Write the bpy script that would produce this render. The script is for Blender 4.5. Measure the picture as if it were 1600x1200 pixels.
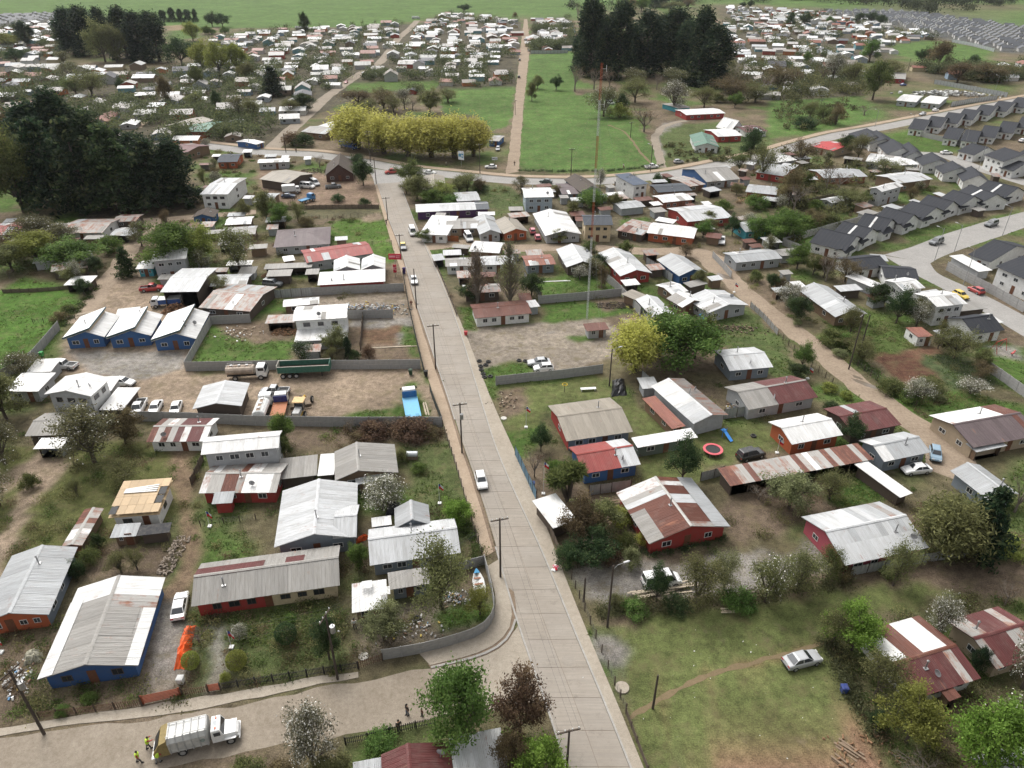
import bpy, bmesh, math, random
import numpy as np
from mathutils import Vector, Matrix

# ------------------------------------------------------------------ camera, world, sun
sc = bpy.context.scene
for _o in list(bpy.data.objects): bpy.data.objects.remove(_o)
FPX = 1130.0                       # focal length in pixels of the 1600x1200 photograph
YH = -80.0                         # row of the true horizon
HC = 68.0                          # camera height above ground, metres
TH = math.atan((600.0 - YH) / FPX)
CT, ST = math.cos(TH), math.sin(TH)
cam_d = bpy.data.cameras.new("camera")
cam = bpy.data.objects.new("camera", cam_d)
sc.collection.objects.link(cam)
cam.location = (0, 0, HC)
cam.rotation_euler = (math.pi / 2 - TH, 0, 0)
cam_d.sensor_width = 36.0
cam_d.lens = FPX / 1600.0 * 36.0
cam_d.clip_start = 1.0
cam_d.clip_end = 12000.0
sc.camera = cam

SUN_EL = math.radians(54)
SUN_DIR = Vector((-0.50, 0.80, 0)).normalized()       # horizontal direction towards the sun
world = bpy.data.worlds.new("World")
sc.world = world
world.use_nodes = True
_nt = world.node_tree
_nt.nodes.clear()
_sky = _nt.nodes.new("ShaderNodeTexSky")
_sky.sky_type = 'NISHITA'
_sky.sun_disc = False
_sky.sun_elevation = SUN_EL
_sky.sun_rotation = math.atan2(SUN_DIR.x, SUN_DIR.y)
_sky.air_density = 1.0
_sky.dust_density = 6.0
_hs = _nt.nodes.new("ShaderNodeHueSaturation")
_hs.inputs['Saturation'].default_value = 0.12          # thin cloud cover: the sky is almost white
_bg = _nt.nodes.new("ShaderNodeBackground")
_bg.inputs['Strength'].default_value = 0.15
_wo = _nt.nodes.new("ShaderNodeOutputWorld")
_nt.links.new(_sky.outputs[0], _hs.inputs['Color'])
_nt.links.new(_hs.outputs[0], _bg.inputs['Color'])
_nt.links.new(_bg.outputs[0], _wo.inputs['Surface'])

sun_d = bpy.data.lights.new("sun", 'SUN')
sun_d.energy = 0.75
sun_d.angle = math.radians(28)
sun_d.color = (1.0, 0.945, 0.865)
sun = bpy.data.objects.new("sun", sun_d)
sc.collection.objects.link(sun)
_sv = Vector((SUN_DIR.x * math.cos(SUN_EL), SUN_DIR.y * math.cos(SUN_EL), math.sin(SUN_EL)))
sun.rotation_euler = _sv.to_track_quat('Z', 'Y').to_euler()
sun.location = (0, 100, 200)

sc.render.engine = 'CYCLES'
sc.view_settings.view_transform = 'Standard'
sc.view_settings.look = 'None'
sc.view_settings.gamma = 1.0
sc.view_settings.exposure = 0.64
sc.cycles.max_bounces = 5
sc.cycles.diffuse_bounces = 2
sc.cycles.glossy_bounces = 2
sc.cycles.transmission_bounces = 3
sc.cycles.volume_bounces = 0
sc.cycles.transparent_max_bounces = 6
sc.cycles.caustics_reflective = False
sc.cycles.caustics_refractive = False

RND = random.Random(7)
COL = sc.collection

# ------------------------------------------------------------------ pixel <-> ground
def G(px, py, z=0.0):
    """ground (or height z) point seen at a pixel of the 1600x1200 photograph"""
    u = (px - 800.0) / FPX; v = (py - 600.0) / FPX
    t = (HC - z) / (ST + v * CT)
    return Vector((u * t, (CT - v * ST) * t, z))

def PX(p):
    q = HC - p[2]
    zc = p[1] * CT + q * ST
    return (800.0 + FPX * p[0] / zc, 600.0 + FPX * (q * CT - p[1] * ST) / zc)

def scale_at(py):                   # pixels per metre at a ground row
    return CT * (py - YH) / HC

def height_for(gy, top_py):         # height above ground point (depth gy) that is seen at row top_py
    v = (top_py - 600.0) / FPX
    return HC - gy * (ST + v * CT) / (CT - v * ST)

# ------------------------------------------------------------------ materials
MATS = {}
def new_mat(name):
    m = bpy.data.materials.new(name); m.use_nodes = True
    nt = m.node_tree; nt.nodes.clear()
    out = nt.nodes.new("ShaderNodeOutputMaterial")
    b = nt.nodes.new("ShaderNodeBsdfPrincipled")
    nt.links.new(b.outputs[0], out.inputs['Surface'])
    return m, nt, b, out

def nd(nt, t, **kw):
    n = nt.nodes.new(t)
    for k, v in kw.items():
        if k in n.inputs: n.inputs[k].default_value = v
        else: setattr(n, k, v)
    return n

def noise(nt, coord, scale, detail=3, rough=0.6, dist=0.0):
    n = nd(nt, "ShaderNodeTexNoise", Scale=scale, Detail=detail, Roughness=rough, Distortion=dist)
    if coord is not None: nt.links.new(coord, n.inputs['Vector'])
    return n.outputs['Fac']

def ramp(nt, fac, stops):
    r = nt.nodes.new("ShaderNodeValToRGB")
    el = r.color_ramp.elements
    while len(el) < len(stops): el.new(0.5)
    for e, (p, c) in zip(el, stops):
        e.position = p
        e.color = (c, c, c, 1) if isinstance(c, (int, float)) else (c[0], c[1], c[2], 1)
    nt.links.new(fac, r.inputs[0])
    return r.outputs[0]

def mixc(nt, fac, a, b, mode='MIX'):
    m = nt.nodes.new("ShaderNodeMix"); m.data_type = 'RGBA'; m.blend_type = mode
    for s, v in ((m.inputs[0], fac), (m.inputs[6], a), (m.inputs[7], b)):
        if isinstance(v, (int, float)): s.default_value = v
        elif isinstance(v, (tuple, list)): s.default_value = (v[0], v[1], v[2], 1)
        else: nt.links.new(v, s)
    return m.outputs[2]

def math_n(nt, op, a, b=0.0, c=None):
    m = nt.nodes.new("ShaderNodeMath"); m.operation = op
    for i, v in enumerate((a, b, c)):
        if v is None: continue
        if isinstance(v, (int, float)): m.inputs[i].default_value = v
        else: nt.links.new(v, m.inputs[i])
    return m.outputs[0]

def bump(nt, bsdf, h, strength=0.4, dist=0.05):
    b = nd(nt, "ShaderNodeBump", Strength=strength, Distance=dist)
    nt.links.new(h, b.inputs['Height']); nt.links.new(b.outputs[0], bsdf.inputs['Normal'])

def flat(name, c, rough=0.7, metal=0.0, var=0.25, scale=3.0, spec=0.3):
    """plain paint / wood / metal with a little blotchy wear"""
    if name in MATS: return MATS[name]
    m, nt, b, out = new_mat(name)
    tc = nt.nodes.new("ShaderNodeTexCoord")
    f = noise(nt, tc.outputs['Object'], scale, 4, 0.65)
    col = mixc(nt, ramp(nt, f, [(0.3, 0.0), (0.7, 1.0)]), tuple(x * (1 - var) for x in c), tuple(min(1, x * (1 + var * 0.6)) for x in c))
    nt.links.new(col, b.inputs['Base Color'])
    b.inputs['Roughness'].default_value = rough
    b.inputs['Metallic'].default_value = metal
    b.inputs['Specular IOR Level'].default_value = spec
    MATS[name] = m
    return m

def wall_mat(c):
    """painted board wall of colour c: board joints, streaks, dirt near random spots"""
    key = "wall_%03d_%03d_%03d" % tuple(int(x * 255) for x in c)
    if key in MATS: return MATS[key]
    m, nt, b, out = new_mat(key)
    tc = nt.nodes.new("ShaderNodeTexCoord")
    sep = nt.nodes.new("ShaderNodeSeparateXYZ"); nt.links.new(tc.outputs['Object'], sep.inputs[0])
    fr = math_n(nt, 'FRACT', math_n(nt, 'MULTIPLY', sep.outputs[2], 1 / 0.24))
    joint = math_n(nt, 'LESS_THAN', fr, 0.10)
    f = noise(nt, tc.outputs['Object'], 1.3, 5, 0.7)
    dirt = ramp(nt, f, [(0.40, 0.0), (0.72, 0.62)])
    col = mixc(nt, dirt, c, (c[0] * .55 + .05, c[1] * .55 + .045, c[2] * .55 + .04))
    col = mixc(nt, math_n(nt, 'MULTIPLY', joint, 0.35), col, tuple(x * .5 for x in c))
    nt.links.new(col, b.inputs['Base Color'])
    b.inputs['Roughness'].default_value = 0.75
    bump(nt, b, joint, -0.3, 0.02)
    MATS[key] = m
    return m

def sheet_mat(name, rust=0.0, metal=0.08, rough=0.55, stripes=True, var=0.16, clean=False):
    """corrugated roofing tinted by the object colour; ribs run down the slope (local y)"""
    if name in MATS: return MATS[name]
    m, nt, b, out = new_mat(name)
    oi = nt.nodes.new("ShaderNodeObjectInfo")
    tc = nt.nodes.new("ShaderNodeTexCoord")
    sep = nt.nodes.new("ShaderNodeSeparateXYZ"); nt.links.new(tc.outputs['Object'], sep.inputs[0])
    off = math_n(nt, 'MULTIPLY', oi.outputs['Random'], 50.0)
    comb = nt.nodes.new("ShaderNodeCombineXYZ")
    nt.links.new(math_n(nt, 'ADD', sep.outputs[0], off), comb.inputs[0])
    nt.links.new(math_n(nt, 'MULTIPLY', sep.outputs[1], 0.16), comb.inputs[1])
    nt.links.new(off, comb.inputs[2])
    streak = noise(nt, comb.outputs[0], 2.2, 5, 0.7)
    comb2 = nt.nodes.new("ShaderNodeCombineXYZ")
    nt.links.new(math_n(nt, 'ADD', sep.outputs[0], off), comb2.inputs[0])
    nt.links.new(sep.outputs[1], comb2.inputs[1]); nt.links.new(off, comb2.inputs[2])
    blot = noise(nt, comb2.outputs[0], 0.55, 5, 0.65)
    base = oi.outputs['Color']
    if stripes:
        sid = math_n(nt, 'FLOOR', math_n(nt, 'MULTIPLY', math_n(nt, 'ADD', sep.outputs[0], off), 1 / 0.95))
        wn = nd(nt, "ShaderNodeTexWhiteNoise", noise_dimensions='1D'); nt.links.new(sid, wn.inputs['W'])
        sv = math_n(nt, 'MULTIPLY_ADD', wn.outputs['Value'], var * 1.5, 1 - var)
        base = mixc(nt, 1.0, base, ramp(nt, sv, [(0, 0.0), (1, 1.0)]), 'MULTIPLY')
        fr = math_n(nt, 'FRACT', math_n(nt, 'MULTIPLY', math_n(nt, 'ADD', sep.outputs[0], off), 1 / 0.95))
        base = mixc(nt, math_n(nt, 'MULTIPLY', math_n(nt, 'LESS_THAN', fr, 0.07), 0.35), base, (0.12, 0.11, 0.10))
    if clean: b.inputs['Specular IOR Level'].default_value = 0.15
    base = mixc(nt, ramp(nt, streak, [(0.35, 0.42), (0.62, 0.0)]), base, mixc(nt, 1.0, base, (0.55, 0.52, 0.48), 'MULTIPLY') if not clean else (0.05, 0.05, 0.052))
    base = mixc(nt, ramp(nt, blot, [(0.5, 0.0), (0.85, 0.3)]), base, (0.25, 0.225, 0.195) if not clean else (0.065, 0.065, 0.068))
    if rust > 0:
        rn = math_n(nt, 'MULTIPLY_ADD', streak, 0.5, math_n(nt, 'MULTIPLY', blot, 0.5))
        rm = ramp(nt, rn, [(0.62 - 0.22 * rust, 0.0), (0.72 - 0.18 * rust, 0.9)])
        base = mixc(nt, rm, base, mixc(nt, streak, (0.17, 0.055, 0.03), (0.30, 0.13, 0.075)))
    nt.links.new(base, b.inputs['Base Color'])
    b.inputs['Roughness'].default_value = rough
    b.inputs['Metallic'].default_value = metal
    if not clean: b.inputs['Specular IOR Level'].default_value = 0.28
    rib = math_n(nt, 'SINE', math_n(nt, 'MULTIPLY', sep.outputs[0], 2 * math.pi / 0.24))
    bump(nt, b, rib, 0.35, 0.02)
    MATS[name] = m
    return m

def leaf_mat():
    if 'leaf' in MATS: return MATS['leaf']
    m, nt, b, out = new_mat('leaf')
    oi = nt.nodes.new("ShaderNodeObjectInfo")
    at = nt.nodes.new("ShaderNodeAttribute"); at.attribute_name = 'rnd'
    v = ramp(nt, at.outputs['Fac'], [(0.0, 0.55), (0.5, 1.3), (1.0, 2.1)])
    col = mixc(nt, 1.0, oi.outputs['Color'], v, 'MULTIPLY')
    col = mixc(nt, ramp(nt, at.outputs['Fac'], [(0.55, 0.0), (1.0, 0.28)]), col, (0.30, 0.27, 0.10))
    hs = nt.nodes.new("ShaderNodeHueSaturation")
    nt.links.new(math_n(nt, 'MULTIPLY_ADD', oi.outputs['Random'], 0.03, 0.485), hs.inputs['Hue'])
    nt.links.new(math_n(nt, 'MULTIPLY_ADD', oi.outputs['Random'], 0.3, 0.85), hs.inputs['Value'])
    nt.links.new(col, hs.inputs['Color'])
    nt.links.new(hs.outputs[0], b.inputs['Base Color'])
    b.inputs['Roughness'].default_value = 0.7
    b.inputs['Specular IOR Level'].default_value = 0.2
    tr = nt.nodes.new("ShaderNodeBsdfTranslucent"); nt.links.new(hs.outputs[0], tr.inputs['Color'])
    mx = nt.nodes.new("ShaderNodeMixShader"); mx.inputs[0].default_value = 0.50
    nt.links.new(b.outputs[0], mx.inputs[1]); nt.links.new(tr.outputs[0], mx.inputs[2])
    nt.links.new(mx.outputs[0], out.inputs['Surface'])
    MATS['leaf'] = m
    return m

def oc_mat(name, rough=0.35, metal=0.0, coat=0.0, spec=0.5):
    """smooth paint tinted by the object colour"""
    if name in MATS: return MATS[name]
    m, nt, b, out = new_mat(name)
    oi = nt.nodes.new("ShaderNodeObjectInfo")
    tc = nt.nodes.new("ShaderNodeTexCoord")
    f = noise(nt, tc.outputs['Object'], 2.5, 4, 0.6)
    col = mixc(nt, ramp(nt, f, [(0.4, 0.0), (0.8, 0.3)]), oi.outputs['Color'], (0.25, 0.22, 0.18))
    nt.links.new(col, b.inputs['Base Color'])
    b.inputs['Roughness'].default_value = rough
    b.inputs['Metallic'].default_value = metal
    b.inputs['Coat Weight'].default_value = coat
    b.inputs['Specular IOR Level'].default_value = spec
    MATS[name] = m
    return m

def glass_mat():
    if 'glass' in MATS: return MATS['glass']
    m, nt, b, out = new_mat('glass')
    tc = nt.nodes.new("ShaderNodeTexCoord")
    oi = nt.nodes.new("ShaderNodeObjectInfo")
    f = noise(nt, tc.outputs['Object'], 1.5, 2)
    c = mixc(nt, oi.outputs['Random'], (0.015, 0.018, 0.022), (0.06, 0.065, 0.07))
    nt.links.new(c, b.inputs['Base Color'])
    b.inputs['Roughness'].default_value = 0.08
    b.inputs['Specular IOR Level'].default_value = 0.6
    MATS['glass'] = m
    return m

SHEET = sheet_mat('sheet', 0.0)
SHEET_R = sheet_mat('sheet_rusty', 0.75)
SHEET_N = sheet_mat('sheet_single', 0.12, stripes=False)
SHEET_NR = sheet_mat('sheet_single_rusty', 0.6, stripes=False)
SHINGLE = sheet_mat('shingle', 0.0, metal=0.0, rough=0.75, var=0.06, clean=True)
PAINT = oc_mat('paint', 0.28, 0.0, 0.6)
MATTE = oc_mat('matte', 0.7, 0.0, 0.0, 0.3)
WALL_OC = oc_mat('wall_tint', 0.8, 0.0, 0.0, 0.3)
GLASS = glass_mat()
LEAF = leaf_mat()
BARK = flat('bark', (0.10, 0.08, 0.065), 0.9, 0, 0.35, 6)
PALEBARK = flat('pale_bark', (0.20, 0.17, 0.14), 0.9, 0, 0.3, 6)
BLOSSOM = flat('blossom', (0.72, 0.70, 0.64), 0.8, 0, 0.1)
FRAME_W = flat('frame_white', (0.72, 0.72, 0.70), 0.6)
FRAME_D = flat('frame_dark', (0.10, 0.075, 0.06), 0.6)
RUBBER = flat('rubber', (0.02, 0.02, 0.02), 0.85)
RIM = flat('rim', (0.42, 0.42, 0.42), 0.4, 0.5)
STEEL = flat('steel', (0.35, 0.35, 0.35), 0.45, 0.6)
DARK = flat('dark_trim', (0.03, 0.03, 0.03), 0.6)
WOOD = flat('wood', (0.22, 0.16, 0.11), 0.85, 0, 0.35)
DARKWOOD = flat('dark_wood', (0.085, 0.065, 0.05), 0.9, 0, 0.35)
POLEWOOD = flat('pole_wood', (0.075, 0.06, 0.05), 0.9, 0, 0.3)
CONC_WALL = flat('concrete_wall', (0.33, 0.325, 0.315), 0.9, 0, 0.22, 1.2)
ZINC = flat('zinc', (0.42, 0.44, 0.45), 0.45, 0.35, 0.22, 1.5)
DOORM = flat('door_wood', (0.16, 0.07, 0.04), 0.6)

# ------------------------------------------------------------------ mesh helpers
class MB:
    """collects boxes, prisms and tubes into one mesh"""
    def __init__(s): s.v = []; s.f = []; s.m = []
    def add(s, verts, faces, mi=0):
        o = len(s.v); s.v.extend([tuple(p) for p in verts])
        s.f.extend([tuple(i + o for i in f) for f in faces]); s.m.extend([mi] * len(faces)); return s
    def box(s, x0, x1, y0, y1, z0, z1, mi=0):
        v = [(x0, y0, z0), (x1, y0, z0), (x1, y1, z0), (x0, y1, z0), (x0, y0, z1), (x1, y0, z1), (x1, y1, z1), (x0, y1, z1)]
        return s.add(v, [(3, 2, 1, 0), (4, 5, 6, 7), (0, 1, 5, 4), (1, 2, 6, 5), (2, 3, 7, 6), (3, 0, 4, 7)], mi)
    def bar(s, a, b, r0, r1=None, n=4, mi=0, cap=True):
        a = Vector(a); b = Vector(b); r1 = r0 if r1 is None else r1
        d = (b - a)
        if d.length < 1e-6: return s
        d.normalize()
        u = d.orthogonal().normalized(); w = d.cross(u)
        v = []
        for p, r in ((a, r0), (b, r1)):
            for i in range(n):
                t = 2 * math.pi * i / n
                v.append(p + u * (r * math.cos(t)) + w * (r * math.sin(t)))
        f = [(i, (i + 1) % n, n + (i + 1) % n, n + i) for i in range(n)]
        if cap: f += [tuple(range(n - 1, -1, -1)), tuple(range(n, 2 * n))]
        return s.add(v, f, mi)
    def cyl(s, c, axis, r, l, n=12, mi=0, r1=None):
        c = Vector(c); ax = Vector(axis).normalized()
        return s.bar(c - ax * l / 2, c + ax * l / 2, r, r1, n, mi)
    def loft(s, rings, mi=0, cap=True):
        n = len(rings[0]); o = len(s.v); f = []
        for k in range(len(rings) - 1):
            for i in range(n):
                f.append((k * n + i, k * n + (i + 1) % n, (k + 1) * n + (i + 1) % n, (k + 1) * n + i))
        if cap:
            f.append(tuple(range(n - 1, -1, -1)))
            f.append(tuple(range((len(rings) - 1) * n, len(rings) * n)))
        return s.add([p for r in rings for p in r], f, mi)
    def mesh(s, name, mats):
        me = bpy.data.meshes.new(name)
        me.from_pydata(s.v, [], s.f)
        for m in (mats if isinstance(mats, (list, tuple)) else [mats]): me.materials.append(m)
        if any(s.m): me.polygons.foreach_set('material_index', s.m)
        me.update()
        return me

def ob(name, data, parent=None, loc=(0, 0, 0), rz=0.0, scale=None, color=None):
    o = bpy.data.objects.new(name, data)
    COL.objects.link(o)
    o.location = loc
    if rz: o.rotation_euler = (0, 0, rz)
    if scale is not None: o.scale = scale
    if color is not None: o.color = (color[0], color[1], color[2], 1)
    if parent is not None: o.parent = parent
    return o

LABELS = []          # (object, label) checked for repeats at the end
REFS = []            # (label, px, py) landmarks that other labels may refer to
def tag(o, label, cat, group=None, ref=None):
    o['label'] = label; o['category'] = cat
    if group: o['group'] = group
    LABELS.append(o)
    if ref: REFS.append((label, ref[0], ref[1]))
    return o
def structure(o): o['kind'] = 'structure'; return o
def stuff(o, label=None, cat=None):
    o['kind'] = 'stuff'
    if label: o['label'] = label; o['category'] = cat
    return o

def rel_label(look, px, py, maxw=16):
    """'<look> left of the <nearest landmark>'"""
    cands = sorted((math.hypot(px - x, (py - y) * 1.3), lab, x, y) for lab, x, y in REFS if lab)
    _, lab, x, y = next(c for c in cands if len(look.split()) + len(c[1].split()) + 4 <= 15)
    dx, dy = px - x, py - y
    if abs(dx) > abs(dy): r = 'right of' if dx > 0 else 'left of'
    else: r = 'in front of' if dy > 0 else 'behind'
    return "%s %s the %s" % (look, r, lab)

def finish_labels():
    """labels that came out alike are told apart by their order from the left"""
    by = {}
    for o in LABELS: by.setdefault(o['label'], []).append(o)
    names = {2: ['left-hand', 'right-hand'], 3: ['leftmost', 'middle', 'rightmost']}
    ordn = ['leftmost', 'second-from-left', 'third-from-left', 'fourth-from-left', 'fifth-from-left', 'sixth-from-left', 'seventh-from-left', 'eighth-from-left', 'ninth-from-left', 'tenth-from-left']
    for lab, os_ in by.items():
        if len(os_) < 2: continue
        os_.sort(key=lambda o: PX(o.matrix_basis.translation)[0])
        n = len(os_)
        for i, o in enumerate(os_):
            w = names[n][i] if n in names else (ordn[i] if i < 10 else ('rightmost' if i == n - 1 else '%d%s-from-left' % (i + 1, {1: 'st', 2: 'nd', 3: 'rd'}.get((i + 1) % 10 if (i + 1) // 10 != 1 else 0, 'th'))))
            o['label'] = w + ' ' + lab

BOXES = {}
def box_mesh(mat):
    """unit box, base at z=0, bevelled top edges"""
    k = mat.name
    if k not in BOXES:
        mb = MB(); c = 0.08
        r = lambda e, z: [(-.5 + e, -.5 + e, z), (.5 - e, -.5 + e, z), (.5 - e, .5 - e, z), (-.5 + e, .5 - e, z)]
        mb.loft([r(0, 0), r(0, 1 - c), r(c, 1)])
        BOXES[k] = mb.mesh('block_' + k, mat)
    return BOXES[k]
HAZE = True
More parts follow.
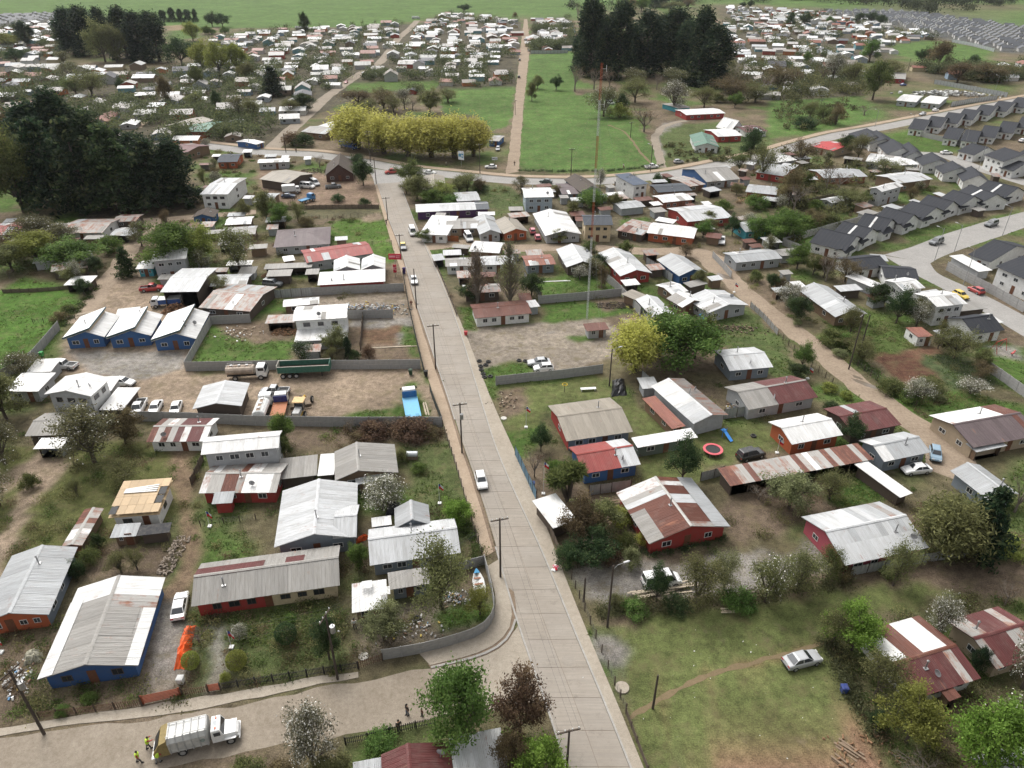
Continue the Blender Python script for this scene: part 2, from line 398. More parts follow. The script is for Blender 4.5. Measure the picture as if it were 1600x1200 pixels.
# ------------------------------------------------------------------ ground sheet with zones of different cover
GRASS = (0.075, 0.130, 0.030); FIELD = (0.088, 0.155, 0.040); LAWN = (0.122, 0.142, 0.052)
OLIVE = (0.130, 0.113, 0.066); DIRT = (0.290, 0.225, 0.165); GRAVEL = (0.265, 0.245, 0.220)
SOIL = (0.120, 0.062, 0.042); MUD = (0.165, 0.125, 0.090); DARKGRASS = (0.060, 0.095, 0.026)
FARTOWN = (0.088, 0.078, 0.055)
ZONES = [
 ([(-60,40),(92,34),(100,104),(310,108),(330,60),(470,46),(635,38),(655,38),(700,22),(815,34),(806,138),(690,140),(560,150),(475,190),(425,228),(330,226),(200,232),(-60,232)], FARTOWN),
 ([(1130,12),(1290,18),(1400,42),(1480,62),(1390,70),(1400,90),(1340,100),(1350,150),(1200,158),(1130,150)], FARTOWN), ([(1420,108),(1545,106),(1640,95),(1640,122),(1560,132),(1470,130)], FARTOWN), ([(832,32),(890,30),(900,55),(893,82),(830,82)], FARTOWN), ([(1288,16),(1400,16),(1520,30),(1640,48),(1640,86),(1560,82),(1480,62),(1400,42),(1300,28)], (0.12,0.12,0.11)),
 # pixel polygon, colour
 ([(-900,-62),(2500,-62),(2500,12),(1450,4),(1340,16),(1190,8),(1000,10),(890,28),(830,30),(700,20),(640,34),(560,42),(400,44),(300,42),(250,40),(110,24),(0,24),(-900,30)], FIELD),
 ([(262,40),(330,42),(300,62),(262,60)], GRASS), ([(262,40),(300,38),(300,46),(262,48)], (0.26,0.19,0.12)),
 ([(828,85),(897,80),(903,125),(960,145),(985,190),(1012,215),(1038,258),(960,266),(811,267),(818,160)], FIELD),
 ([(812,200),(985,190),(1012,215),(1038,258),(960,266),(811,267)], (0.085,0.15,0.04)),
 ([(895,140),(985,132),(960,142),(900,150)], MUD),
 ([(690,140),(805,135),(797,195),(770,205),(740,180),(690,178)], FIELD),
 ([(540,130),(690,125),(680,140),(545,146)], GRASS),
 ([(1200,158),(1350,150),(1390,182),(1300,203),(1200,218)], FIELD),
 ([(1390,72),(1440,63),(1487,66),(1552,80),(1540,103),(1500,106),(1400,86)], FIELD),
 ([(1515,20),(1700,12),(1700,52),(1600,48),(1515,30)], FIELD),
 ([(1038,250),(1030,200),(1120,190),(1200,200),(1205,235),(1120,252)], (0.095,0.125,0.045)),
 ([(1030,200),(1040,192),(1075,188),(1055,198),(1030,212),(1040,250),(1030,252),(1020,215)], GRAVEL),
 ([(1365,212),(1425,200),(1505,228),(1475,238),(1430,238),(1395,226)], GRASS),
 ([(-400,470),(-20,462),(40,430),(70,440),(118,452),(126,480),(95,512),(55,552),(10,590),(-400,640)], (0.08,0.155,0.03)),
 ([(-200,345),(20,330),(22,300),(-200,300)], GRASS),
 ([(518,345),(598,338),(612,385),(616,408),(586,408),(582,376),(520,376)], (0.085,0.150,0.03)),
 ([(95,560),(105,520),(150,470),(185,405),(235,425),(250,470),(320,490),(305,545),(290,585),(400,580),(655,568),(690,660),(230,658),(205,645),(165,600),(100,585)], DIRT),
 ([(110,548),(290,545),(285,580),(190,600),(130,580)], GRAVEL),
 ([(318,505),(392,503),(460,505),(460,565),(300,575)], GRASS),
 ([(325,505),(455,503),(455,530),(390,540),(350,520)], MUD),
 ([(400,460),(632,452),(640,480),(650,500),(545,500),(400,478)], (0.27,0.225,0.175)),
 ([(400,470),(455,465),(450,485),(400,490)], GRASS),
 ([(545,500),(650,498),(655,545),(650,572),(545,570)], MUD),
 ([(548,498),(650,496),(648,508),(548,512)], GRAVEL),
 ([(560,512),(632,510),(641,535),(575,538)], (0.16,0.10,0.065)),
 ([(618,522),(640,520),(641,535),(624,537)], GRAVEL),
 ([(625,508),(650,508),(657,565),(640,560)], GRASS),
 ([(545,645),(590,640),(620,630),(640,655),(620,662),(540,662)], GRASS),
 ([(630,600),(650,598),(672,655),(640,660)], GRASS),
 ([(715,545),(722,515),(850,502),(930,494),(962,512),(955,560),(905,580),(840,592),(770,590),(745,578)], (0.275,0.235,0.19)),
 ([(745,578),(800,565),(840,570),(830,590),(780,600),(762,597)], GRASS),
 ([(890,525),(920,520),(925,532),(895,535)], GRASS),
 ([(712,480),(745,478),(748,515),(725,512)], GRASS),
 ([(820,435),(940,430),(962,452),(845,467)], GRASS), ([(845,475),(972,462),(990,488),(950,497),(875,503),(845,500)], GRASS),
 ([(925,470),(970,462),(988,480),(940,485)], MUD),
 ([(775,605),(940,585),(985,625),(1060,680),(1010,690),(955,625),(850,640),(840,690),(800,700)], LAWN),
 ([(775,610),(820,605),(830,640),(790,660)], MUD), ([(775,675),(840,665),(845,700),(800,712)], GRASS),
 ([(1000,690),(1180,660),(1240,690),(1150,745),(1010,770)], LAWN), ([(1080,735),(1170,715),(1210,700),(1230,710),(1120,745)], MUD),
 ([(1130,760),(1310,730),(1400,780),(1260,810),(1180,850),(1140,850)], MUD), ([(1290,745),(1350,730),(1395,778),(1300,795)], (0.06,0.11,0.025)),
 ([(880,760),(990,770),(1015,860),(1000,890),(900,890)], MUD),
 ([(893,893),(1010,880),(1250,860),(1260,830),(1320,890),(1100,930),(950,940),(920,935)], GRAVEL),
 ([(935,985),(1030,950),(1200,938),(1330,910),(1400,888),(1510,905),(1560,870),(1700,860),(1700,960),(1500,930),(1400,962),(1330,965),(1290,1000),(1310,1060),(1350,1130),(1330,1160),(1280,1180),(1100,1205),(1010,1330),(990,1130),(970,1070)], LAWN),
 ([(925,965),(1000,940),(1130,925),(1400,880),(1480,880),(1600,875),(1700,870),(1700,940),(1520,925),(1400,912),(1200,935),(1060,965),(950,975)], MUD),
 ([(930,995),(975,992),(986,1020),(975,1040),(950,1045),(942,1020)], GRAVEL),
 ([(993,1108),(1040,1080),(1100,1050),(1200,1025),(1290,1000),(1290,1006),(1200,1031),(1105,1056),(1045,1086),(1000,1112)], (0.20,0.12,0.075)),
 ([(1100,1200),(1280,1165),(1340,1140),(1400,1200),(1400,1300),(1050,1300)], (0.26,0.155,0.105)),
 ([(1400,1080),(1600,1040),(1700,1100),(1600,1200),(1450,1200)], (0.12,0.085,0.06)),
 ([(1359,555),(1412,550),(1435,548),(1482,602),(1412,604)], SOIL), ([(1412,550),(1462,540),(1475,555),(1430,562)], (0.16,0.09,0.06)),
 ([(1435,560),(1500,550),(1570,600),(1490,610)], (0.075,0.10,0.045)), ([(1310,470),(1415,500),(1440,545),(1360,555),(1330,560),(1280,530)], (0.085,0.12,0.035)),
 ([(1390,625),(1500,610),(1620,640),(1620,660),(1480,680),(1430,665)], GRASS),
 ([(1525,530),(1600,545),(1700,560),(1700,680),(1600,620),(1525,565)], GRASS),
 ([(1545,540),(1600,545),(1595,562),(1560,560),(1543,552)], GRAVEL),
 ([(1100,490),(1170,480),(1215,525),(1260,590),(1205,590),(1110,530)], (0.085,0.115,0.04)),
 ([(1170,350),(1330,330),(1320,365),(1230,385),(1220,400)], (0.075,0.110,0.035)),
 ([(1230,378),(1310,360),(1345,385),(1262,395)], GRASS),
 ([(1345,395),(1475,365),(1600,322),(1600,335),(1475,375),(1400,392)], (0.08,0.12,0.035)),
 ([(400,262),(500,270),(590,285),(595,325),(430,330),(400,310)], (0.23,0.165,0.12)),
 ([(430,325),(594,322),(600,338),(430,345)], (0.13,0.12,0.07)),
 ([(560,342),(597,330),(600,342),(570,348)], DIRT),
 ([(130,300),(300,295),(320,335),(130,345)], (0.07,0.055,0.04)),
 ([(0,700),(190,690),(300,700),(300,780),(200,860),(100,900),(-100,980),(-100,760)], (0.115,0.125,0.045)),
 ([(100,700),(115,720),(60,790),(30,830),(0,900),(-30,930),(-30,900),(20,800),(60,740),(20,770),(-30,800),(-30,770),(60,700)], DIRT),
 ([(270,655),(310,700),(300,790),(320,840),(300,920),(255,935),(290,830),(268,760)], (0.21,0.15,0.10)),
 ([(225,930),(290,935),(300,990),(285,1080),(225,1095)], GRAVEL),
 ([(160,850),(265,845),(255,905),(140,905)], MUD),
 ([(285,960),(540,930),(545,1040),(300,1085)], (0.075,0.095,0.035)), ([(330,985),(350,980),(345,1075),(330,1078)], GRAVEL),
 ([(0,1000),(60,985),(60,1075),(40,1120),(-40,1140)], MUD),
 ([(545,960),(600,955),(700,930),(760,910),(772,960),(680,1005),(560,1030)], (0.16,0.135,0.105)), ([(680,950),(765,925),(765,965),(690,990)], GRASS),
 ([(620,690),(700,665),(740,800),(730,880),(640,780)], (0.085,0.105,0.040)),
 ([(440,665),(690,668),(700,690),(500,700),(445,700)], MUD),
 ([(535,1160),(690,1130),(700,1200),(540,1200)], GRASS),
 ([(700,400),(870,395),(865,430),(700,460)], (0.12,0.11,0.065)),
 ([(800,300),(1000,300),(1190,330),(1100,390),(800,385)], (0.135,0.115,0.075)),
 ([(970,345),(1010,340),(1025,352),(980,362)], GRASS),
 ([(640,285),(800,290),(830,330),(660,320)], (0.08,0.105,0.04)),
]
def vnoise(x, y, s, seed):
    """value noise on arrays"""
    rng = np.random.RandomState(seed); T = rng.rand(256, 256)
    x = x / s; y = y / s
    xi = np.floor(x).astype(int); yi = np.floor(y).astype(int)
    fx = x - xi; fy = y - yi
    fx = fx * fx * (3 - 2 * fx); fy = fy * fy * (3 - 2 * fy)
    g = lambda a, b: T[a % 256, b % 256]
    return (g(xi, yi) * (1 - fx) + g(xi + 1, yi) * fx) * (1 - fy) + (g(xi, yi + 1) * (1 - fx) + g(xi + 1, yi + 1) * fx) * fy

def poly_ground(pts): return np.array([G(x, y)[:2] for x, y in pts])
def inside(P, X, Y):
    m = np.zeros(X.shape, bool)
    x0, y0 = P.min(0); x1, y1 = P.max(0)
    sel = (X >= x0) & (X <= x1) & (Y >= y0) & (Y <= y1)
    if not sel.any(): return m
    xs = X[sel]; ys = Y[sel]; r = np.zeros(xs.shape, bool)
    n = len(P)
    for i in range(n):
        ax, ay = P[i]; bx, by = P[(i + 1) % n]
        if ay == by: continue
        c = ((ay > ys) != (by > ys)) & (xs < (bx - ax) * (ys - ay) / (by - ay) + ax)
        r ^= c
    m[sel] = r
    return m

def axis(parts):
    a = [parts[0][0]]
    for s, e, d in parts:
        n = max(1, int(round((e - s) / d)))
        a += list(np.linspace(s, e, n + 1)[1:])
    return np.array(a)
gx = axis([(-6000, -1200, 800), (-1200, -420, 40), (-420, -160, 4), (-160, -85, 1.2), (-85, 85, 0.7), (85, 160, 1.2), (160, 420, 4), (420, 1200, 40), (1200, 6000, 800)])
gy = axis([(-300, 30, 60), (30, 52, 4), (52, 150, 0.7), (150, 260, 1.2), (260, 420, 2.5), (420, 900, 7), (900, 1600, 60), (1600, 9000, 900)])
X, Y = np.meshgrid(gx, gy)
WX = X + (vnoise(X, Y, 3.0, 1) - .5) * 2.4 + (vnoise(X, Y, 1.1, 2) - .5) * 0.9
WY = Y + (vnoise(X, Y, 3.0, 3) - .5) * 2.4 + (vnoise(X, Y, 1.1, 4) - .5) * 0.9
C = np.zeros(X.shape + (3,)); C[:] = OLIVE
pat = vnoise(X, Y, 14, 11) * .6 + vnoise(X, Y, 5, 12) * .4       # yards: worn earth and weedy patches
gr = np.clip((pat - .53) * 6, 0, 1)[..., None]; br = np.clip((.47 - pat) * 6, 0, 1)[..., None]
C = C * (1 - gr) + np.array((0.082, 0.130, 0.034)) * gr
C = C * (1 - br) + np.array((0.175, 0.135, 0.095)) * br
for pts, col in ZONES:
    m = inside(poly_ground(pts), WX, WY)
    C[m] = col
def soften(C):
    K = C.copy()
    K[1:-1, 1:-1] = (C[1:-1, 1:-1] * 2 + C[:-2, 1:-1] + C[2:, 1:-1] + C[1:-1, :-2] + C[1:-1, 2:]) / 6
    return K
C = soften(C)
ny, nx = X.shape
GREEN = (C[..., 1] / (C[..., 0] + 1e-4))           # how grassy a spot is (used for the weeds)
me = bpy.data.meshes.new('ground')
idx = np.arange(nx * ny).reshape(ny, nx)
quads = np.stack([idx[:-1, :-1], idx[:-1, 1:], idx[1:, 1:], idx[1:, :-1]], -1).reshape(-1, 4)
me.vertices.add(nx * ny)
me.vertices.foreach_set('co', np.stack([X, Y, np.zeros_like(X)], -1).astype(np.float32).ravel())
me.loops.add(quads.size); me.loops.foreach_set('vertex_index', quads.ravel().astype(np.int32))
me.polygons.add(len(quads))
me.polygons.foreach_set('loop_start', np.arange(0, quads.size, 4, dtype=np.int32))
ca = me.color_attributes.new('cover', 'FLOAT_COLOR', 'POINT')
ca.data.foreach_set('color', np.concatenate([C, np.ones(C.shape[:2] + (1,))], -1).astype(np.float32).ravel())
me.update(); me.validate()

m, nt, b, out = new_mat('ground_cover')
at = nt.nodes.new("ShaderNodeAttribute"); at.attribute_name = 'cover'
geo = nt.nodes.new("ShaderNodeNewGeometry")
pos = geo.outputs['Position']
n0 = noise(nt, pos, 0.022, 6, 0.7); n1 = noise(nt, pos, 0.12, 5, 0.65); n2 = noise(nt, pos, 0.9, 5, 0.7); n3 = noise(nt, pos, 6.0, 3, 0.7)
v = math_n(nt, 'MULTIPLY', ramp(nt, n1, [(0.25, 0.62), (0.75, 1.32)]), ramp(nt, n2, [(0.28, 0.55), (0.72, 1.42)]))
v = math_n(nt, 'MULTIPLY', v, ramp(nt, n3, [(0.28, 0.55), (0.72, 1.40)]))
v = math_n(nt, 'MULTIPLY', v, ramp(nt, n0, [(0.3, 0.72), (0.7, 1.22)]))
vv = nt.nodes.new("ShaderNodeVectorMath"); vv.operation = 'SCALE'
nt.links.new(at.outputs['Color'], vv.inputs[0]); nt.links.new(v, vv.inputs['Scale'])
col = vv.outputs[0]
dry = ramp(nt, noise(nt, pos, 0.35, 6, 0.72), [(0.50, 0.0), (0.66, 0.55)])
col = mixc(nt, dry, col, (0.155, 0.13, 0.07))
bare = ramp(nt, noise(nt, pos, 0.22, 6, 0.75), [(0.60, 0.0), (0.70, 0.5)])
col = mixc(nt, bare, col, (0.19, 0.145, 0.105))
lit = ramp(nt, noise(nt, pos, 2.6, 2, 0.5), [(0.74, 0.0), (0.77, 0.6)])
col = mixc(nt, lit, col, (0.30, 0.28, 0.24))
nt.links.new(col, b.inputs['Base Color'])
b.inputs['Roughness'].default_value = 0.95
b.inputs['Specular IOR Level'].default_value = 0.1
bump(nt, b, math_n(nt, 'ADD', n3, n2), 0.9, 0.18)
me.materials.append(m)
ground = structure(ob('ground', me))

# ------------------------------------------------------------------ roads, pavements, paths
def dirt_mat(name, c1, c2, tyre=True):
    m, nt, b, out = new_mat(name)
    geo = nt.nodes.new("ShaderNodeNewGeometry"); pos = geo.outputs['Position']
    n1 = noise(nt, pos, 0.25, 5, 0.7); n2 = noise(nt, pos, 2.0, 5, 0.75); n3 = noise(nt, pos, 9.0, 2, 0.7)
    f = math_n(nt, 'MULTIPLY_ADD', n1, 0.5, math_n(nt, 'MULTIPLY', n2, 0.5))
    col = mixc(nt, ramp(nt, f, [(0.36, 0.0), (0.64, 1.0)]), c1, c2)
    col = mixc(nt, ramp(nt, n3, [(0.30, 0.35), (0.5, 0.0)]), col, tuple(x * .55 for x in c1))
    nt.links.new(col, b.inputs['Base Color'])
    b.inputs['Roughness'].default_value = 0.95; b.inputs['Specular IOR Level'].default_value = 0.15
    bump(nt, b, math_n(nt, 'ADD', n2, n3), 0.5, 0.08)
    return m
DIRTROAD = dirt_mat('dirt_road', (0.215, 0.165, 0.120), (0.345, 0.275, 0.205))
GRAVELROAD = dirt_mat('gravel_road', (0.205, 0.170, 0.130), (0.305, 0.262, 0.210))
ASPH = dirt_mat('worn_paving', (0.255, 0.245, 0.230), (0.350, 0.335, 0.315))
PAVE = dirt_mat('pavement', (0.290, 0.250, 0.200), (0.385, 0.340, 0.278))
SANDPATH = dirt_mat('sand_path', (0.300, 0.230, 0.165), (0.400, 0.315, 0.235))
KERB = dirt_mat('kerb', (0.300, 0.285, 0.260), (0.390, 0.370, 0.340))
EARTHSTRIP = dirt_mat('earth_strip', (0.150, 0.110, 0.078), (0.240, 0.180, 0.130))
def slab_mat():
    m, nt, b, out = new_mat('concrete_slab')
    geo = nt.nodes.new("ShaderNodeNewGeometry"); pos = geo.outputs['Position']
    oi = nt.nodes.new("ShaderNodeObjectInfo"); tc = nt.nodes.new("ShaderNodeTexCoord")
    sep = nt.nodes.new("ShaderNodeSeparateXYZ"); nt.links.new(tc.outputs['Object'], sep.inputs[0])
    cb = nt.nodes.new("ShaderNodeCombineXYZ")
    nt.links.new(math_n(nt, 'MULTIPLY', sep.outputs[0], 0.25), cb.inputs[0]); nt.links.new(math_n(nt, 'MULTIPLY', sep.outputs[1], 5.0), cb.inputs[1])
    nt.links.new(math_n(nt, 'MULTIPLY', oi.outputs['Random'], 40), cb.inputs[2])
    broom = noise(nt, cb.outputs[0], 1.0, 4, 0.7)
    n1 = noise(nt, pos, 0.18, 5, 0.7); n2 = noise(nt, pos, 3.0, 4, 0.7)
    col = mixc(nt, ramp(nt, n1, [(0.3, 0.0), (0.7, 1.0)]), (0.262, 0.226, 0.185), (0.355, 0.316, 0.268))
    col = mixc(nt, ramp(nt, broom, [(0.35, 0.55), (0.62, 0.0)]), col, (0.205, 0.182, 0.155))
    col = mixc(nt, ramp(nt, n2, [(0.3, 0.25), (0.5, 0.0)]), col, (0.23, 0.20, 0.165))
    col = mixc(nt, math_n(nt, 'MULTIPLY', oi.outputs['Random'], 0.30), col, (0.27, 0.25, 0.225))
    st_ = noise(nt, pos, 0.5, 6, 0.8); col = mixc(nt, ramp(nt, st_, [(0.55, 0.0), (0.70, 0.55)]), col, (0.155, 0.135, 0.11))
    nt.links.new(col, b.inputs['Base Color'])
    b.inputs['Roughness'].default_value = 0.85; b.inputs['Specular IOR Level'].default_value = 0.25
    bump(nt, b, broom, 0.25, 0.02)
    return m
SLAB = slab_mat()

def resample(pts, n):
    P = [Vector((p[0], p[1])) for p in pts]
    d = [0.0]
    for a, b_ in zip(P, P[1:]): d.append(d[-1] + (b_ - a).length)
    out_ = []
    for i in range(n):
        t = d[-1] * i / (n - 1); k = 0
        while k < len(d) - 2 and d[k + 1] < t: k += 1
        f = 0 if d[k + 1] == d[k] else (t - d[k]) / (d[k + 1] - d[k])
        out_.append(P[k].lerp(P[k + 1], f))
    return out_, d[-1]
def smooth_line(L, it=2):
    for _ in range(it):
        L = [L[0]] + [(L[i - 1] + L[i] * 2 + L[i + 1]) / 4 for i in range(1, len(L) - 1)] + [L[-1]]
    return L
def ground_line(px, n=None, step=2.0):
    pts = [G(x, y)[:2] for x, y in px]
    _, ln = resample(pts, 2)
    n = n or max(3, int(ln / step) + 1)
    return smooth_line(resample(pts, n)[0])
ROADPOLY = []
def strip_mesh(name, L, R, z, mat, thick=0.0, wob=0.0, seed=1):
    if name != 'kerb': ROADPOLY.append(np.array([tuple(p) for p in L] + [tuple(p) for p in reversed(R)]))
    mb = MB(); n = len(L); rr = random.Random(seed)
    if wob:
        W = lambda p, q: p + (p - q).normalized() * rr.uniform(-wob, wob)
        L2 = [W(a, b_) for a, b_ in zip(L, R)]; R2 = [W(b_, a) for a, b_ in zip(L, R)]; L, R = L2, R2
    v = [(p.x, p.y, z) for p in L] + [(p.x, p.y, z) for p in R]
    f = [(i, n + i, n + i + 1, i + 1) for i in range(n - 1)]
    mb.add(v, f)
    if thick:
        for S, fl in ((L, 0), (R, 1)):
            vv_ = [(p.x, p.y, z) for p in S] + [(p.x, p.y, z - thick) for p in S]
            ff = [(i, i + 1, n + i + 1, n + i) if not fl else (i + 1, i, n + i, n + i + 1) for i in range(n - 1)]
            mb.add(vv_, ff)
    return mb.mesh(name, mat)
def strip(name, Lpx, Rpx, z, mat, step=2.0, thick=0.0, wob=0.0, n=None):
    L = ground_line(Lpx, n, step); R = ground_line(Rpx, len(L))
    return structure(ob(name, strip_mesh(name, L, R, z, mat, thick, wob)))
def road_c(name, Cpx, width, z, mat, step=2.0, wob=0.0):
    L0 = ground_line(Cpx, None, step); n = len(L0); Lp = []; Rp = []
    for i, p in enumerate(L0):
        t = (L0[min(n - 1, i + 1)] - L0[max(0, i - 1)]).normalized(); nn = Vector((-t.y, t.x))
        w = width if not callable(width) else width(i / (n - 1))
        Lp.append(p + nn * w / 2); Rp.append(p - nn * w / 2)
    structure(ob(name, strip_mesh(name, Lp, Rp, z, mat, 0, wob)))
    return Lp, Rp

# the concrete main street: every slab is a piece of its own
MAIN_L = [(905,1260),(885,1195),(872,1150),(850,1082),(825,1020),(800,942),(783,880),(760,800),(735,725),(722,692),(704,630),(685,575),(667,520),(650,472),(640,435),(630,398),(620,372),(607,340),(598,310),(590,287)]
MAIN_R = [(1008,1260),(982,1197),(950,1112),(925,1055),(900,997),(862,900),(842,852),(812,790),(780,717),(770,690),(752,630),(735,575),(722,530),(697,460),(684,430),(670,398),(660,377),(648,350),(633,310),(624,285)]
L = ground_line(MAIN_L, 56); R = ground_line(MAIN_R, 56)
mb = MB()
base = structure(ob('main_street', strip_mesh('main_street_bed', L, R, 0.006, EARTHSTRIP)))
gap = 0.02
for i in range(len(L) - 1):
    for s in range(2):
        a0 = L[i].lerp(R[i], s * .5); a1 = L[i].lerp(R[i], s * .5 + .5); b0 = L[i + 1].lerp(R[i + 1], s * .5); b1 = L[i + 1].lerp(R[i + 1], s * .5 + .5)
        c = (a0 + a1 + b0 + b1) / 4
        q = [p + (c - p).normalized() * gap * 1.4 for p in (a0, a1, b1, b0)]
        mb = MB(); z = 0.03
        ang = math.atan2((a1 - a0).y, (a1 - a0).x); ca_, sa = math.cos(-ang), math.sin(-ang)
        loc = [((p.x - c.x) * ca_ - (p.y - c.y) * sa, (p.x - c.x) * sa + (p.y - c.y) * ca_) for p in q]
        mb.loft([[(x, y, 0) for x, y in loc], [(x, y, z) for x, y in loc]])
        ob('slab', mb.mesh('slab', SLAB), base, (c.x, c.y, 0.002), ang)
def off(Lst, d, other):
    return [p + (p - q).normalized() * d for p, q in zip(Lst, other)]
for _a, _b in ((0, 10), (17, 56)):                  # the kerb is broken where the side street comes in
    structure(ob('kerb', strip_mesh('kerb', off(L, 0.22, R)[_a:_b], L[_a:_b], 0.14, KERB, 0.14)))
structure(ob('kerb', strip_mesh('kerb', R, off(R, 0.22, L), 0.14, KERB, 0.14)))
OUT_R = [(1030,1260),(1004,1197),(972,1117),(950,1065),(922,1000),(882,900),(860,840),(838,780),(805,707),(790,675),(772,635),(752,585),(735,540),(706,470),(692,434),(676,400),(668,385)]
R2 = ground_line(OUT_R, 52); Rk = off(R, 0.22, L)[:52]
structure(ob('pavement', strip_mesh('pavement', ground_line(MAIN_R[:-3], 52), R2, 0.10, PAVE, 0.10)))
OUT_L = [(755,872),(735,805),(712,725),(691,655),(680,620),(665,583),(652,540),(640,487),(629,430),(615,392),(597,330),(586,290)]
L2 = ground_line(OUT_L, 44); Lk = ground_line([(776,860)] + MAIN_L[7:], 44)
structure(ob('footpath', strip_mesh('footpath', L2, [l.lerp(k, .74) for l, k in zip(L2, Lk)], 0.06, SANDPATH, 0.06, 0.06)))
structure(ob('verge', strip_mesh('verge', [l.lerp(k, .74) for l, k in zip(L2, Lk)], [l.lerp(k, .93) for l, k in zip(L2, Lk)], 0.05, EARTHSTRIP, 0.05)))
# corner pavement by the curved wall and the concrete mouth of the side street
strip('pavement', [(762,885),(774,925),(777,955),(766,975),(742,992),(690,1010),(655,1022)], [(779,875),(797,930),(803,965),(800,985),(787,1003),(750,1022),(672,1040)], 0.10, PAVE, 1.5, 0.10)
strip('side_street_mouth', [(815,968),(803,990),(790,1009),(751,1027),(674,1044)], [(862,1112),(838,1108),(800,1108),(750,1112),(692,1118)], 0.026, PAVE, 1.5)
strip('kerb', [(804,968),(801,988),(788,1006),(751,1024.5),(673,1042)], [(807,969),(804,990),(790,1009),(752,1028),(674,1045)], 0.13, KERB, 1.5, 0.13)
strip('verge', [(790,915),(797,940),(799,962),(795,982),(783,999),(748,1018),(668,1037)], [(803,925),(807,945),(808,970),(805,992),(791,1011),(752,1029),(674,1046)], 0.05, EARTHSTRIP, 1.5)
strip('gravel_street', [(-80,1172),(0,1153),(145,1133),(220,1127),(400,1097),(525,1070),(674,1044)], [(-80,1300),(60,1235),(200,1212),(335,1187),(400,1168),(540,1151),(692,1118)], 0.008, GRAVELROAD, 2.0, 0, 0.25)
strip('pavement', [(-80,1156),(0,1138),(140,1116),(220,1104),(290,1093),(400,1076),(500,1057),(560,1049)], [(-80,1168),(0,1150),(140,1129),(220,1123),(290,1114),(400,1091),(500,1069),(560,1058)], 0.07, PAVE, 2.0, 0.07, 0.12)
# cross street beyond, vertical earth road, lanes
CROSS = [(250,222),(320,228),(400,238),(490,241),(560,252),(640,267),(700,273),(800,283),(900,285),(965,282),(1015,277),(1062,271),(1130,257),(1200,243),(1250,227),(1310,211),(1370,201),(1430,189),(1550,165),(1700,137)]
CL, CR = road_c('cross_street', CROSS, 7.5, 0.010, ASPH, 4.0)
structure(ob('pavement', strip_mesh('pavement', off(CL, 4.2, CR), off(CL, 1.2, CR), 0.08, SANDPATH, 0.08)))
structure(ob('kerb', strip_mesh('kerb', off(CL, 0.25, CR), CL, 0.12, KERB, 0.12)))
strip('street_junction', [(586,290),(582,276),(572,262)], [(628,290),(640,280),(660,274)], 0.016, ASPH, 2.0)
strip('dirt_road', [(790,272),(795,240),(800,195),(808,125),(813,75),(817,45),(819,30)], [(811,268),(813,230),(818,165),(825,100),(828,75),(826,50),(824,30)], 0.014, DIRTROAD, 4.0, 0, 0.3)
road_c('dirt_road', [(425,232),(452,205),(480,180),(512,150),(555,120),(595,97),(610,78),(622,60),(640,45),(652,32)], 6.5, 0.012, GRAVELROAD, 5.0, 0.3)
road_c('dirt_lane', [(656,388),(690,383),(740,379),(807,388),(907,386),(1015,393),(1080,392),(1110,402),(1131,427),(1178,471),(1225,504),(1275,545),(1319,582),(1366,620),(1412,651),(1465,687),(1495,720),(1480,745)], lambda t: 5.2 + 2.2 * (0.40 < t < 0.52) + 2.0 * (t > .93), 0.012, DIRTROAD, 2.0, 0.35)
road_c('dirt_lane', [(130,350),(190,347),(260,343),(330,337),(400,331)], 4.5, 0.012, DIRTROAD, 2.5, 0.3)
road_c('dirt_lane', [(240,345),(222,365),(200,395),(180,425),(160,450),(140,478),(120,505)], 4.6, 0.016, DIRTROAD, 2.5, 0.35)
road_c('dirt_lane', [(212,200),(228,185),(240,172)], 5, 0.012, DIRTROAD, 2.5, 0.3)
strip('estate_street', [(1380,399),(1402,413),(1441,435),(1475,452),(1515,474),(1570,508),(1640,550)], [(1453,411),(1463,427),(1478,434),(1506,446),(1553,468),(1600,493),(1660,525)], 0.012, ASPH, 2.0)
strip('estate_street', [(1381,398),(1422,387),(1475,366),(1540,346),(1600,331),(1680,308)], [(1453,412),(1465,404),(1492,393),(1570,367),(1600,356),(1680,332)], 0.016, ASPH, 2.0)
road_c('estate_street', [(1436,240),(1477,242),(1512,257),(1560,273),(1600,285),(1660,303)], 6.5, 0.012, ASPH, 3.0)
road_c('farm_track', [(1035,262),(1022,215),(1035,198),(1058,190),(1085,187)], 3.2, 0.012, GRAVELROAD, 3.0, 0.3)

TRODDEN = dirt_mat('trodden_path', (0.150, 0.118, 0.066), (0.205, 0.150, 0.092))
road_c('trodden_path', [(985,1122),(1005,1108),(1045,1084),(1105,1054),(1200,1029),(1255,1014),(1300,1000)], lambda t: .55, 0.012, TRODDEN, .8, 0.16)
road_c('trodden_path', [(1024,262),(1000,238),(990,222),(975,205),(950,195)], 1.0, 0.012, TRODDEN, 2, 0.2)
# rain puddles left on the lanes
m, nt, b, out = new_mat('puddle_water'); b.inputs['Base Color'].default_value = (.16, .13, .10, 1); b.inputs['Roughness'].default_value = .12; b.inputs['Specular IOR Level'].default_value = .6
PUD = m
for k, (x, y, w, l, an) in enumerate(((1133,432,2.2,5,-.9),(1352,600,1.6,5.5,-.85),(1340,590,1.0,2.2,-.85),(860,520,.8,2.4,.4),(805,545,.7,1.8,0))):
    g = G(x, y); r_ = random.Random(k); mb = MB(); n = 18
    pts = [(l / 2 * math.cos(i * 2 * math.pi / n) * r_.uniform(.7, 1.1), w / 2 * math.sin(i * 2 * math.pi / n) * r_.uniform(.7, 1.1), 0) for i in range(n)]
    mb.add(pts, [tuple(range(n))]); structure(ob('puddle', mb.mesh('puddle', PUD), None, (g.x, g.y, .022), an))
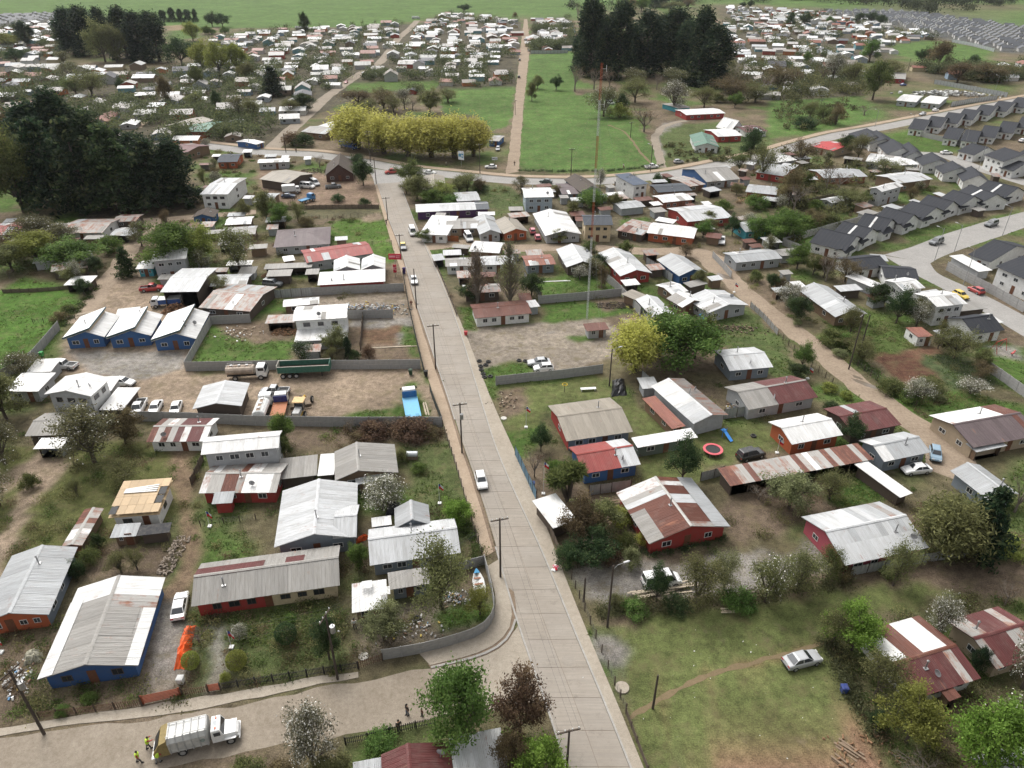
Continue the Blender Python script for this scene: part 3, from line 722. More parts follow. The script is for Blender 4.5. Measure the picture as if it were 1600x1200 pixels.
# ------------------------------------------------------------------ houses
RC = {   # roof colours: (tint, rusty?)
 'white': ((0.70, 0.70, 0.69), 0), 'zinc': ((0.40, 0.412, 0.42), 0), 'pale': ((0.52, 0.53, 0.537), 0), 'grey': ((0.30, 0.288, 0.268), 0),
 'old': ((0.27, 0.255, 0.24), 1), 'mix': ((0.38, 0.367, 0.345), 1), 'rust': ((0.135, 0.052, 0.036), 0), 'red': ((0.29, 0.068, 0.06), 0),
 'maroon': ((0.115, 0.036, 0.034), 0), 'dark': ((0.035, 0.038, 0.046), 2), 'slate': ((0.085, 0.095, 0.11), 2), 'green': ((0.10, 0.20, 0.15), 0),
 'brown': ((0.10, 0.08, 0.065), 2), 'plum': ((0.125, 0.095, 0.098), 0), 'beige': ((0.29, 0.26, 0.215), 0), 'ply': ((0.48, 0.35, 0.20), 3),
 'blue': ((0.06, 0.085, 0.13), 0), 'tarp': ((0.02, 0.021, 0.025), 3), 'rosy': ((0.24, 0.095, 0.07), 1), 'brightred': ((0.45, 0.05, 0.05), 0)}
W = dict(white=(0.74,0.74,0.72), cream=(0.56,0.46,0.30), red=(0.33,0.035,0.028), orange=(0.42,0.10,0.035), blue=(0.04,0.12,0.30), navy=(0.025,0.08,0.22),
 grey=(0.40,0.41,0.42), bgrey=(0.20,0.235,0.27), wood=(0.20,0.13,0.08), dwood=(0.09,0.065,0.05), brown=(0.085,0.04,0.03), purple=(0.07,0.025,0.10),
 pblue=(0.36,0.43,0.48), teal=(0.05,0.30,0.36), pink=(0.42,0.08,0.11), beige=(0.38,0.30,0.21), green=(0.13,0.17,0.14), brick=(0.26,0.10,0.055), zinc=(0.36,0.38,0.39), yellow=(0.50,0.36,0.08))

def window_meshes():
    d = {}
    for k, fm in (('w', FRAME_W), ('d', FRAME_D)):
        mb = MB(); w, h, t = .6, .5, .07
        mb.box(-w, w, -.05, .02, -h, -h + t); mb.box(-w, w, -.05, .02, h - t, h)
        mb.box(-w, -w + t, -.05, .02, -h + t, h - t); mb.box(w - t, w, -.05, .02, -h + t, h - t); mb.box(-.025, .025, -.045, .02, -h + t, h - t)
        d[k] = mb.mesh('window_frame', fm)
    mb = MB(); mb.box(-.54, .54, -.028, .0, -.44, .44); d['p'] = mb.mesh('pane', GLASS)
    mb = MB(); mb.box(-.45, .45, -.04, .02, 0, 2.0); mb.box(.30, .36, -.09, -.04, .95, 1.05); d['door'] = mb.mesh('door', DOORM)
    return d
WM = window_meshes()
def chimney_mesh():
    mb = MB(); mb.bar((0, 0, -.5), (0, 0, 1.1), .085, None, 8); mb.bar((0, 0, 1.12), (0, 0, 1.28), .17, .03, 8); mb.box(-.25, .25, -.25, .25, -.05, .03)
    return mb.mesh('chimney', STEEL)
CHIM = chimney_mesh()
def dish_mesh():
    mb = MB(); rings = []
    for r, z in ((.02, 0), (.22, .03), (.42, .11), (.40, .13), (.2, .06)):
        rings.append([(r * math.cos(i * math.pi / 6), z, r * math.sin(i * math.pi / 6)) for i in range(12)])
    mb.loft([[(x, -y, z + .6) for x, y, z in rg] for rg in rings]); mb.bar((0, .05, 0), (0, .02, .55), .03); mb.bar((0, -.02, .6), (0, -.42, .62), .015)
    return mb.mesh('satellite_dish', flat('dish', (0.30, 0.30, 0.31), .5))
DISH = dish_mesh()
HOUSE_N = [0]
FOOT = []            # footprints (cx, cy, rz, hx, hy)
def sheet_mesh(w, l, z0, z1, mat):
    """one corrugated sheet: w along the ridge, sloping from z0 (y=0) to z1 (y=l)"""
    mb = MB(); k = 6; top = []; 
    prof = [(-w / 2 + w * i / (k * 2), 0.0 if i % 2 else 0.028) for i in range(k * 2 + 1)]
    n = len(prof)
    v = [(x, 0, z0 + h) for x, h in prof] + [(x, l, z1 + h) for x, h in prof]
    mb.add(v, [(i, i + 1, n + i + 1, n + i) for i in range(n - 1)])
    mb.add([(-w / 2, 0, z0 + .014), (w / 2, 0, z0 + .014), (w / 2, 0, z0 - .02), (-w / 2, 0, z0 - .02)], [(0, 3, 2, 1)])
    return mb.mesh('roof_sheet', mat)

def house(label, A, B, C_, h=2.5, ridge='x', roof='zinc', wall='white', rise=None, kind='house', cat='house', rtype='gable', rp=.5, o=.5,
          gwall=None, win=1, near=2, left=1, right=1, frame='w', door=1, chim=None, dish=None, patch=None, sheets=None, parent=None, open_near=False, base_z=0.0, far2=None, group=None):
    HOUSE_N[0] += 1
    if h < 3.7: h *= .84
    if rise and rtype != 'mono': rise *= .85
    rnd = random.Random(HOUSE_N[0] * 31 + 5)
    hc = h + (rise if (rtype == 'mono' and rise) else 0)
    a = G(A[0], A[1], h); b_ = G(B[0], B[1], h)
    u = (b_ - a); u.z = 0; L_ = u.length; u.normalize(); n = Vector((-u.y, u.x, 0))
    if isinstance(C_, (int, float)): D = float(C_)
    else:
        c = G(C_[0], C_[1], hc); D = max(1.2, (c - b_).dot(n))
    ctr = (a + b_) / 2 + n * D / 2
    if ridge == 'x': ex, ln, dp = u, L_, D
    else: ex, ln, dp = n, D, L_
    rz = math.atan2(ex.y, ex.x)
    if rise is None: rise = dp * (.14 if rtype != 'mono' else .06)
    tint, rust = RC[roof]
    py = PX((ctr.x, ctr.y, 0))[1]; s_px = scale_at(py)
    if sheets is None: sheets = s_px > 7.6 and roof not in ('dark', 'slate', 'brown', 'ply', 'tarp')
    if parent is None:
        root = ob(kind, None, None, (ctr.x, ctr.y, base_z), rz)
        tag(root, label, cat, group, PX((ctr.x, ctr.y, 1.5)))
        FOOT.append((ctr.x, ctr.y, rz, ln / 2, dp / 2))
        off_ = Matrix.Identity(4)
        pre = ''
    else:
        root = parent
        off_ = parent.matrix_basis.inverted() @ (Matrix.Translation((ctr.x, ctr.y, base_z)) @ Matrix.Rotation(rz, 4, 'Z'))
        FOOT.append((ctr.x, ctr.y, rz, ln / 2, dp / 2))
        pre = 'annex_'
    def put(name, data, par, loc, r=0.0, scale=None, color=None):
        if par is root and parent is not None:
            p = off_ @ Vector(loc); ang = math.atan2(off_[1][0], off_[0][0]) + r
            return ob(name, data, par, p, ang, scale, color)
        return ob(name, data, par, loc, r, scale, color)
    hx, hy = ln / 2, dp / 2
    yr = -hy + dp * rp
    def zr(y):          # underside of the roof at local y
        if rtype == 'mono':
            t = (y + hy) / dp if ridge == 'x' else (hy - y) / dp
            return h + rise * t
        if rtype == 'flat': return h
        return h + rise * ((y + hy) / (yr + hy) if y <= yr else (hy - y) / (hy - yr))
    # walls
    ox = min(o, hx * .3); oy = min(o, hy * .3)
    wx, wy = hx - ox, hy - oy; th = .05
    mb = MB()
    prof = [(-wy, 0), (wy, 0), (wy, zr(wy) - th)] + ([(yr, zr(yr) - th)] if rtype in ('gable', 'hip') else []) + [(-wy, zr(-wy) - th)]
    if rtype == 'hip': prof = [(-wy, 0), (wy, 0), (wy, zr(wy) - th), (-wy, zr(-wy) - th)]
    k = len(prof)
    v = [(-wx, y, z) for y, z in prof] + [(wx, y, z) for y, z in prof]
    wmat = wall_mat(W[wall] if isinstance(wall, str) else wall)
    gm = wall_mat(W[gwall]) if gwall else wmat
    sides = [(i, k + i, k + (i + 1) % k, (i + 1) % k) for i in range(k)]
    sides = [tuple(reversed(f)) for f in sides]
    if open_near:                       # open shelter: leave the near side open, keep back and ends
        if ridge == 'x': sides = [f for f in sides if not all(abs(v[i][1] + wy) < 1e-6 for i in f)]
    mb.add(v, sides, 0)
    ends = [tuple(range(k)), tuple(range(2 * k - 1, k - 1, -1))]
    if open_near and ridge == 'y': ends = [ends[1]]
    mb.add(v, ends, 1)
    wo = put(pre + 'wall', mb.mesh('wall', [wmat, gm]), root, (0, 0, 0))
    if open_near:
        pm = box_mesh(DARKWOOD); np_ = max(2, int((ln if ridge == 'x' else dp) / 3) + 1)
        for i in range(np_):
            t = i / (np_ - 1) * 2 - 1
            p = (t * (wx - .1), -wy + .1) if ridge == 'x' else (-wx + .1, t * (wy - .1))
            put('post', pm, root, (p[0], p[1], 0), 0, (.14, .14, zr(p[1]) - th - .01))
    # roof slab
    t0, t1 = 0.0, .06
    mb = MB()
    rmat = {0: SHEET, 1: SHEET_R, 2: SHINGLE, 3: MATTE}[rust]
    if rtype == 'hip':
        q = min(hy * .9, hx * .8)
        for z_ in (0,):
            v = [(-hx, -hy, h), (hx, -hy, h), (hx, hy, h), (-hx, hy, h), (-hx + q, yr, h + rise), (hx - q, yr, h + rise)]
            mb.add(v, [(0, 1, 5, 4), (1, 2, 5), (2, 3, 4, 5), (3, 0, 4), (3, 2, 1, 0)])
        sheets = False
    elif rtype in ('mono', 'flat'):
        v = [(-hx, -hy, zr(-hy)), (hx, -hy, zr(-hy)), (hx, hy, zr(hy)), (-hx, hy, zr(hy))]
        mb.add(v + [(x, y, z + t1) for x, y, z in v], [(3, 2, 1, 0), (4, 5, 6, 7), (0, 1, 5, 4), (1, 2, 6, 5), (2, 3, 7, 6), (3, 0, 4, 7)])
    else:
        pr = [(-hy, h), (yr, h + rise), (hy, h), (hy, h + t1), (yr, h + rise + t1), (-hy, h + t1)]
        v = [(-hx, y, z) for y, z in pr] + [(hx, y, z) for y, z in pr]
        f = [(i, (i + 1) % 6, 6 + (i + 1) % 6, 6 + i) for i in range(6)]
        f = [tuple(reversed(x)) for x in f]
        f = [tuple(reversed(x)) for x in f]
        mb.add(v, f + [(0, 5, 4, 1), (1, 4, 3, 2), (6, 7, 10, 11), (7, 8, 9, 10)])
    ro = put(pre + 'roof', mb.mesh('roof', rmat), root, (0, 0, 0), 0, None, tint)
    HINFO[root.name] = HINFO.get(root.name) or (hx, hy, yr, h, rise, ro)
    pf = patch or (lambda t, side, r: None)
    if sheets:
        nS = max(2, int(round(ln / 1.0))); w_ = ln / nS
        slopes = []
        if rtype in ('mono', 'flat'): slopes = [(-hy, zr(-hy), hy, zr(hy))]
        else: slopes = [(-hy, h, yr, h + rise), (hy, h, yr, h + rise)]
        for si, (y0, z0, y1, z1) in enumerate(slopes):
            l = abs(y1 - y0) + .06
            sm = {k_: sheet_mesh(w_ * 1.0, l, 0, z1 - z0, m_) for k_, m_ in ((0, SHEET_N), (1, SHEET_NR))}
            for i in range(nS):
                x = -hx + w_ * (i + .5)
                t = (i + .5) / nS
                if ridge == 'y': t = t
                pc = pf(t, si, rnd)
                rc = tint; rr = 1 if (rust == 1 and rnd.random() < .7) else 0
                if pc: rc, q_ = RC[pc]; rr = 1 if q_ == 1 else 0
                elif rust == 1:
                    z_ = rnd.random()
                    if z_ < .22: rc = RC['rust'][0]
                    elif z_ < .42: rc = RC['white'][0]
                f_ = rnd.uniform(.88, 1.08)
                so = ob('roof_sheet', sm[rr], ro, (x, y0 - (.06 if y0 < 0 else -.06), z0 + t1 + .012 + (i % 2) * .012), 0, None, tuple(min(.95, c_ * f_) for c_ in rc))
                if y0 > y1: so.rotation_euler = (0, 0, math.pi)
        if rtype == 'gable':
            mb = MB(); mb.add([(-hx, yr - .22, h + rise + t1 - .0), (hx, yr - .22, h + rise + t1), (hx, yr, h + rise + t1 + .09), (-hx, yr, h + rise + t1 + .09), (hx, yr + .22, h + rise + t1), (-hx, yr + .22, h + rise + t1)], [(0, 1, 2, 3), (3, 2, 4, 5)])
            ob('ridge_cap', mb.mesh('ridge_cap', SHEET_N), ro, (0, 0, .02), 0, None, tuple(min(.9, c_ * 1.12) for c_ in tint))
    elif rtype == 'gable' and s_px > 3.4:
        mb = MB(); mb.add([(-hx, yr - .2, h + rise + t1 - .01), (hx, yr - .2, h + rise + t1 - .01), (hx, yr, h + rise + t1 + .06), (-hx, yr, h + rise + t1 + .06), (hx, yr + .2, h + rise + t1 - .01), (-hx, yr + .2, h + rise + t1 - .01)], [(0, 1, 2, 3), (3, 2, 4, 5)])
        ob('ridge_cap', mb.mesh('ridge_cap', SHEET_N if rust != 2 else SHINGLE), ro, (0, 0, .015), 0, None, tuple(min(.9, c_ * 1.15) for c_ in tint))
        if patch is None and rust != 2 and not sheets:
            # a few replaced sheets and skylight strips
            for _ in range(rnd.randint(1, 5)):
                x = rnd.uniform(-hx + .7, hx - .7); sd = rnd.choice((-1, 1)); y0 = sd * hy
                l = abs(yr - y0) * rnd.uniform(.5, .95)
                so = ob('roof_sheet', sheet_mesh(rnd.choice((.9, 1.8)), l, 0, rise * l / abs(yr - y0), SHEET_N), ro, (x, y0, h + t1 + .012), 0, None, RC[rnd.choice(('white', 'grey', 'zinc', 'zinc', 'grey', 'rust' if rust else 'pale'))][0])
                if sd > 0: so.rotation_euler = (0, 0, math.pi)
    # windows and doors
    if win:
        floors = [1.28] if h < 3.9 else [1.4, h - 1.15]
        def wins(count, length, place, with_door):
            if count <= 0: return
            slots = count + (1 if with_door else 0)
            for fi, zc in enumerate(floors):
                for i in range(slots):
                    t = (i + .5) / slots * 2 - 1
                    if with_door and i == slots // 2 and fi == 0:
                        loc, r = place(t * length * .86, 0); put('door', WM['door'], root, loc, r); continue
                    loc, r = place(t * length * .86, zc)
                    w_ = put('window', WM[frame], root, loc, r, (min(1.2, length / slots * 1.0) * rnd.uniform(.7, 1), 1, rnd.uniform(.75, .95)))
                    ob('pane', WM['p'], w_, (0, 0, 0))
        if ridge == 'x':
            wins(near, wx, lambda t, z: ((t, -wy - .003, z), 0), door)
            wins(left, wy, lambda t, z: ((-wx - .003, t, z), -math.pi / 2), 0)
            wins(right, wy, lambda t, z: ((wx + .003, t, z), math.pi / 2), 0)
        else:
            wins(near, wy, lambda t, z: ((-wx - .003, t, z), -math.pi / 2), door)
            wins(left, wx, lambda t, z: ((t, wy + .003, z), math.pi), 0)
            wins(right, wx, lambda t, z: ((t, -wy - .003, z), 0), 0)
    if chim is None: chim = cat == 'house' and s_px > 3.8 and rnd.random() < .75
    if chim:
        x, y = rnd.uniform(-.6, .6) * hx, rnd.uniform(-.5, .5) * hy
        put(pre + 'chimney', CHIM, root, (x, y, zr(y) + .1))
    if dish is None: dish = cat == 'house' and s_px > 5 and rnd.random() < .35
    if dish:
        x, y = rnd.uniform(-.8, .8) * hx, -hy * .7
        put('satellite_dish', DISH, root, (x, y, zr(y) + .05), rnd.uniform(0, 6))
    return root
HINFO = {}
def overlay(root, side, x0, x1, v0, v1, key):
    """extra sheets nailed over part of a slope: x along the ridge, v from eave (0) to ridge (1)"""
    hx, hy, yr, h, rise, ro = HINFO[root.name]; y0 = -hy if side == 0 else hy; run = abs(yr - y0); l = run * (v1 - v0); n = max(1, int(round((x1 - x0) * 2 * hx / 1.0))); w_ = (x1 - x0) * 2 * hx / n
    sm = sheet_mesh(w_, l, 0, rise * (v1 - v0), SHEET_N if RC[key][1] != 1 else SHEET_NR); r = random.Random(len(root.name) + n)
    for i in range(n):
        sg = 1 if side == 0 else -1; f = r.uniform(.92, 1.05)
        o_ = ob('roof_sheet', sm, ro, (-hx + 2 * hx * x0 + w_ * (i + .5), y0 + sg * (run * v0 - (.1 if v0 == 0 else 0)), h + rise * v0 + .125 + (i % 2) * .01), 0, None, tuple(min(.95, c * f) for c in RC[key][0]))
        if side: o_.rotation_euler = (0, 0, math.pi)
def bands(*bs):
    """patch function: list of (from, to, roofkey[, slope])"""
    def f(t, side, r):
        for q in bs:
            if q[0] <= t < q[1] and (len(q) < 4 or q[3] == side): return q[2]
        return None
    return f
H = house
# ---- near left
b=H('blue house with grey and white roof', (60,1063),(215,1041),(242,905), 2.6,'y','grey','blue', rise=1.5, gwall='navy', near=2, right=3, frame='d', patch=lambda t,s,r: 'white' if t>.78 else ('mix' if (s==0 and t>.4) else None))
overlay(b,1,0,.82,0,.32,'white'); overlay(b,0,.0,.62,0,.26,'white'); overlay(b,0,.30,.62,.3,.95,'grey')
b=H('red-fronted house with long grey roof', (-38,978),(76,961),(125,855), 2.7,'y','zinc','bgrey', gwall='orange', rise=1.3, near=3, right=3, frame='w', dish=False)
b=H('long red and cream house with grey roof', (299,948),(531,915),(530,853), 2.7,'x','grey','red', rise=1.6, near=6, gwall='cream', frame='d', patch=None)
overlay(b,1,0,.47,.45,1,'maroon'); overlay(b,1,.62,.75,.45,1,'maroon'); overlay(b,0,.0,.47,.93,1.0,'maroon')
# the right half of this house is painted cream
def cream_half(root):
    w=[c for c in root.children if c.name.startswith('wall')][0]
    xs=[v.co.x for v in w.data.vertices]; ys=[v.co.y for v in w.data.vertices]; zs=[v.co.z for v in w.data.vertices if abs(v.co.y-min(ys))<.01]
    mb=MB(); mb.box(-0.1,max(xs)-.0,min(ys)-.03,min(ys)+.02,0.02,max(zs)-.02); ob('front_panel',mb.mesh('front_panel',wall_mat(W['cream'])),root)
cream_half(b)
b=H('large pale-roofed house with cross gable', (429,856),(557,841),(552,756), 3.0,'y','pale','bgrey', rise=1.7, near=2, right=2)
H('', (520,842),(557,839),(556,790), 3.3,'x','pale','bgrey', rise=1.2, parent=b, win=0, chim=False, dish=False)
b=H('pale T-roofed house beside street fence', (578,884),(720,864),(714,810), 2.7,'x','pale','bgrey', rise=1.6, near=4, dish=False)
H('', (618,826),(672,820),(664,790), 3.0,'y','zinc','bgrey', rise=1.4, parent=b, win=0, chim=False, dish=False)
H('', (581,824),(612,820),(611,806), 2.5,'x','white','bgrey', rtype='mono', rise=.2, parent=b, win=0, chim=False, dish=False)
b=H('low shed roof with white pallets', (550,958),(606,950),(608,905), 2.5,'x','white','wood', rtype='mono', rise=.2, kind='shed', cat='shed', near=1, right=0, left=0)
H('', (608,922),(672,912),(668,886), 2.5,'x','grey','bgrey', rtype='mono', rise=.3, parent=b, near=2, chim=False, dish=False)
b=H('brown house with ribbed grey gable roof', (524,752),(622,739),(614,695), 2.7,'y','grey','wood', rise=1.5, near=2, dish=False, rp=.62)
H('', (434,750),(495,743),(494,711), 2.4,'x','grey','dwood', rtype='mono', rise=.2, parent=b, win=0, chim=False, dish=False)
H('', (496,744),(522,742),(519,709), 2.3,'x','white','dwood', rtype='mono', rise=.15, parent=b, win=0, chim=False, dish=False)
H('', (557,758),(610,747),(606,738), 2.2,'x','pale','wood', rtype='mono', rise=.2, parent=b, win=0, chim=False, dish=False)
b=H('red house under white two-storey annex', (311,771),(432,770),(432,725), 2.6,'x','mix','red', rise=1.1, near=3, patch=lambda t,s,r: 'white' if (t>.35 and s==0 and r.random()<.7) else None)
H('', (314,711),(436,700),(436,674), 5.0,'x','white','grey', rise=.9, parent=b, near=3, left=1, right=1, chim=False, dish=False)
H('', (331,788),(363,786),(364,768), 2.3,'x','zinc','red', rtype='mono', rise=.4, parent=b, win=0, chim=False, dish=False)
b=H('white house under construction with plywood roof', (169,810),(249,804),(269,751), 2.9,'x','ply','white', rtype='mono', rise=.35, near=1, left=0, right=1, door=1, chim=False, dish=False, frame='d')
def ply_holes(root):
    x0,x1,y0,y1=[],[],[],[]
    ro=[c for c in root.children if c.name.startswith('roof')][0]; vs=[v.co for v in ro.data.vertices]
    hx=max(v.x for v in vs); hy=max(v.y for v in vs); zt=lambda y: 2.9+.35*(y+hy)/(2*hy)+.06
    pm=MATTE
    nx_,ny_=6,4
    for i in range(nx_):
        for j in range(ny_):
            if (i==0 and j==0) or (i==nx_-1 and j in (1,2)): 
                mb=MB(); mb.box(-hx/nx_+.1,hx/nx_-.1,-hy/ny_+.1,hy/ny_-.1,0,.02); o_=ob('roof_opening',mb.mesh('roof_opening',DARK),ro,(-hx+hx*2/nx_*(i+.5),-hy+hy*2/ny_*(j+.5),zt(-hy+hy*2/ny_*(j+.5))+.012)); o_.rotation_euler=(math.atan(.35/(2*hy)),0,0); continue
            mb=MB(); mb.box(-hx/nx_+.015,hx/nx_-.015,-hy/ny_+.015,hy/ny_-.015,0,.02)
            f=RND.uniform(.85,1.1); o_=ob('plywood_board',mb.mesh('plywood_board',MATTE),ro,(-hx+hx*2/nx_*(i+.5),-hy+hy*2/ny_*(j+.5),zt(-hy+hy*2/ny_*(j+.5))+.008),0,None,(.50*f,.37*f,.23*f)); o_.rotation_euler=(math.atan(.35/(2*hy)),0,0)
    for k in range(4):
        mb=MB(); mb.box(-2.2,2.2,-.12,.12,0,.07); ob('loose_plank',mb.mesh('loose_plank',FRAME_W),ro,(-.2,hy*.30+.34*k-.3,zt(hy*.5)+.06),.05*k)
ply_holes(b)
b=H('small zinc lean-to with black tarp', (172,841),(213,838),(221,817), 2.0,'x','zinc','wood', rtype='mono', rise=.3, kind='shed', cat='shed', near=1, left=0, right=0, open_near=False)
H('', (214,838),(265,832),(270,816), 2.0,'x','tarp','dwood', rtype='mono', rise=.25, parent=b, win=0, chim=False, dish=False)
b=H('long junk shed with pale sheet roof', (97,855),(128,853),(160,795), 2.0,'y','mix','wood', rise=.3, kind='shed', cat='shed', near=0, left=0, right=0, win=0)
b=H('house with striped rust and zinc roof', (229,691),(322,690),(345,654), 2.5,'x','mix','white', rise=.9, near=3, patch=lambda t,s,r: 'maroon' if .48<t<.86 and r.random()<.9 else ('white' if t>=.86 else None))
b=H('weathered grey-roofed house in orchard', (39,682),(125,679),(140,644), 2.7,'x','grey','dwood', rise=.9, near=2)
H('', (52,702),(96,701),(105,684), 2.3,'x','white','zinc', rtype='mono', rise=.2, parent=b, win=0, chim=False, dish=False, open_near=True)
b=H('grey two-storey house with white roof', (69,617),(142,620),(165,591), 5.0,'y','white','white', gwall='grey', rise=1.1, near=2, right=2, frame='d', dish=True)
H('', (142,612),(174,611),(190,588), 3.0,'x','white','grey', rtype='mono', rise=.3, parent=b, near=1, chim=False, dish=False)
H('', (155,641),(192,641),(216,606), 2.6,'x','white','dwood', rtype='mono', rise=.2, parent=b, win=0, chim=False, dish=False, open_near=True)
b=H('white open carport by boundary wall', (40,583),(80,581),(95,560), 2.7,'x','white','grey', rtype='mono', rise=.2, kind='carport', cat='carport', win=0, open_near=True)
H('', (5,612),(60,612),(82,583), 2.8,'x','white','grey', rtype='mono', rise=.3, parent=b, near=1, chim=False, dish=False)
def blue_house(label, A,B,C_):
    r=H(label, A,B,C_, 2.7,'y','white','blue', rise=1.7, rp=.42, near=2, left=0, right=1, frame='w', o=.45)
    ro=[c for c in r.children if c.name.startswith('roof')][0]; vs=[v.co for v in ro.data.vertices]; hx=max(v.x for v in vs); hy=max(v.y for v in vs); zr=max(v.z for v in vs); yr=-hy+2*hy*.42; ze=min(v.z for v in vs)
    k=(zr-ze)/(hy-yr); e=.95; z0=ze+.30
    mb=MB(); a=[(-hx-.1,hy+.1,z0+.02),(hx,hy+.1,z0+.02),(hx,yr-e,z0+k*(hy-yr+e)+.06),(-hx-.1,yr-e,z0+k*(hy-yr+e)+.06)]
    mb.loft([a,[(x,y,z+.07) for x,y,z in a]]); ob('raised_roof',mb.mesh('raised_roof',SHEET),r,(0,0,0),0,None,(.86,.86,.85))
    mb=MB(); mb.box(-hx+.3,hx-.3,yr-e+.25,yr-.05,zr-.35,z0+k*(hy-yr+.2)); ob('clerestory',mb.mesh('clerestory',wall_mat(W['beige'])),r)
    mb=MB(); ze2=z0+k*(hy-yr+e)+.06; mb.box(-hx-.14,hx,yr-e-.07,yr-e-.01,ze2-.22,ze2+.09); ob('fascia',mb.mesh('fascia',flat('fascia_teal',(.06,.11,.12),.6)),r)
    mb=MB(); a=[(-hx-.16,hy+.14,z0-.12),(-hx-.11,hy+.14,z0-.12),(-hx-.11,yr-e,ze2-.2),(-hx-.16,yr-e,ze2-.2)]; mb.loft([a,[(x,y,z+.3) for x,y,z in a]]); ob('fascia',mb.mesh('fascia',MATS['fascia_teal']),r)
    return r
blue_house('leftmost of three blue white-roofed houses', (99,531),(163,527),(184,494))
blue_house('middle of three blue white-roofed houses', (167,530),(236,525),(256,492))
blue_house('rightmost of three blue white-roofed houses', (237,534),(306,530),(329,489))
H('flat white shelter behind blue houses', (180,496),(216,492),(222,479), 2.4,'x','white','wood', rtype='mono', rise=.2, kind='shelter', cat='shed', win=0, open_near=True)
H('open firewood workshop with patched roof', (250,457),(310,456),(322,419), 4.0,'x','pale','dwood', rise=.8, kind='workshop', cat='workshop', win=0, open_near=True, patch=lambda t,s,r: 'maroon' if t<.3 and s==0 else None)
b=H('grey upper-storey house with cyan wing', (236,409),(291,404),(297,388), 5.0,'x','white','grey', rtype='mono', rise=.5, near=2, left=0, right=0)
H('', (212,421),(240,420),(239,407), 2.5,'x','zinc','teal', rise=.6, parent=b, near=2, chim=False, dish=False)
b=H('broad grey patched roof house by lumber yard', (310,481),(391,487),(400,446), 2.7,'x','mix','dwood', rise=1.2, near=2)
H('', (327,448),(385,446),(386,428), 2.6,'x','pale','dwood', rise=.7, parent=b, win=0, chim=False, dish=False)
H('rusty farm house on the green field', (79,425),(137,418),(150,402), 2.7,'x','mix','dwood', rise=.7, near=2)
H('white open shed below rusty farm house', (99,446),(139,445),(147,431), 2.3,'x','white','dwood', rtype='mono', rise=.2, kind='shed', cat='shed', win=0, open_near=True)
H('white-walled house with rust-striped roof by grove', (90,365),(160,364),(176,342), 2.7,'x','mix','white', rise=.9, near=2)
H('long dull red roof at left edge', (-25,369),(27,366),(40,347), 2.7,'x','red','wood', rise=.9, near=2)
H('small rusty roof beside dirt lane', (175,347),(213,346),(217,335), 2.4,'x','mix','dwood', rise=.5, near=1, kind='shed', cat='shed')
H('open zinc shelter beside blossom tree', (170,368),(205,369),(208,356), 2.4,'x','zinc','dwood', rise=.5, kind='shed', cat='shed', win=0, open_near=True)
H('small blue gabled house with brown roof', (299,341),(334,340),(341,329), 2.6,'y','brown','blue', rise=1.2, near=2)
H('stilted white-roofed house with balcony', (312,304),(356,304),(357,278), 4.5,'x','pale','white', rise=.8, near=2, frame='d')
H('orange house with dark grey roof', (338,254),(371,253),(385,240), 2.8,'x','slate','orange', rise=1.0, near=2)
H('red-roofed house by grove corner', (260,235),(291,239),(306,225), 3.4,'x','maroon','wood', rise=1.2, near=2)
H('brick shed with green roof', (286,206),(322,206),(335,190), 3.2,'x','green','brick', rise=.9, near=1)
H('beige open barn by far road', (256,197),(294,200),(302,185), 3.6,'y','beige','dwood', rise=1.2, kind='barn', cat='barn', win=0)
H('bright white roof beside blue gabled house', (351,352),(392,350),(399,338), 2.6,'x','white','wood', rise=.5, near=2)
H('dull grey flat roof under white roof', (352,369),(399,366),(400,353), 2.6,'x','grey','wood', rise=.5, near=2)
# ---- centre top-left
H('steep brown A-frame house', (507,275),(554,273),(550,255), 2.6,'y','brown','brown', rise=4.2, near=2, frame='w')
H('leaning grey barn with rust patch', (405,280),(450,287),(472,269), 3.4,'x','beige','dwood', rise=1.3, kind='barn', cat='barn', win=0)
H('long white-roofed store by road', (402,255),(452,253),(455,247), 2.9,'x','white','grey', rise=.4, near=3)
H('grey shed roof by car yard', (395,316),(425,316),(426,302), 2.7,'x','zinc','wood', rise=.6, near=1, kind='shed', cat='shed')
H('wide grey hipped-roof house', (427,387),(516,381),(517,354), 2.7,'x','plum','grey', rise=1.4, rtype='hip', near=3)
H('long red-roofed house beside lawn', (479,411),(584,396),(580,376), 3.0,'x','red','grey', rise=1.0, near=3)
b=H('white twin-gabled shop by street', (496,446),(602,440),(602,420), 3.0,'x','white','red', rtype='mono', rise=.3, near=3)
H('', (521,425),(563,422),(563,404), 3.0,'y','white','grey', rise=1.3, parent=b, win=0, chim=False, dish=False)
H('', (564,422),(602,420),(600,403), 3.0,'y','white','grey', rise=1.3, parent=b, win=0, chim=False, dish=False)
H('open firewood shed with grey roof', (412,421),(487,418),(486,410), 2.3,'x','grey','dwood', rtype='mono', rise=.2, kind='shed', cat='shed', win=0, open_near=True)
b=H('white two-storey house with white porch', (457,502),(542,497),(540,475), 5.0,'x','white','white', rise=.7, near=2, frame='d', right=0)
H('', (460,534),(541,530),(541,509), 2.7,'x','white','grey', rtype='mono', rise=.5, parent=b, near=1, chim=False, dish=False)
H('small white roof behind two-storey house', (442,480),(499,475),(499,464), 2.4,'x','white','wood', rise=.4, kind='shed', cat='shed', near=1)
H('patched lean-to left of two-storey house', (414,506),(460,504),(459,491), 2.3,'x','mix','dwood', rtype='mono', rise=.2, kind='shed', cat='shed', win=0, open_near=True)
H('wide pale-roofed warehouse in dirt yard', (301,640),(377,635),(391,599), 3.2,'y','pale','dwood', rise=1.0, kind='warehouse', cat='warehouse', win=0, rp=.5)
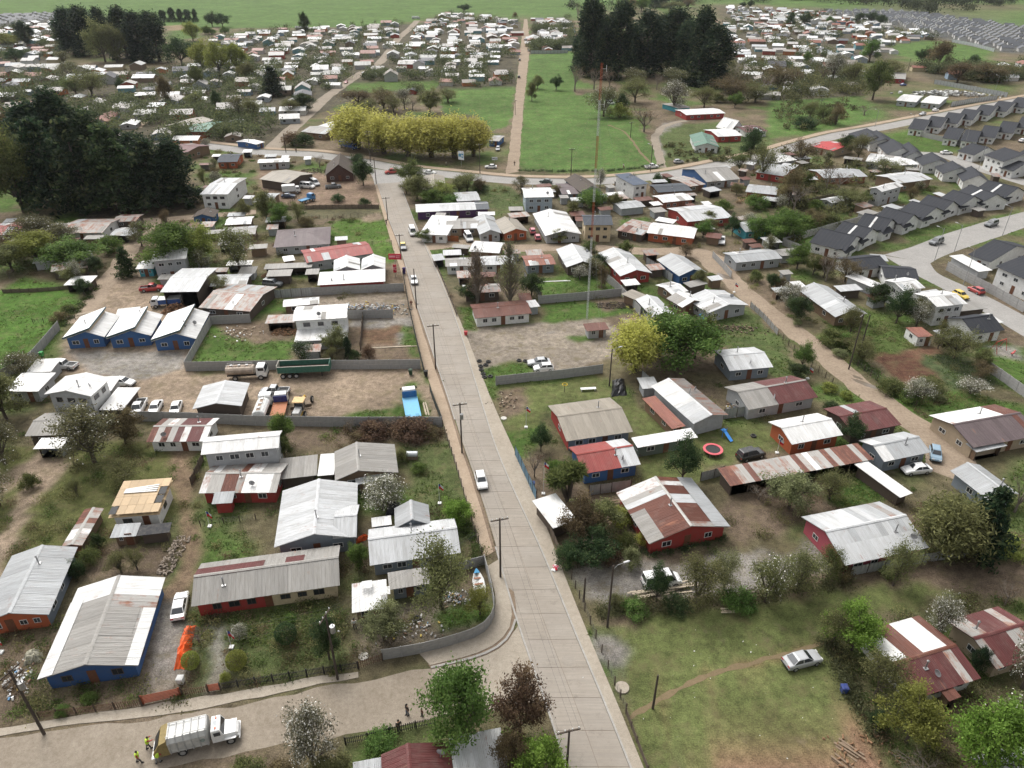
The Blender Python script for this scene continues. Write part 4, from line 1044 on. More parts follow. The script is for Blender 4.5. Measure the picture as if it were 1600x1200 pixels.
# ---- centre right
H('purple house with long white roof', (650,332),(765,327),(764,315), 2.8,'x','pale','purple', rise=.8, near=5, patch=bands((0,.3,'white'),(.8,1,'slate')), sheets=True)
H('white-roofed corner shop with orange fence', (655,366),(699,368),(692,337), 2.8,'x','white','white', rtype='mono', rise=.3, near=2)
H('low grey house behind white van', (697,358),(750,357),(757,341), 2.6,'x','grey','beige', rise=.7, near=2)
H('light grey gabled house facing lane', (749,367),(784,365),(775,339), 2.7,'y','zinc','grey', rise=1.4, near=2)
H('orange house with beige gable roof', (787,366),(826,362),(815,342), 2.7,'y','beige','orange', rise=1.3, near=2)
H('small square pale roof in bushes', (714,315),(751,313),(751,299), 2.5,'x','zinc','zinc', rise=.5, kind='shed', cat='shed', near=1)
H('pale gabled cottage near street junction', (661,296),(696,295),(695,275), 2.5,'y','beige','white', rise=1.0, near=1)
H('pale blue two-storey house', (819,309),(866,308),(862,293), 4.6,'x','white','pblue', rise=.8, near=2)
H('long white house running back from lane', (852,369),(909,366),(875,332), 2.7,'y','white','grey', rise=1.4, near=3, right=2)
H('cream two-storey house with dark roof', (912,352),(958,352),(947,336), 4.8,'x','slate','cream', rise=1.2, near=2, frame='d')
H('patchwork rusty roofs beside cream house', (962,360),(1004,368),(996,344), 2.5,'x','mix','dwood', rise=.4, near=1)
H('brick-orange house with white roof at lane bend', (1010,364),(1084,373),(1058,352), 2.8,'x','white','orange', rise=1.2, near=3)
H('brown-walled house with bright white roof', (1036,317),(1085,312),(1081,300), 2.8,'x','white','brick', rise=.6, near=3)
H('wide white-roofed red house with porch', (1074,347),(1145,340),(1112,319), 2.8,'x','pale','red', rise=1.2, near=2)
H('grey house with blue gable end', (1104,285),(1157,280),(1147,257), 2.8,'x','grey','grey', gwall='blue', rise=2.4, near=3)
H('white house with flat dark blue roof', (990,290),(1014,287),(993,269), 4.6,'x','blue','white', rtype='mono', rise=.4, near=1, left=1)
H('charcoal low roof beside blue-roofed house', (1028,301),(1082,298),(1065,286), 2.8,'x','slate','wood', rise=.6, near=2)
b=H('blue house with brown gabled roof behind mast', (907,301),(942,298),(941,276), 3.2,'y','brown','bgrey', rise=2.0, near=2)
H('', (878,304),(907,303),(904,286), 2.6,'x','plum','bgrey', rise=.6, parent=b, near=1, chim=False, dish=False)
H('small zinc-walled shed with grey roof', (970,327),(1009,323),(1003,312), 2.6,'x','zinc','zinc', rise=.5, kind='shed', cat='shed', near=0, win=0)
H('teal house with pale roof', (1165,363),(1202,360),(1198,344), 2.9,'x','zinc','teal', rise=.9, near=2)
H('long zinc-roofed building at lane corner', (1150,411),(1223,404),(1219,387), 2.8,'x','zinc','zinc', rise=.8, near=3)
H('unfinished timber roof with white sheets', (1078,292),(1103,288),(1086,272), 2.6,'x','mix','wood', rise=.5, near=1, kind='shed', cat='shed')
H('white-roofed house by upper road bend', (1208,255),(1246,250),(1240,240), 2.7,'x','white','grey', rise=.7, near=2)
H('red-walled house with wide pale roof', (1180,269),(1226,276),(1216,257), 2.8,'x','zinc','red', rise=.9, near=2)
H('teal green-roofed house by field track', (1085,229),(1124,230),(1116,212), 2.9,'y','green','white', rise=1.6, near=2)
H('red brick house with white roof by track', (1122,214),(1161,212),(1156,200), 2.8,'x','white','red', rise=1.0, near=2)
H('long red house with white roof in clearing', (1072,180),(1134,177),(1133,168), 2.8,'x','white','red', rise=.7, near=4)
H('small steep white A-frame cabin', (1142,205),(1163,202),(1160,193), 1.2,'y','white','white', rise=4.5, near=1)
H('dark red roof at bushes edge', (1166,207),(1200,205),(1198,194), 2.6,'x','maroon','white', rise=.8, near=2)
H('tiny turquoise shed by clearing', (1060,170),(1080,168),(1090,157), 2.4,'x','grey','teal', rise=.3, kind='shed', cat='shed', win=0)
H('bright red-roofed house by upper road', (1266,228),(1302,236),(1317,224), 3.0,'x','brightred','beige', rise=.9, near=2)
H('maroon-walled house with white hip roof', (969,432),(1019,427),(987,391), 2.8,'y','pale','red', rise=1.4, near=2, left=2, patch=None)
H('bright blue house with grey gable roof', (1061,432),(1105,426),(1072,400), 2.8,'y','zinc','blue', rise=1.5, near=2)
H('grey patched gable house below lane', (885,418),(936,415),(900,388), 2.7,'y','pale','dwood', rise=1.5, near=2)
H('small house with rusty front roof', (822,416),(869,413),(866,397), 2.7,'x','rosy','bgrey', rise=.5, near=2)
H('pale-roofed hut behind bare poplars', (752,415),(806,413),(803,399), 2.6,'x','pale','white', rise=.5, near=2)
H('long beige-roofed white house at street', (696,417),(746,415),(745,402), 2.6,'x','grey','white', rise=.6, near=2)
H('white roof with satellite dish above lane', (732,393),(780,396),(781,379), 2.6,'x','white','wood', rise=.5, near=1, dish=True)
H('tiny grey shelter at lane corner', (678,408),(696,406),(694,396), 2.3,'x','zinc','dwood', rise=.2, rtype='mono', kind='shed', cat='shed', win=0, open_near=True)
b=H('long rust-roofed white hut in gravel lot', (742,498),(831,490),(820,469), 2.6,'x','rust','white', rise=.8, near=4, sheets=True)
H('', (829,481),(844,479),(840,468), 2.3,'x','white','zinc', rtype='mono', rise=.1, parent=b, win=0, chim=False, dish=False)
H('dark wooden house behind bare poplars', (725,459),(783,456),(782,443), 2.6,'x','old','dwood', rise=.5, near=2)
H('small rust-roofed kiosk at mast foot', (917,518),(952,515),(950,503), 2.3,'x','rust','grey', rtype='mono', rise=.15, kind='kiosk', cat='kiosk', near=1, left=0, right=0, sheets=True)
H('small house with three white roof panels', (1050,461),(1076,455),(1063,437), 2.5,'x','white','wood', rise=.6, near=1)
H('wooden gabled house with white roof', (1066,481),(1102,472),(1084,456), 2.7,'y','white','wood', rise=1.2, near=1)
H('zinc gabled house with grey walls at lane', (1106,490),(1170,477),(1141,452), 2.8,'y','pale','grey', rise=1.3, near=2)
H('pale patched house behind plot wall', (1019,496),(1055,492),(1030,464), 2.6,'y','pale','zinc', rise=1.0, near=1)
H('beige lean-to behind plot wall', (997,471),(1014,463),(1001,446), 2.5,'x','beige','wood', rtype='mono', rise=.2, kind='shed', cat='shed', win=0)
H('long grey house with porch among shrubs', (1305,496),(1356,491),(1300,447), 2.8,'y','zinc','wood', rise=1.5, near=2, left=2)
H('small white garden shed with rusty roof', (1434,527),(1459,526),(1447,511), 2.5,'x','rosy','white', rtype='mono', rise=-.1, kind='shed', cat='shed', near=1, left=1, right=0, o=.12)
# ---- near right
H('long beige-roofed house with two chimneys', (885,690),(989,675),(952,622), 2.6,'x','beige','bgrey', gwall='red', rise=1.5, near=3, dish=False)
b=H('blue house with red and zinc roof', (911,741),(1001,726),(975,686), 2.7,'x','red','blue', rise=1.3, near=2, frame='w', patch=bands((.68,1.01,'pale')))
b=H('long white-sheet barn with open end', (996,700),(1090,684),(1080,669), 2.5,'x','white','green', rtype='mono', rise=.2, kind='barn', cat='barn', near=2, right=0)
b=H('red house with patched rusty gable roof', (1015,851),(1140,824),(1094,745), 2.7,'y','mix','red', rise=1.9, near=2, left=1, right=0, rp=.5, patch=lambda t,s,r: ('rust' if (s==1 and .15<t<.75) or (s==0 and .05<t<.8) else None) if r.random()<.8 else 'pale')
overlay(b,1,0,.55,0,.36,'grey'); overlay(b,0,.0,1,0,.42,'zinc')
H('white flat-roofed shed beside street fence', (864,826),(902,813),(881,767), 2.6,'x','white','dwood', rtype='mono', rise=.1, kind='shed', cat='shed', win=0)
H('low red rusty shed cluster', (1050,671),(1071,666),(1036,616), 2.2,'x','rosy','wood', rtype='mono', rise=.2, kind='shed', cat='shed', near=1, left=2, right=0)
H('', (1022,650),(1050,668),(1020,617), 2.1,'x','red','wood', rtype='mono', rise=.1, kind='shed', cat='shed', win=0) if False else None
H('long white and rust roofed workshop', (1084,663),(1138,649),(1090,587), 3.2,'y','pale','grey', rise=1.0, near=0, win=0, rp=.5, patch=lambda t,s,r: ('old' if s==0 else ('white' if t>.4 else None)))
H('small zinc shed behind grey fence', (1004,608),(1031,606),(1021,589), 2.4,'x','pale','zinc', rtype='mono', rise=.1, kind='shed', cat='shed', win=0)
H('zinc house with rusty lean-to', (1140,580),(1208,574),(1177,543), 2.8,'x','pale','bgrey', rise=1.2, near=2)
H('grey house with maroon right roof half', (1169,641),(1278,621),(1244,586), 2.7,'x','grey','grey', rise=1.5, near=2, patch=bands((.45,1.01,'maroon')))
H('red-walled house with glaring white roof', (1237,695),(1317,680),(1290,644), 2.8,'x','white','orange', rise=1.2, near=2)
H('dark maroon roof building beside dirt lane', (1333,678),(1408,664),(1374,624), 2.8,'x','maroon','dwood', rise=1.0, near=2, dish=False, patch=lambda t,s,r: 'zinc' if (s==1 and r.random()<.15) else None)
H('white and zinc roofed house above parked estate', (1381,722),(1454,707),(1424,673), 2.8,'x','zinc','bgrey', rise=1.2, near=2, patch=bands((0,.25,'white')))
H('long rusty patchwork shed roof', (1141,760),(1365,718),(1343,692), 2.6,'x','mix','dwood', rtype='mono', rise=.3, kind='shed', cat='shed', win=0, open_near=True)
H('narrow white shed roof behind garden', (1406,778),(1425,771),(1364,716), 2.3,'x','white','dwood', rtype='mono', rise=.1, kind='shed', cat='shed', win=0)
b=H('pink house with wide zinc roof', (1320,884),(1450,856),(1398,780), 2.8,'x','pale','pink', rise=1.8, near=3, left=2, frame='w', patch=lambda t,s,r: 'zinc' if r.random()<.4 else ('old' if t>.85 and r.random()<.5 else None))
overlay(b,0,.0,1,0,.55,'pale'); overlay(b,0,.62,.70,.1,.5,'grey')
b=H('beige bungalow with plum and white roof', (1520,700),(1628,680),(1568,630), 2.8,'x','plum','beige', rise=1.5, near=3, left=2, patch=lambda t,s,r: 'white' if s==1 and t<.75 else ('rust' if s==1 or (t>.6 and r.random()<.5) else None))
H('', (1525,707),(1573,697),(1560,683), 2.3,'x','zinc','wood', rtype='mono', rise=.2, parent=b, win=0, chim=False, dish=False, open_near=True)
H('grey zinc house behind tall pine', (1545,783),(1592,773),(1556,722), 2.7,'y','zinc','bgrey', rise=1.2, near=1)
b=H('rust-red roofed house at lawn edge', (1430,1092),(1532,1060),(1440,962), 2.5,'x','rust','white', rise=1.1, near=3, left=2, rp=.42, patch=lambda t,s,r: ('white' if t<.9 and r.random()<.75 else None) if s==1 else ('maroon' if r.random()<.9 else 'mix'))
H('', (1482,1096),(1501,1089),(1493,1075), 2.2,'x','rust','wood', rtype='mono', rise=.15, parent=b, win=0, chim=False, dish=False, open_near=True)
H('rusty house behind blossom at right edge', (1556,1046),(1640,1020),(1590,940), 2.6,'x','maroon','beige', rise=1.1, near=2, left=1, patch=lambda t,s,r: 'mix' if r.random()<.3 else None)
H('zinc roof in bottom right corner', (1548,1225),(1660,1195),(1630,1155), 2.6,'x','zinc','wood', rise=.9, near=1)
b=H('maroon gabled roof with zinc annex at bottom edge', (600,1262),(712,1240),(704,1160), 2.8,'y','maroon','beige', rise=1.2, near=2, rp=.6)
H('', (714,1240),(800,1222),(748,1144), 2.7,'x','pale','beige', rtype='mono', rise=.1, parent=b, win=0, chim=False, dish=False)
H('small pale sheet roof at bottom edge', (552,1215),(606,1205),(600,1183), 2.3,'x','zinc','wood', rtype='mono', rise=.1, kind='shed', cat='shed', win=0)
# ---- dark-roofed estate
EST='dark-roofed estate houses'
def est(label,A,B,C_,two=0,h=3.1,**k):
    C_=(C_[0]+.28*(C_[0]-B[0]),C_[1]+.28*(C_[1]-B[1]))
    r=H(label,A,B,C_,h,'x','dark','white',rise=2.8,near=2,left=1,right=2,frame='w' if k.get('fr') is None else k.pop('fr'),group=EST,chim=False,dish=False,**k)
    # front porch gable towards the street
    return r
row=['first','second','third','fourth','fifth','sixth','seventh','eighth','ninth']
R1=[((1264,379),(1321,393),(1345,378)),((1299,365),(1345,378),(1364,366)),((1336,353),(1380,363),(1407,354)),((1367,340),(1412,353),(1433,346)),((1402,332),(1441,343),(1470,334)),((1431,321),(1472,332),(1492,324)),((1465,312),(1500,323),(1523,315)),((1491,302),(1532,318),(1553,310)),((1522,298),(1570,310),(1587,300))]
for w_,q in zip(row,R1):
    r=est('%s dark-roofed estate house from left in lower row'%w_,*q)
    if w_ in ('second','third','eighth','ninth'): overlay(r,0,.44,.52,.1,.9,'white')
    if w_=='third': overlay(r,1,0,.45,0,1,'pale')
    bx=(q[1][0]+q[2][0])/2; by=(q[1][1]+q[2][1])/2
    H('',(q[1][0]+1,q[1][1]+4),((q[1][0]+q[2][0])/2+4,by+3),3.2,2.5,'x','dark','white',rise=1.0,parent=r,near=1,left=0,right=0,door=0,chim=False,dish=False)
R2=[((1325,209),(1337,221),(1372,215)),((1345,212),(1358,226),(1386,220)),((1370,226),(1385,241),(1412,234)),((1400,231),(1412,246),(1434,241)),((1429,247),(1441,259),(1472,254)),((1460,261),(1473,272),(1497,262)),((1492,269),(1504,284),(1531,277))]
for w_,q in zip(row,R2): est('%s dark-roofed estate house from left in upper curved row'%w_,*q)
R3=[((1495,236),(1522,243),(1536,235)),((1537,242),(1568,253),(1592,244)),((1560,262),(1583,268),(1603,262)),((1590,240),(1625,248),(1640,240))]
for w_,q in zip(row,R3): est('%s white estate house from left beyond estate street'%w_,*q,h=3.0 if q[0][0]!=1537 else 4.8)
R4=[(1432,201),(1458,197),(1484,191),(1508,185),(1534,178),(1560,172),(1588,166)]
for w_,(x,y) in zip(row,R4): est('%s dark-roofed estate house from left along upper road'%w_,(x-14,y),(x+12,y+3),(x+22,y-8))
R5=[(1486,216),(1514,220),(1543,213),(1571,206),(1600,199)]
for w_,(x,y) in zip(row,R5): est('%s dark-roofed estate house from left behind park fence'%w_,(x-14,y),(x+12,y+3),(x+24,y-9))
est('dark-roofed white house with gable by estate corner',(1512,398),(1548,410),(1590,390))
H('long narrow white shed roof behind estate wall',(1483,400),(1529,425),(1535,414),2.4,'x','white','grey',rtype='mono',rise=.2,kind='shed',cat='shed',win=0)
est('large white house with slate roof at right edge',(1555,416),(1622,446),(1655,418),h=4.6)
H('dark-roofed house with white gable at street curve',(1337,423),(1391,417),(1383,395),2.9,'x','dark','white',rise=1.5,near=2,chim=False,group=EST)
H('dark roof left of two-storey white house',(1382,434),(1437,438),(1424,417),2.9,'x','dark','white',rise=1.2,near=2,chim=False,group=EST)
H('two-storey white house with white mono roof',(1412,455),(1446,450),(1431,431),4.6,'x','white','white',rise=.9,near=2,left=1)
H('two-storey white house with white and dark roof',(1464,480),(1512,475),(1495,452),4.6,'x','white','white',rise=.9,near=2,left=2)
H('estate end house with dark and grey roof',(1522,523),(1570,516),(1553,487),2.9,'x','dark','white',rise=2.0,near=1,chim=True,group=EST)
H('white carport roof beside shrubs',(1362,449),(1378,444),(1350,423),2.5,'x','white','grey',rtype='mono',rise=.1,kind='carport',cat='carport',win=0)
H('grey timber two-storey house with white roof',(1378,300),(1412,291),(1402,283),4.6,'x','white','grey',rise=.9,near=2,left=1)
H('wide white-roofed house behind timber house',(1405,287),(1458,280),(1442,265),3.6,'x','pale','wood',rise=.9,near=2)
H('white flat roof beside dark estate row',(1352,252),(1402,258),(1390,243),2.8,'x','white','grey',rise=.6,near=2)
H('pale roofs joined to estate row',(1392,259),(1437,257),(1425,246),2.8,'x','white','grey',rise=.6,near=2)
H('grey house with bare tree in front',(1288,279),(1356,276),(1345,262),2.8,'x','zinc','brick',rise=1.0,near=2)
H('pale-roofed house at bushy plot edge',(1190,302),(1232,296),(1222,283),2.7,'x','zinc','red',rise=.7,near=2) if False else None
H('brown house with pale roof by shrubs',(1165,300),(1213,305),(1222,293),2.7,'x','zinc','brick',rise=.8,near=2)
H('small zinc shed in green plot',(1300,318),(1330,312),(1325,303),2.3,'x','zinc','grey',rise=.5,kind='shed',cat='shed',near=1)
# ---- middle distance beyond the cross street
H('grey dormer house behind willow',(470,206),(508,210),(520,199),3.0,'x','grey','wood',rise=1.2,near=2)
H('blue-walled hut under willow edge',(762,220),(780,221),(780,212),2.6,'x','grey','blue',rise=.4,near=1)
H('white roofed houses by left road corner',(488,200),(525,205),(530,186),2.8,'x','white','wood',rise=.5,near=1)
H('blue-tented stall at road corner',(400,226),(414,222),(410,210),2.4,'x','white','blue',rise=.5,near=1)
H('small white house with dark roof in far park',(1390,58+80),(1410,140),(1412,132),2.6,'x','white','white',rise=.5,near=1) if False else None
H('white warehouse inside walled compound',(1400,157),(1432,160),(1432,149),3.0,'x','white','zinc',rise=.6,near=2)
H('second white building of walled compound',(1438,160),(1468,163),(1472,151),3.0,'x','white','zinc',rise=.6,near=2)
H('red house with grey roof above compound',(1382,122),(1415,124),(1414,114),3.0,'x','grey','red',rise=.8,near=2)
# ------------------------------------------------------------------ fences and walls
def panel_mesh(kind):
    mb = MB()
    if kind == 'concrete':
        for k in range(4): mb.box(-.5, .5, -.03, .03, k * .25 + .004, k * .25 + .244)
        return mb.mesh('concrete_panel', CONC_WALL)
    if kind == 'zinc':
        n = 9; v = []
        for z in (0, 1):
            for i in range(n): v.append((-.5 + i / (n - 1), .03 if i % 2 else -.03, z))
        mb.add(v, [(i, i + 1, n + i + 1, n + i) for i in range(n - 1)]); mb.box(-.5, .5, .03, .06, .75, .80)
        return mb.mesh('zinc_panel', ZINC)
    if kind == 'bluezinc':
        n = 9; v = []
        for z in (0, 1):
            for i in range(n): v.append((-.5 + i / (n - 1), .03 if i % 2 else -.03, z))
        mb.add(v, [(i, i + 1, n + i + 1, n + i) for i in range(n - 1)]); mb.box(-.5, .5, .03, .06, .75, .80)
        return mb.mesh('zinc_panel', flat('blue_zinc', (0.14, 0.26, 0.36), .5, .2))
    if kind in ('wood', 'orange', 'grey'):
        r = random.Random(3)
        for i in range(10): mb.box(-.5 + i * .1 + .006, -.5 + (i + 1) * .1 - .006, -.015, .015, 0, r.uniform(.86, 1.0))
        mb.box(-.5, .5, .015, .05, .25, .30); mb.box(-.5, .5, .015, .05, .70, .75)
        return mb.mesh('board_panel', {'wood': flat('fence_wood', (0.14, 0.11, 0.085), .9, 0, .35), 'orange': flat('fence_orange', (0.30, 0.10, 0.035), .8), 'grey': flat('fence_grey', (0.30, 0.295, 0.28), .9, 0, .3)}[kind])
    if kind in ('picket', 'iron'):
        m_ = flat('picket_wood', (0.16, 0.10, 0.07), .85, 0, .3) if kind == 'picket' else DARK
        for i in range(12): mb.box(-.5 + i / 12 + .02, -.5 + i / 12 + .052, -.012, .012, .02, .95 + .05 * (i % 2))
        mb.box(-.5, .5, .012, .04, .2, .25); mb.box(-.5, .5, .012, .04, .75, .8)
        return mb.mesh('pickets', m_)
    if kind == 'wire':
        for z in (.25, .5, .75, .95): mb.bar((-.5, 0, z), (.5, 0, z), .006, None, 3, cap=False)
        for i in range(3): mb.bar((-.5 + .17 + i * .33, 0, .05), (-.5 + .17 + i * .33, 0, .97), .012, None, 4)
        return mb.mesh('wires', flat('fence_wire', (0.12, 0.11, 0.10), .6, .4))
    if kind == 'gate':
        for k in range(6): mb.box(-.5, .5, -.03, .03, .08 + k * .15, .08 + k * .15 + .09)
        mb.box(-.5, -.44, -.035, .035, 0, 1.0); mb.box(.44, .5, -.035, .035, 0, 1.0)
        return mb.mesh('gate_boards', flat('gate_red', (0.26, 0.075, 0.04), .7))
    if kind == 'green':
        mb.box(-.5, .5, -.02, .02, 0.05, 1); return mb.mesh('mesh_panel', flat('shade_net', (0.05, 0.06, 0.055), .9))
PM = {}
POSTM = {'concrete': CONC_WALL, 'zinc': DARKWOOD, 'bluezinc': DARKWOOD, 'wood': DARKWOOD, 'orange': WOOD, 'grey': WOOD, 'picket': DARKWOOD, 'iron': DARK, 'wire': DARKWOOD, 'gate': DARKWOOD, 'green': DARKWOOD}
def fence(label, px, kind='concrete', h=2.0, step=2.1):
    if kind not in PM: PM[kind] = panel_mesh(kind)
    pts = [G(x, y) for x, y in px]; c0 = pts[0]
    root = ob('wall' if kind == 'concrete' else ('gate' if kind == 'gate' else 'fence'), None, None, (c0.x, c0.y, 0))
    tag(root, label, 'wall' if kind == 'concrete' else ('gate' if kind == 'gate' else 'fence'))
    root['_px'] = 0; del root['_px']
    r = random.Random(len(label)); pm = box_mesh(POSTM[kind])
    for a, b_ in zip(pts, pts[1:]):
        d = b_ - a; n = max(1, int(round(d.length / step))); ang = math.atan2(d.y, d.x)
        for i in range(n):
            p = a.lerp(b_, (i + .5) / n) - c0; q = a.lerp(b_, i / n) - c0
            o_ = ob({'concrete': 'concrete_panel', 'zinc': 'sheet_panel', 'bluezinc': 'sheet_panel', 'wood': 'board_panel', 'orange': 'board_panel', 'grey': 'board_panel', 'picket': 'pickets', 'iron': 'pickets', 'wire': 'wires', 'gate': 'gate_boards', 'green': 'netting'}[kind],
                    PM[kind], root, (p.x, p.y, 0), ang + r.gauss(0, .006), (d.length / n - (.12 if kind == 'concrete' else .02), 1, h * r.uniform(.97, 1.02) if kind != 'concrete' else h))
            if kind in ('picket', 'iron', 'wire'): o_['kind'] = 'stuff'
            w_ = .13 if kind == 'concrete' else .10
            ob('post', pm, root, (q.x, q.y, 0), ang, (w_, w_, h + (.06 if kind == 'concrete' else .12)))
        if b_ is pts[-1]:
            q = b_ - c0; ob('post', pm, root, (q.x, q.y, 0), ang, (.12, .12, h + .08))
    return root
F = fence
F('concrete wall between dirt yard and lower gardens', [(215,658),(300,660),(400,665),(540,667),(691,667)])
F('concrete wall behind the green tipper trailer', [(291,580),(400,578),(470,577),(560,577),(657,576)])
F('concrete wall right of the three blue houses', [(291,579),(312,540),(331,507),(392,504)])
F('concrete wall beside white twin-gabled shop', [(488,462),(560,458),(631,455)])
F('zinc fence left of the shop wall', [(395,466),(440,465),(488,462)], 'zinc')
F('grey block wall beside rubble heap', [(543,498),(614,497)], 'concrete')
F('concrete boundary wall along left green field', [(94,515),(54,562),(25,582),(-5,598)])
F('dark stained wall below gravel lot', [(775,602),(820,597),(880,591),(941,583)], h=1.9)
F('dark concrete wall across middle grass plot', [(841,475),(900,470),(970,463)])
F('wall along side of middle grass plot', [(944,437),(958,448),(970,459),(985,476),(1000,493)])
F('white and pink painted board fence in plot', [(819,433),(832,450),(846,466)], 'grey', 1.5)
F('tall grey zinc fence beside maroon house', [(1009,413),(1028,425),(1050,441)], 'zinc')
F('estate back wall around left corner', [(1260,398),(1222,383),(1260,371),(1305,358)])
F('estate back wall behind lower dark row', [(1305,358),(1360,344),(1411,331)])
F('long concrete wall beside estate street', [(1478,422),(1510,440),(1553,462),(1598,488)], h=2.2)
F('concrete wall round the playground', [(1525,568),(1560,592),(1600,621),(1640,650)])
F('park fence in front of upper estate', [(1420,209),(1462,219),(1505,229)])
F('white compound wall along back', [(1459,131),(1510,140),(1573,152)], 'zinc', 2.4)
F('white compound wall along upper road', [(1485,167),(1520,161),(1557,156)], 'zinc', 2.4)
F('pale wall along far estate field', [(1487,66),(1520,72),(1553,81)], 'zinc', 2.4, 4)
F('grey wall below far white houses', [(829,84),(860,84),(887,83)], 'zinc', 2.4, 3)
F('curved white garden wall at street corner', [(598,1031),(628,1026),(657,1021),(686,1014),(714,1006),(740,997),(757,987),(767,975),(772,962),(772,948),(768,925),(762,900),(757,882)], h=1.7, step=1.9)
F('short grey wall behind stored rowing boat', [(757,882),(735,888),(718,893)], h=1.6)
F('grey zinc fence behind blue house yard', [(920,774),(955,769),(985,765)], 'zinc', 1.8)
F('grey zinc fence below trampoline lawn', [(1094,752),(1115,747),(1130,742)], 'zinc', 1.7)
F('bright blue zinc fence along pavement', [(805,712),(815,733),(826,757),(838,783)], 'bluezinc', 1.9)
F('grey board fence along pavement by white shed', [(838,783),(852,815),(866,848),(882,888)], 'wood', 1.6)
F('light metal wall in front of pink house', [(1327,900),(1380,890),(1440,880),(1513,868)], 'zinc', 1.6)
F('blue-grey board fence along dirt lane', [(1172,480),(1192,498),(1215,524)], 'grey', 1.4)
F('dark post fence along dirt lane', [(1215,524),(1240,548),(1268,573),(1300,600)], 'wire', 1.2)
F('hedge-side wire fence beside dug garden', [(1330,565),(1370,595),(1400,618),(1430,635)], 'wire', 1.2)
F('brown picket fence in front of blue house', [(62,1122),(120,1116),(180,1108),(222,1102)], 'picket', 1.1)
F('red slatted driveway gate', [(222,1101),(285,1087)], 'gate', 1.4, 3.5)
F('brown picket fence right of driveway gate', [(286,1087),(326,1081)], 'picket', 1.1)
F('small red garden gate by path', [(326,1081),(345,1078)], 'gate', 1.2, 1.6)
F('dark iron picket fence before long house', [(345,1078),(400,1069),(480,1057),(560,1045)], 'iron', 1.2)
F('light picket fence joining curved wall', [(560,1045),(598,1032)], 'picket', 1.2)
F('low iron fence below gravel street', [(540,1164),(575,1157),(610,1148),(650,1138),(680,1132)], 'iron', 1.2)
F('rusty wire fence along lower right pavement', [(893,905),(905,935),(922,975),(940,1020),(960,1070),(978,1112)], 'wire', 1.3)
F('rough board fence along lower right pavement', [(978,1115),(995,1160),(1012,1205)], 'wood', 0.9)
F('dark mesh fence along left footpath', [(629,428),(640,487),(652,540),(663,585)], 'green', 1.5)
F('dark mesh fence below dirt yard gate', [(672,612),(680,635),(691,662)], 'green', 1.5)
F('thin post fence beside lower left footpath', [(692,668),(710,722),(733,802),(753,868)], 'wire', 1.4)
F('wooden fence along right pavement above lot', [(676,405),(690,435),(704,470),(714,495)], 'wood', 1.0)
F('dark wooden yard fence under brown house', [(433,328),(480,327),(540,326),(592,326)], 'wood', 1.4)
F('dark low fence behind bright lawn', [(430,345),(500,343),(560,340),(597,338)], 'wire', 1.2)
F('wire fence across bright lawn', [(582,384),(612,382)], 'wire', 1.2)
F('hedge fence along big green field', [(812,269),(880,269),(960,268),(1036,260)], 'wire', 1.2, 4)
F('orange board fence of corner shop', [(657,372),(690,376),(717,378)], 'orange', 1.8)
F('zinc boundary fence behind long workshop', [(1002,593),(1035,622),(1085,672)], 'zinc', 2.0)
F('zinc fence below grey and maroon house', [(1130,655),(1170,649),(1202,643)], 'zinc', 2.0)
F('iron fence before red garden house', [(314,823),(350,818),(400,812)], 'wire', 1.0)
F('dark board fence left of red house', [(300,760),(318,720)], 'wood', 1.6)
F('dirt lane side wall below zinc building', [(1113,402),(1130,420),(1142,434)], 'concrete', 1.6)
F('weathered fence left of firewood workshop', [(52,505),(118,500)], 'wire', 1.0)
F('field fence above green pasture', [(5,458),(60,456),(110,452)], 'wood', 1.0)

# ------------------------------------------------------------------ poles, lamps and wires
def pole_mesh():
    mb = MB(); mb.bar((0, 0, -.2), (0, 0, 1), .15, .10, 8); return mb.mesh('pole', POLEWOOD)
POLE_M = pole_mesh()
def arm_mesh():
    mb = MB(); mb.box(-1.1, 1.1, -.06, .06, -.06, .06)
    return mb.mesh('crossarm', DARKWOOD)
ARM_M = arm_mesh()
def ins_mesh():
    mb = MB(); mb.bar((0, 0, 0), (0, 0, .12), .03, None, 6); mb.bar((0, 0, .12), (0, 0, .26), .07, .045, 8); return mb.mesh('insulator', FRAME_W)
INS_M = ins_mesh()
def lamp_mesh():
    mb = MB(); mb.bar((0, 0, 0), (.5, 0, .55), .035, None, 6); mb.bar((.5, 0, .55), (1.3, 0, .7), .03, None, 6); return mb.mesh('lamp_arm', STEEL)
LARM_M = lamp_mesh()
mb = MB(); mb.loft([[(1.2, -.1, .68), (1.2, .1, .68), (1.2, .08, .78), (1.2, -.08, .78)], [(1.75, -.16, .72), (1.75, .16, .72), (1.75, .12, .84), (1.75, -.12, .84)], [(1.95, -.08, .75), (1.95, .08, .75), (1.95, .06, .80), (1.95, -.06, .80)]])
LHEAD_M = mb.mesh('lamp_head', flat('lamp_grey', (0.5, 0.5, 0.5), .5))
POLES = {}
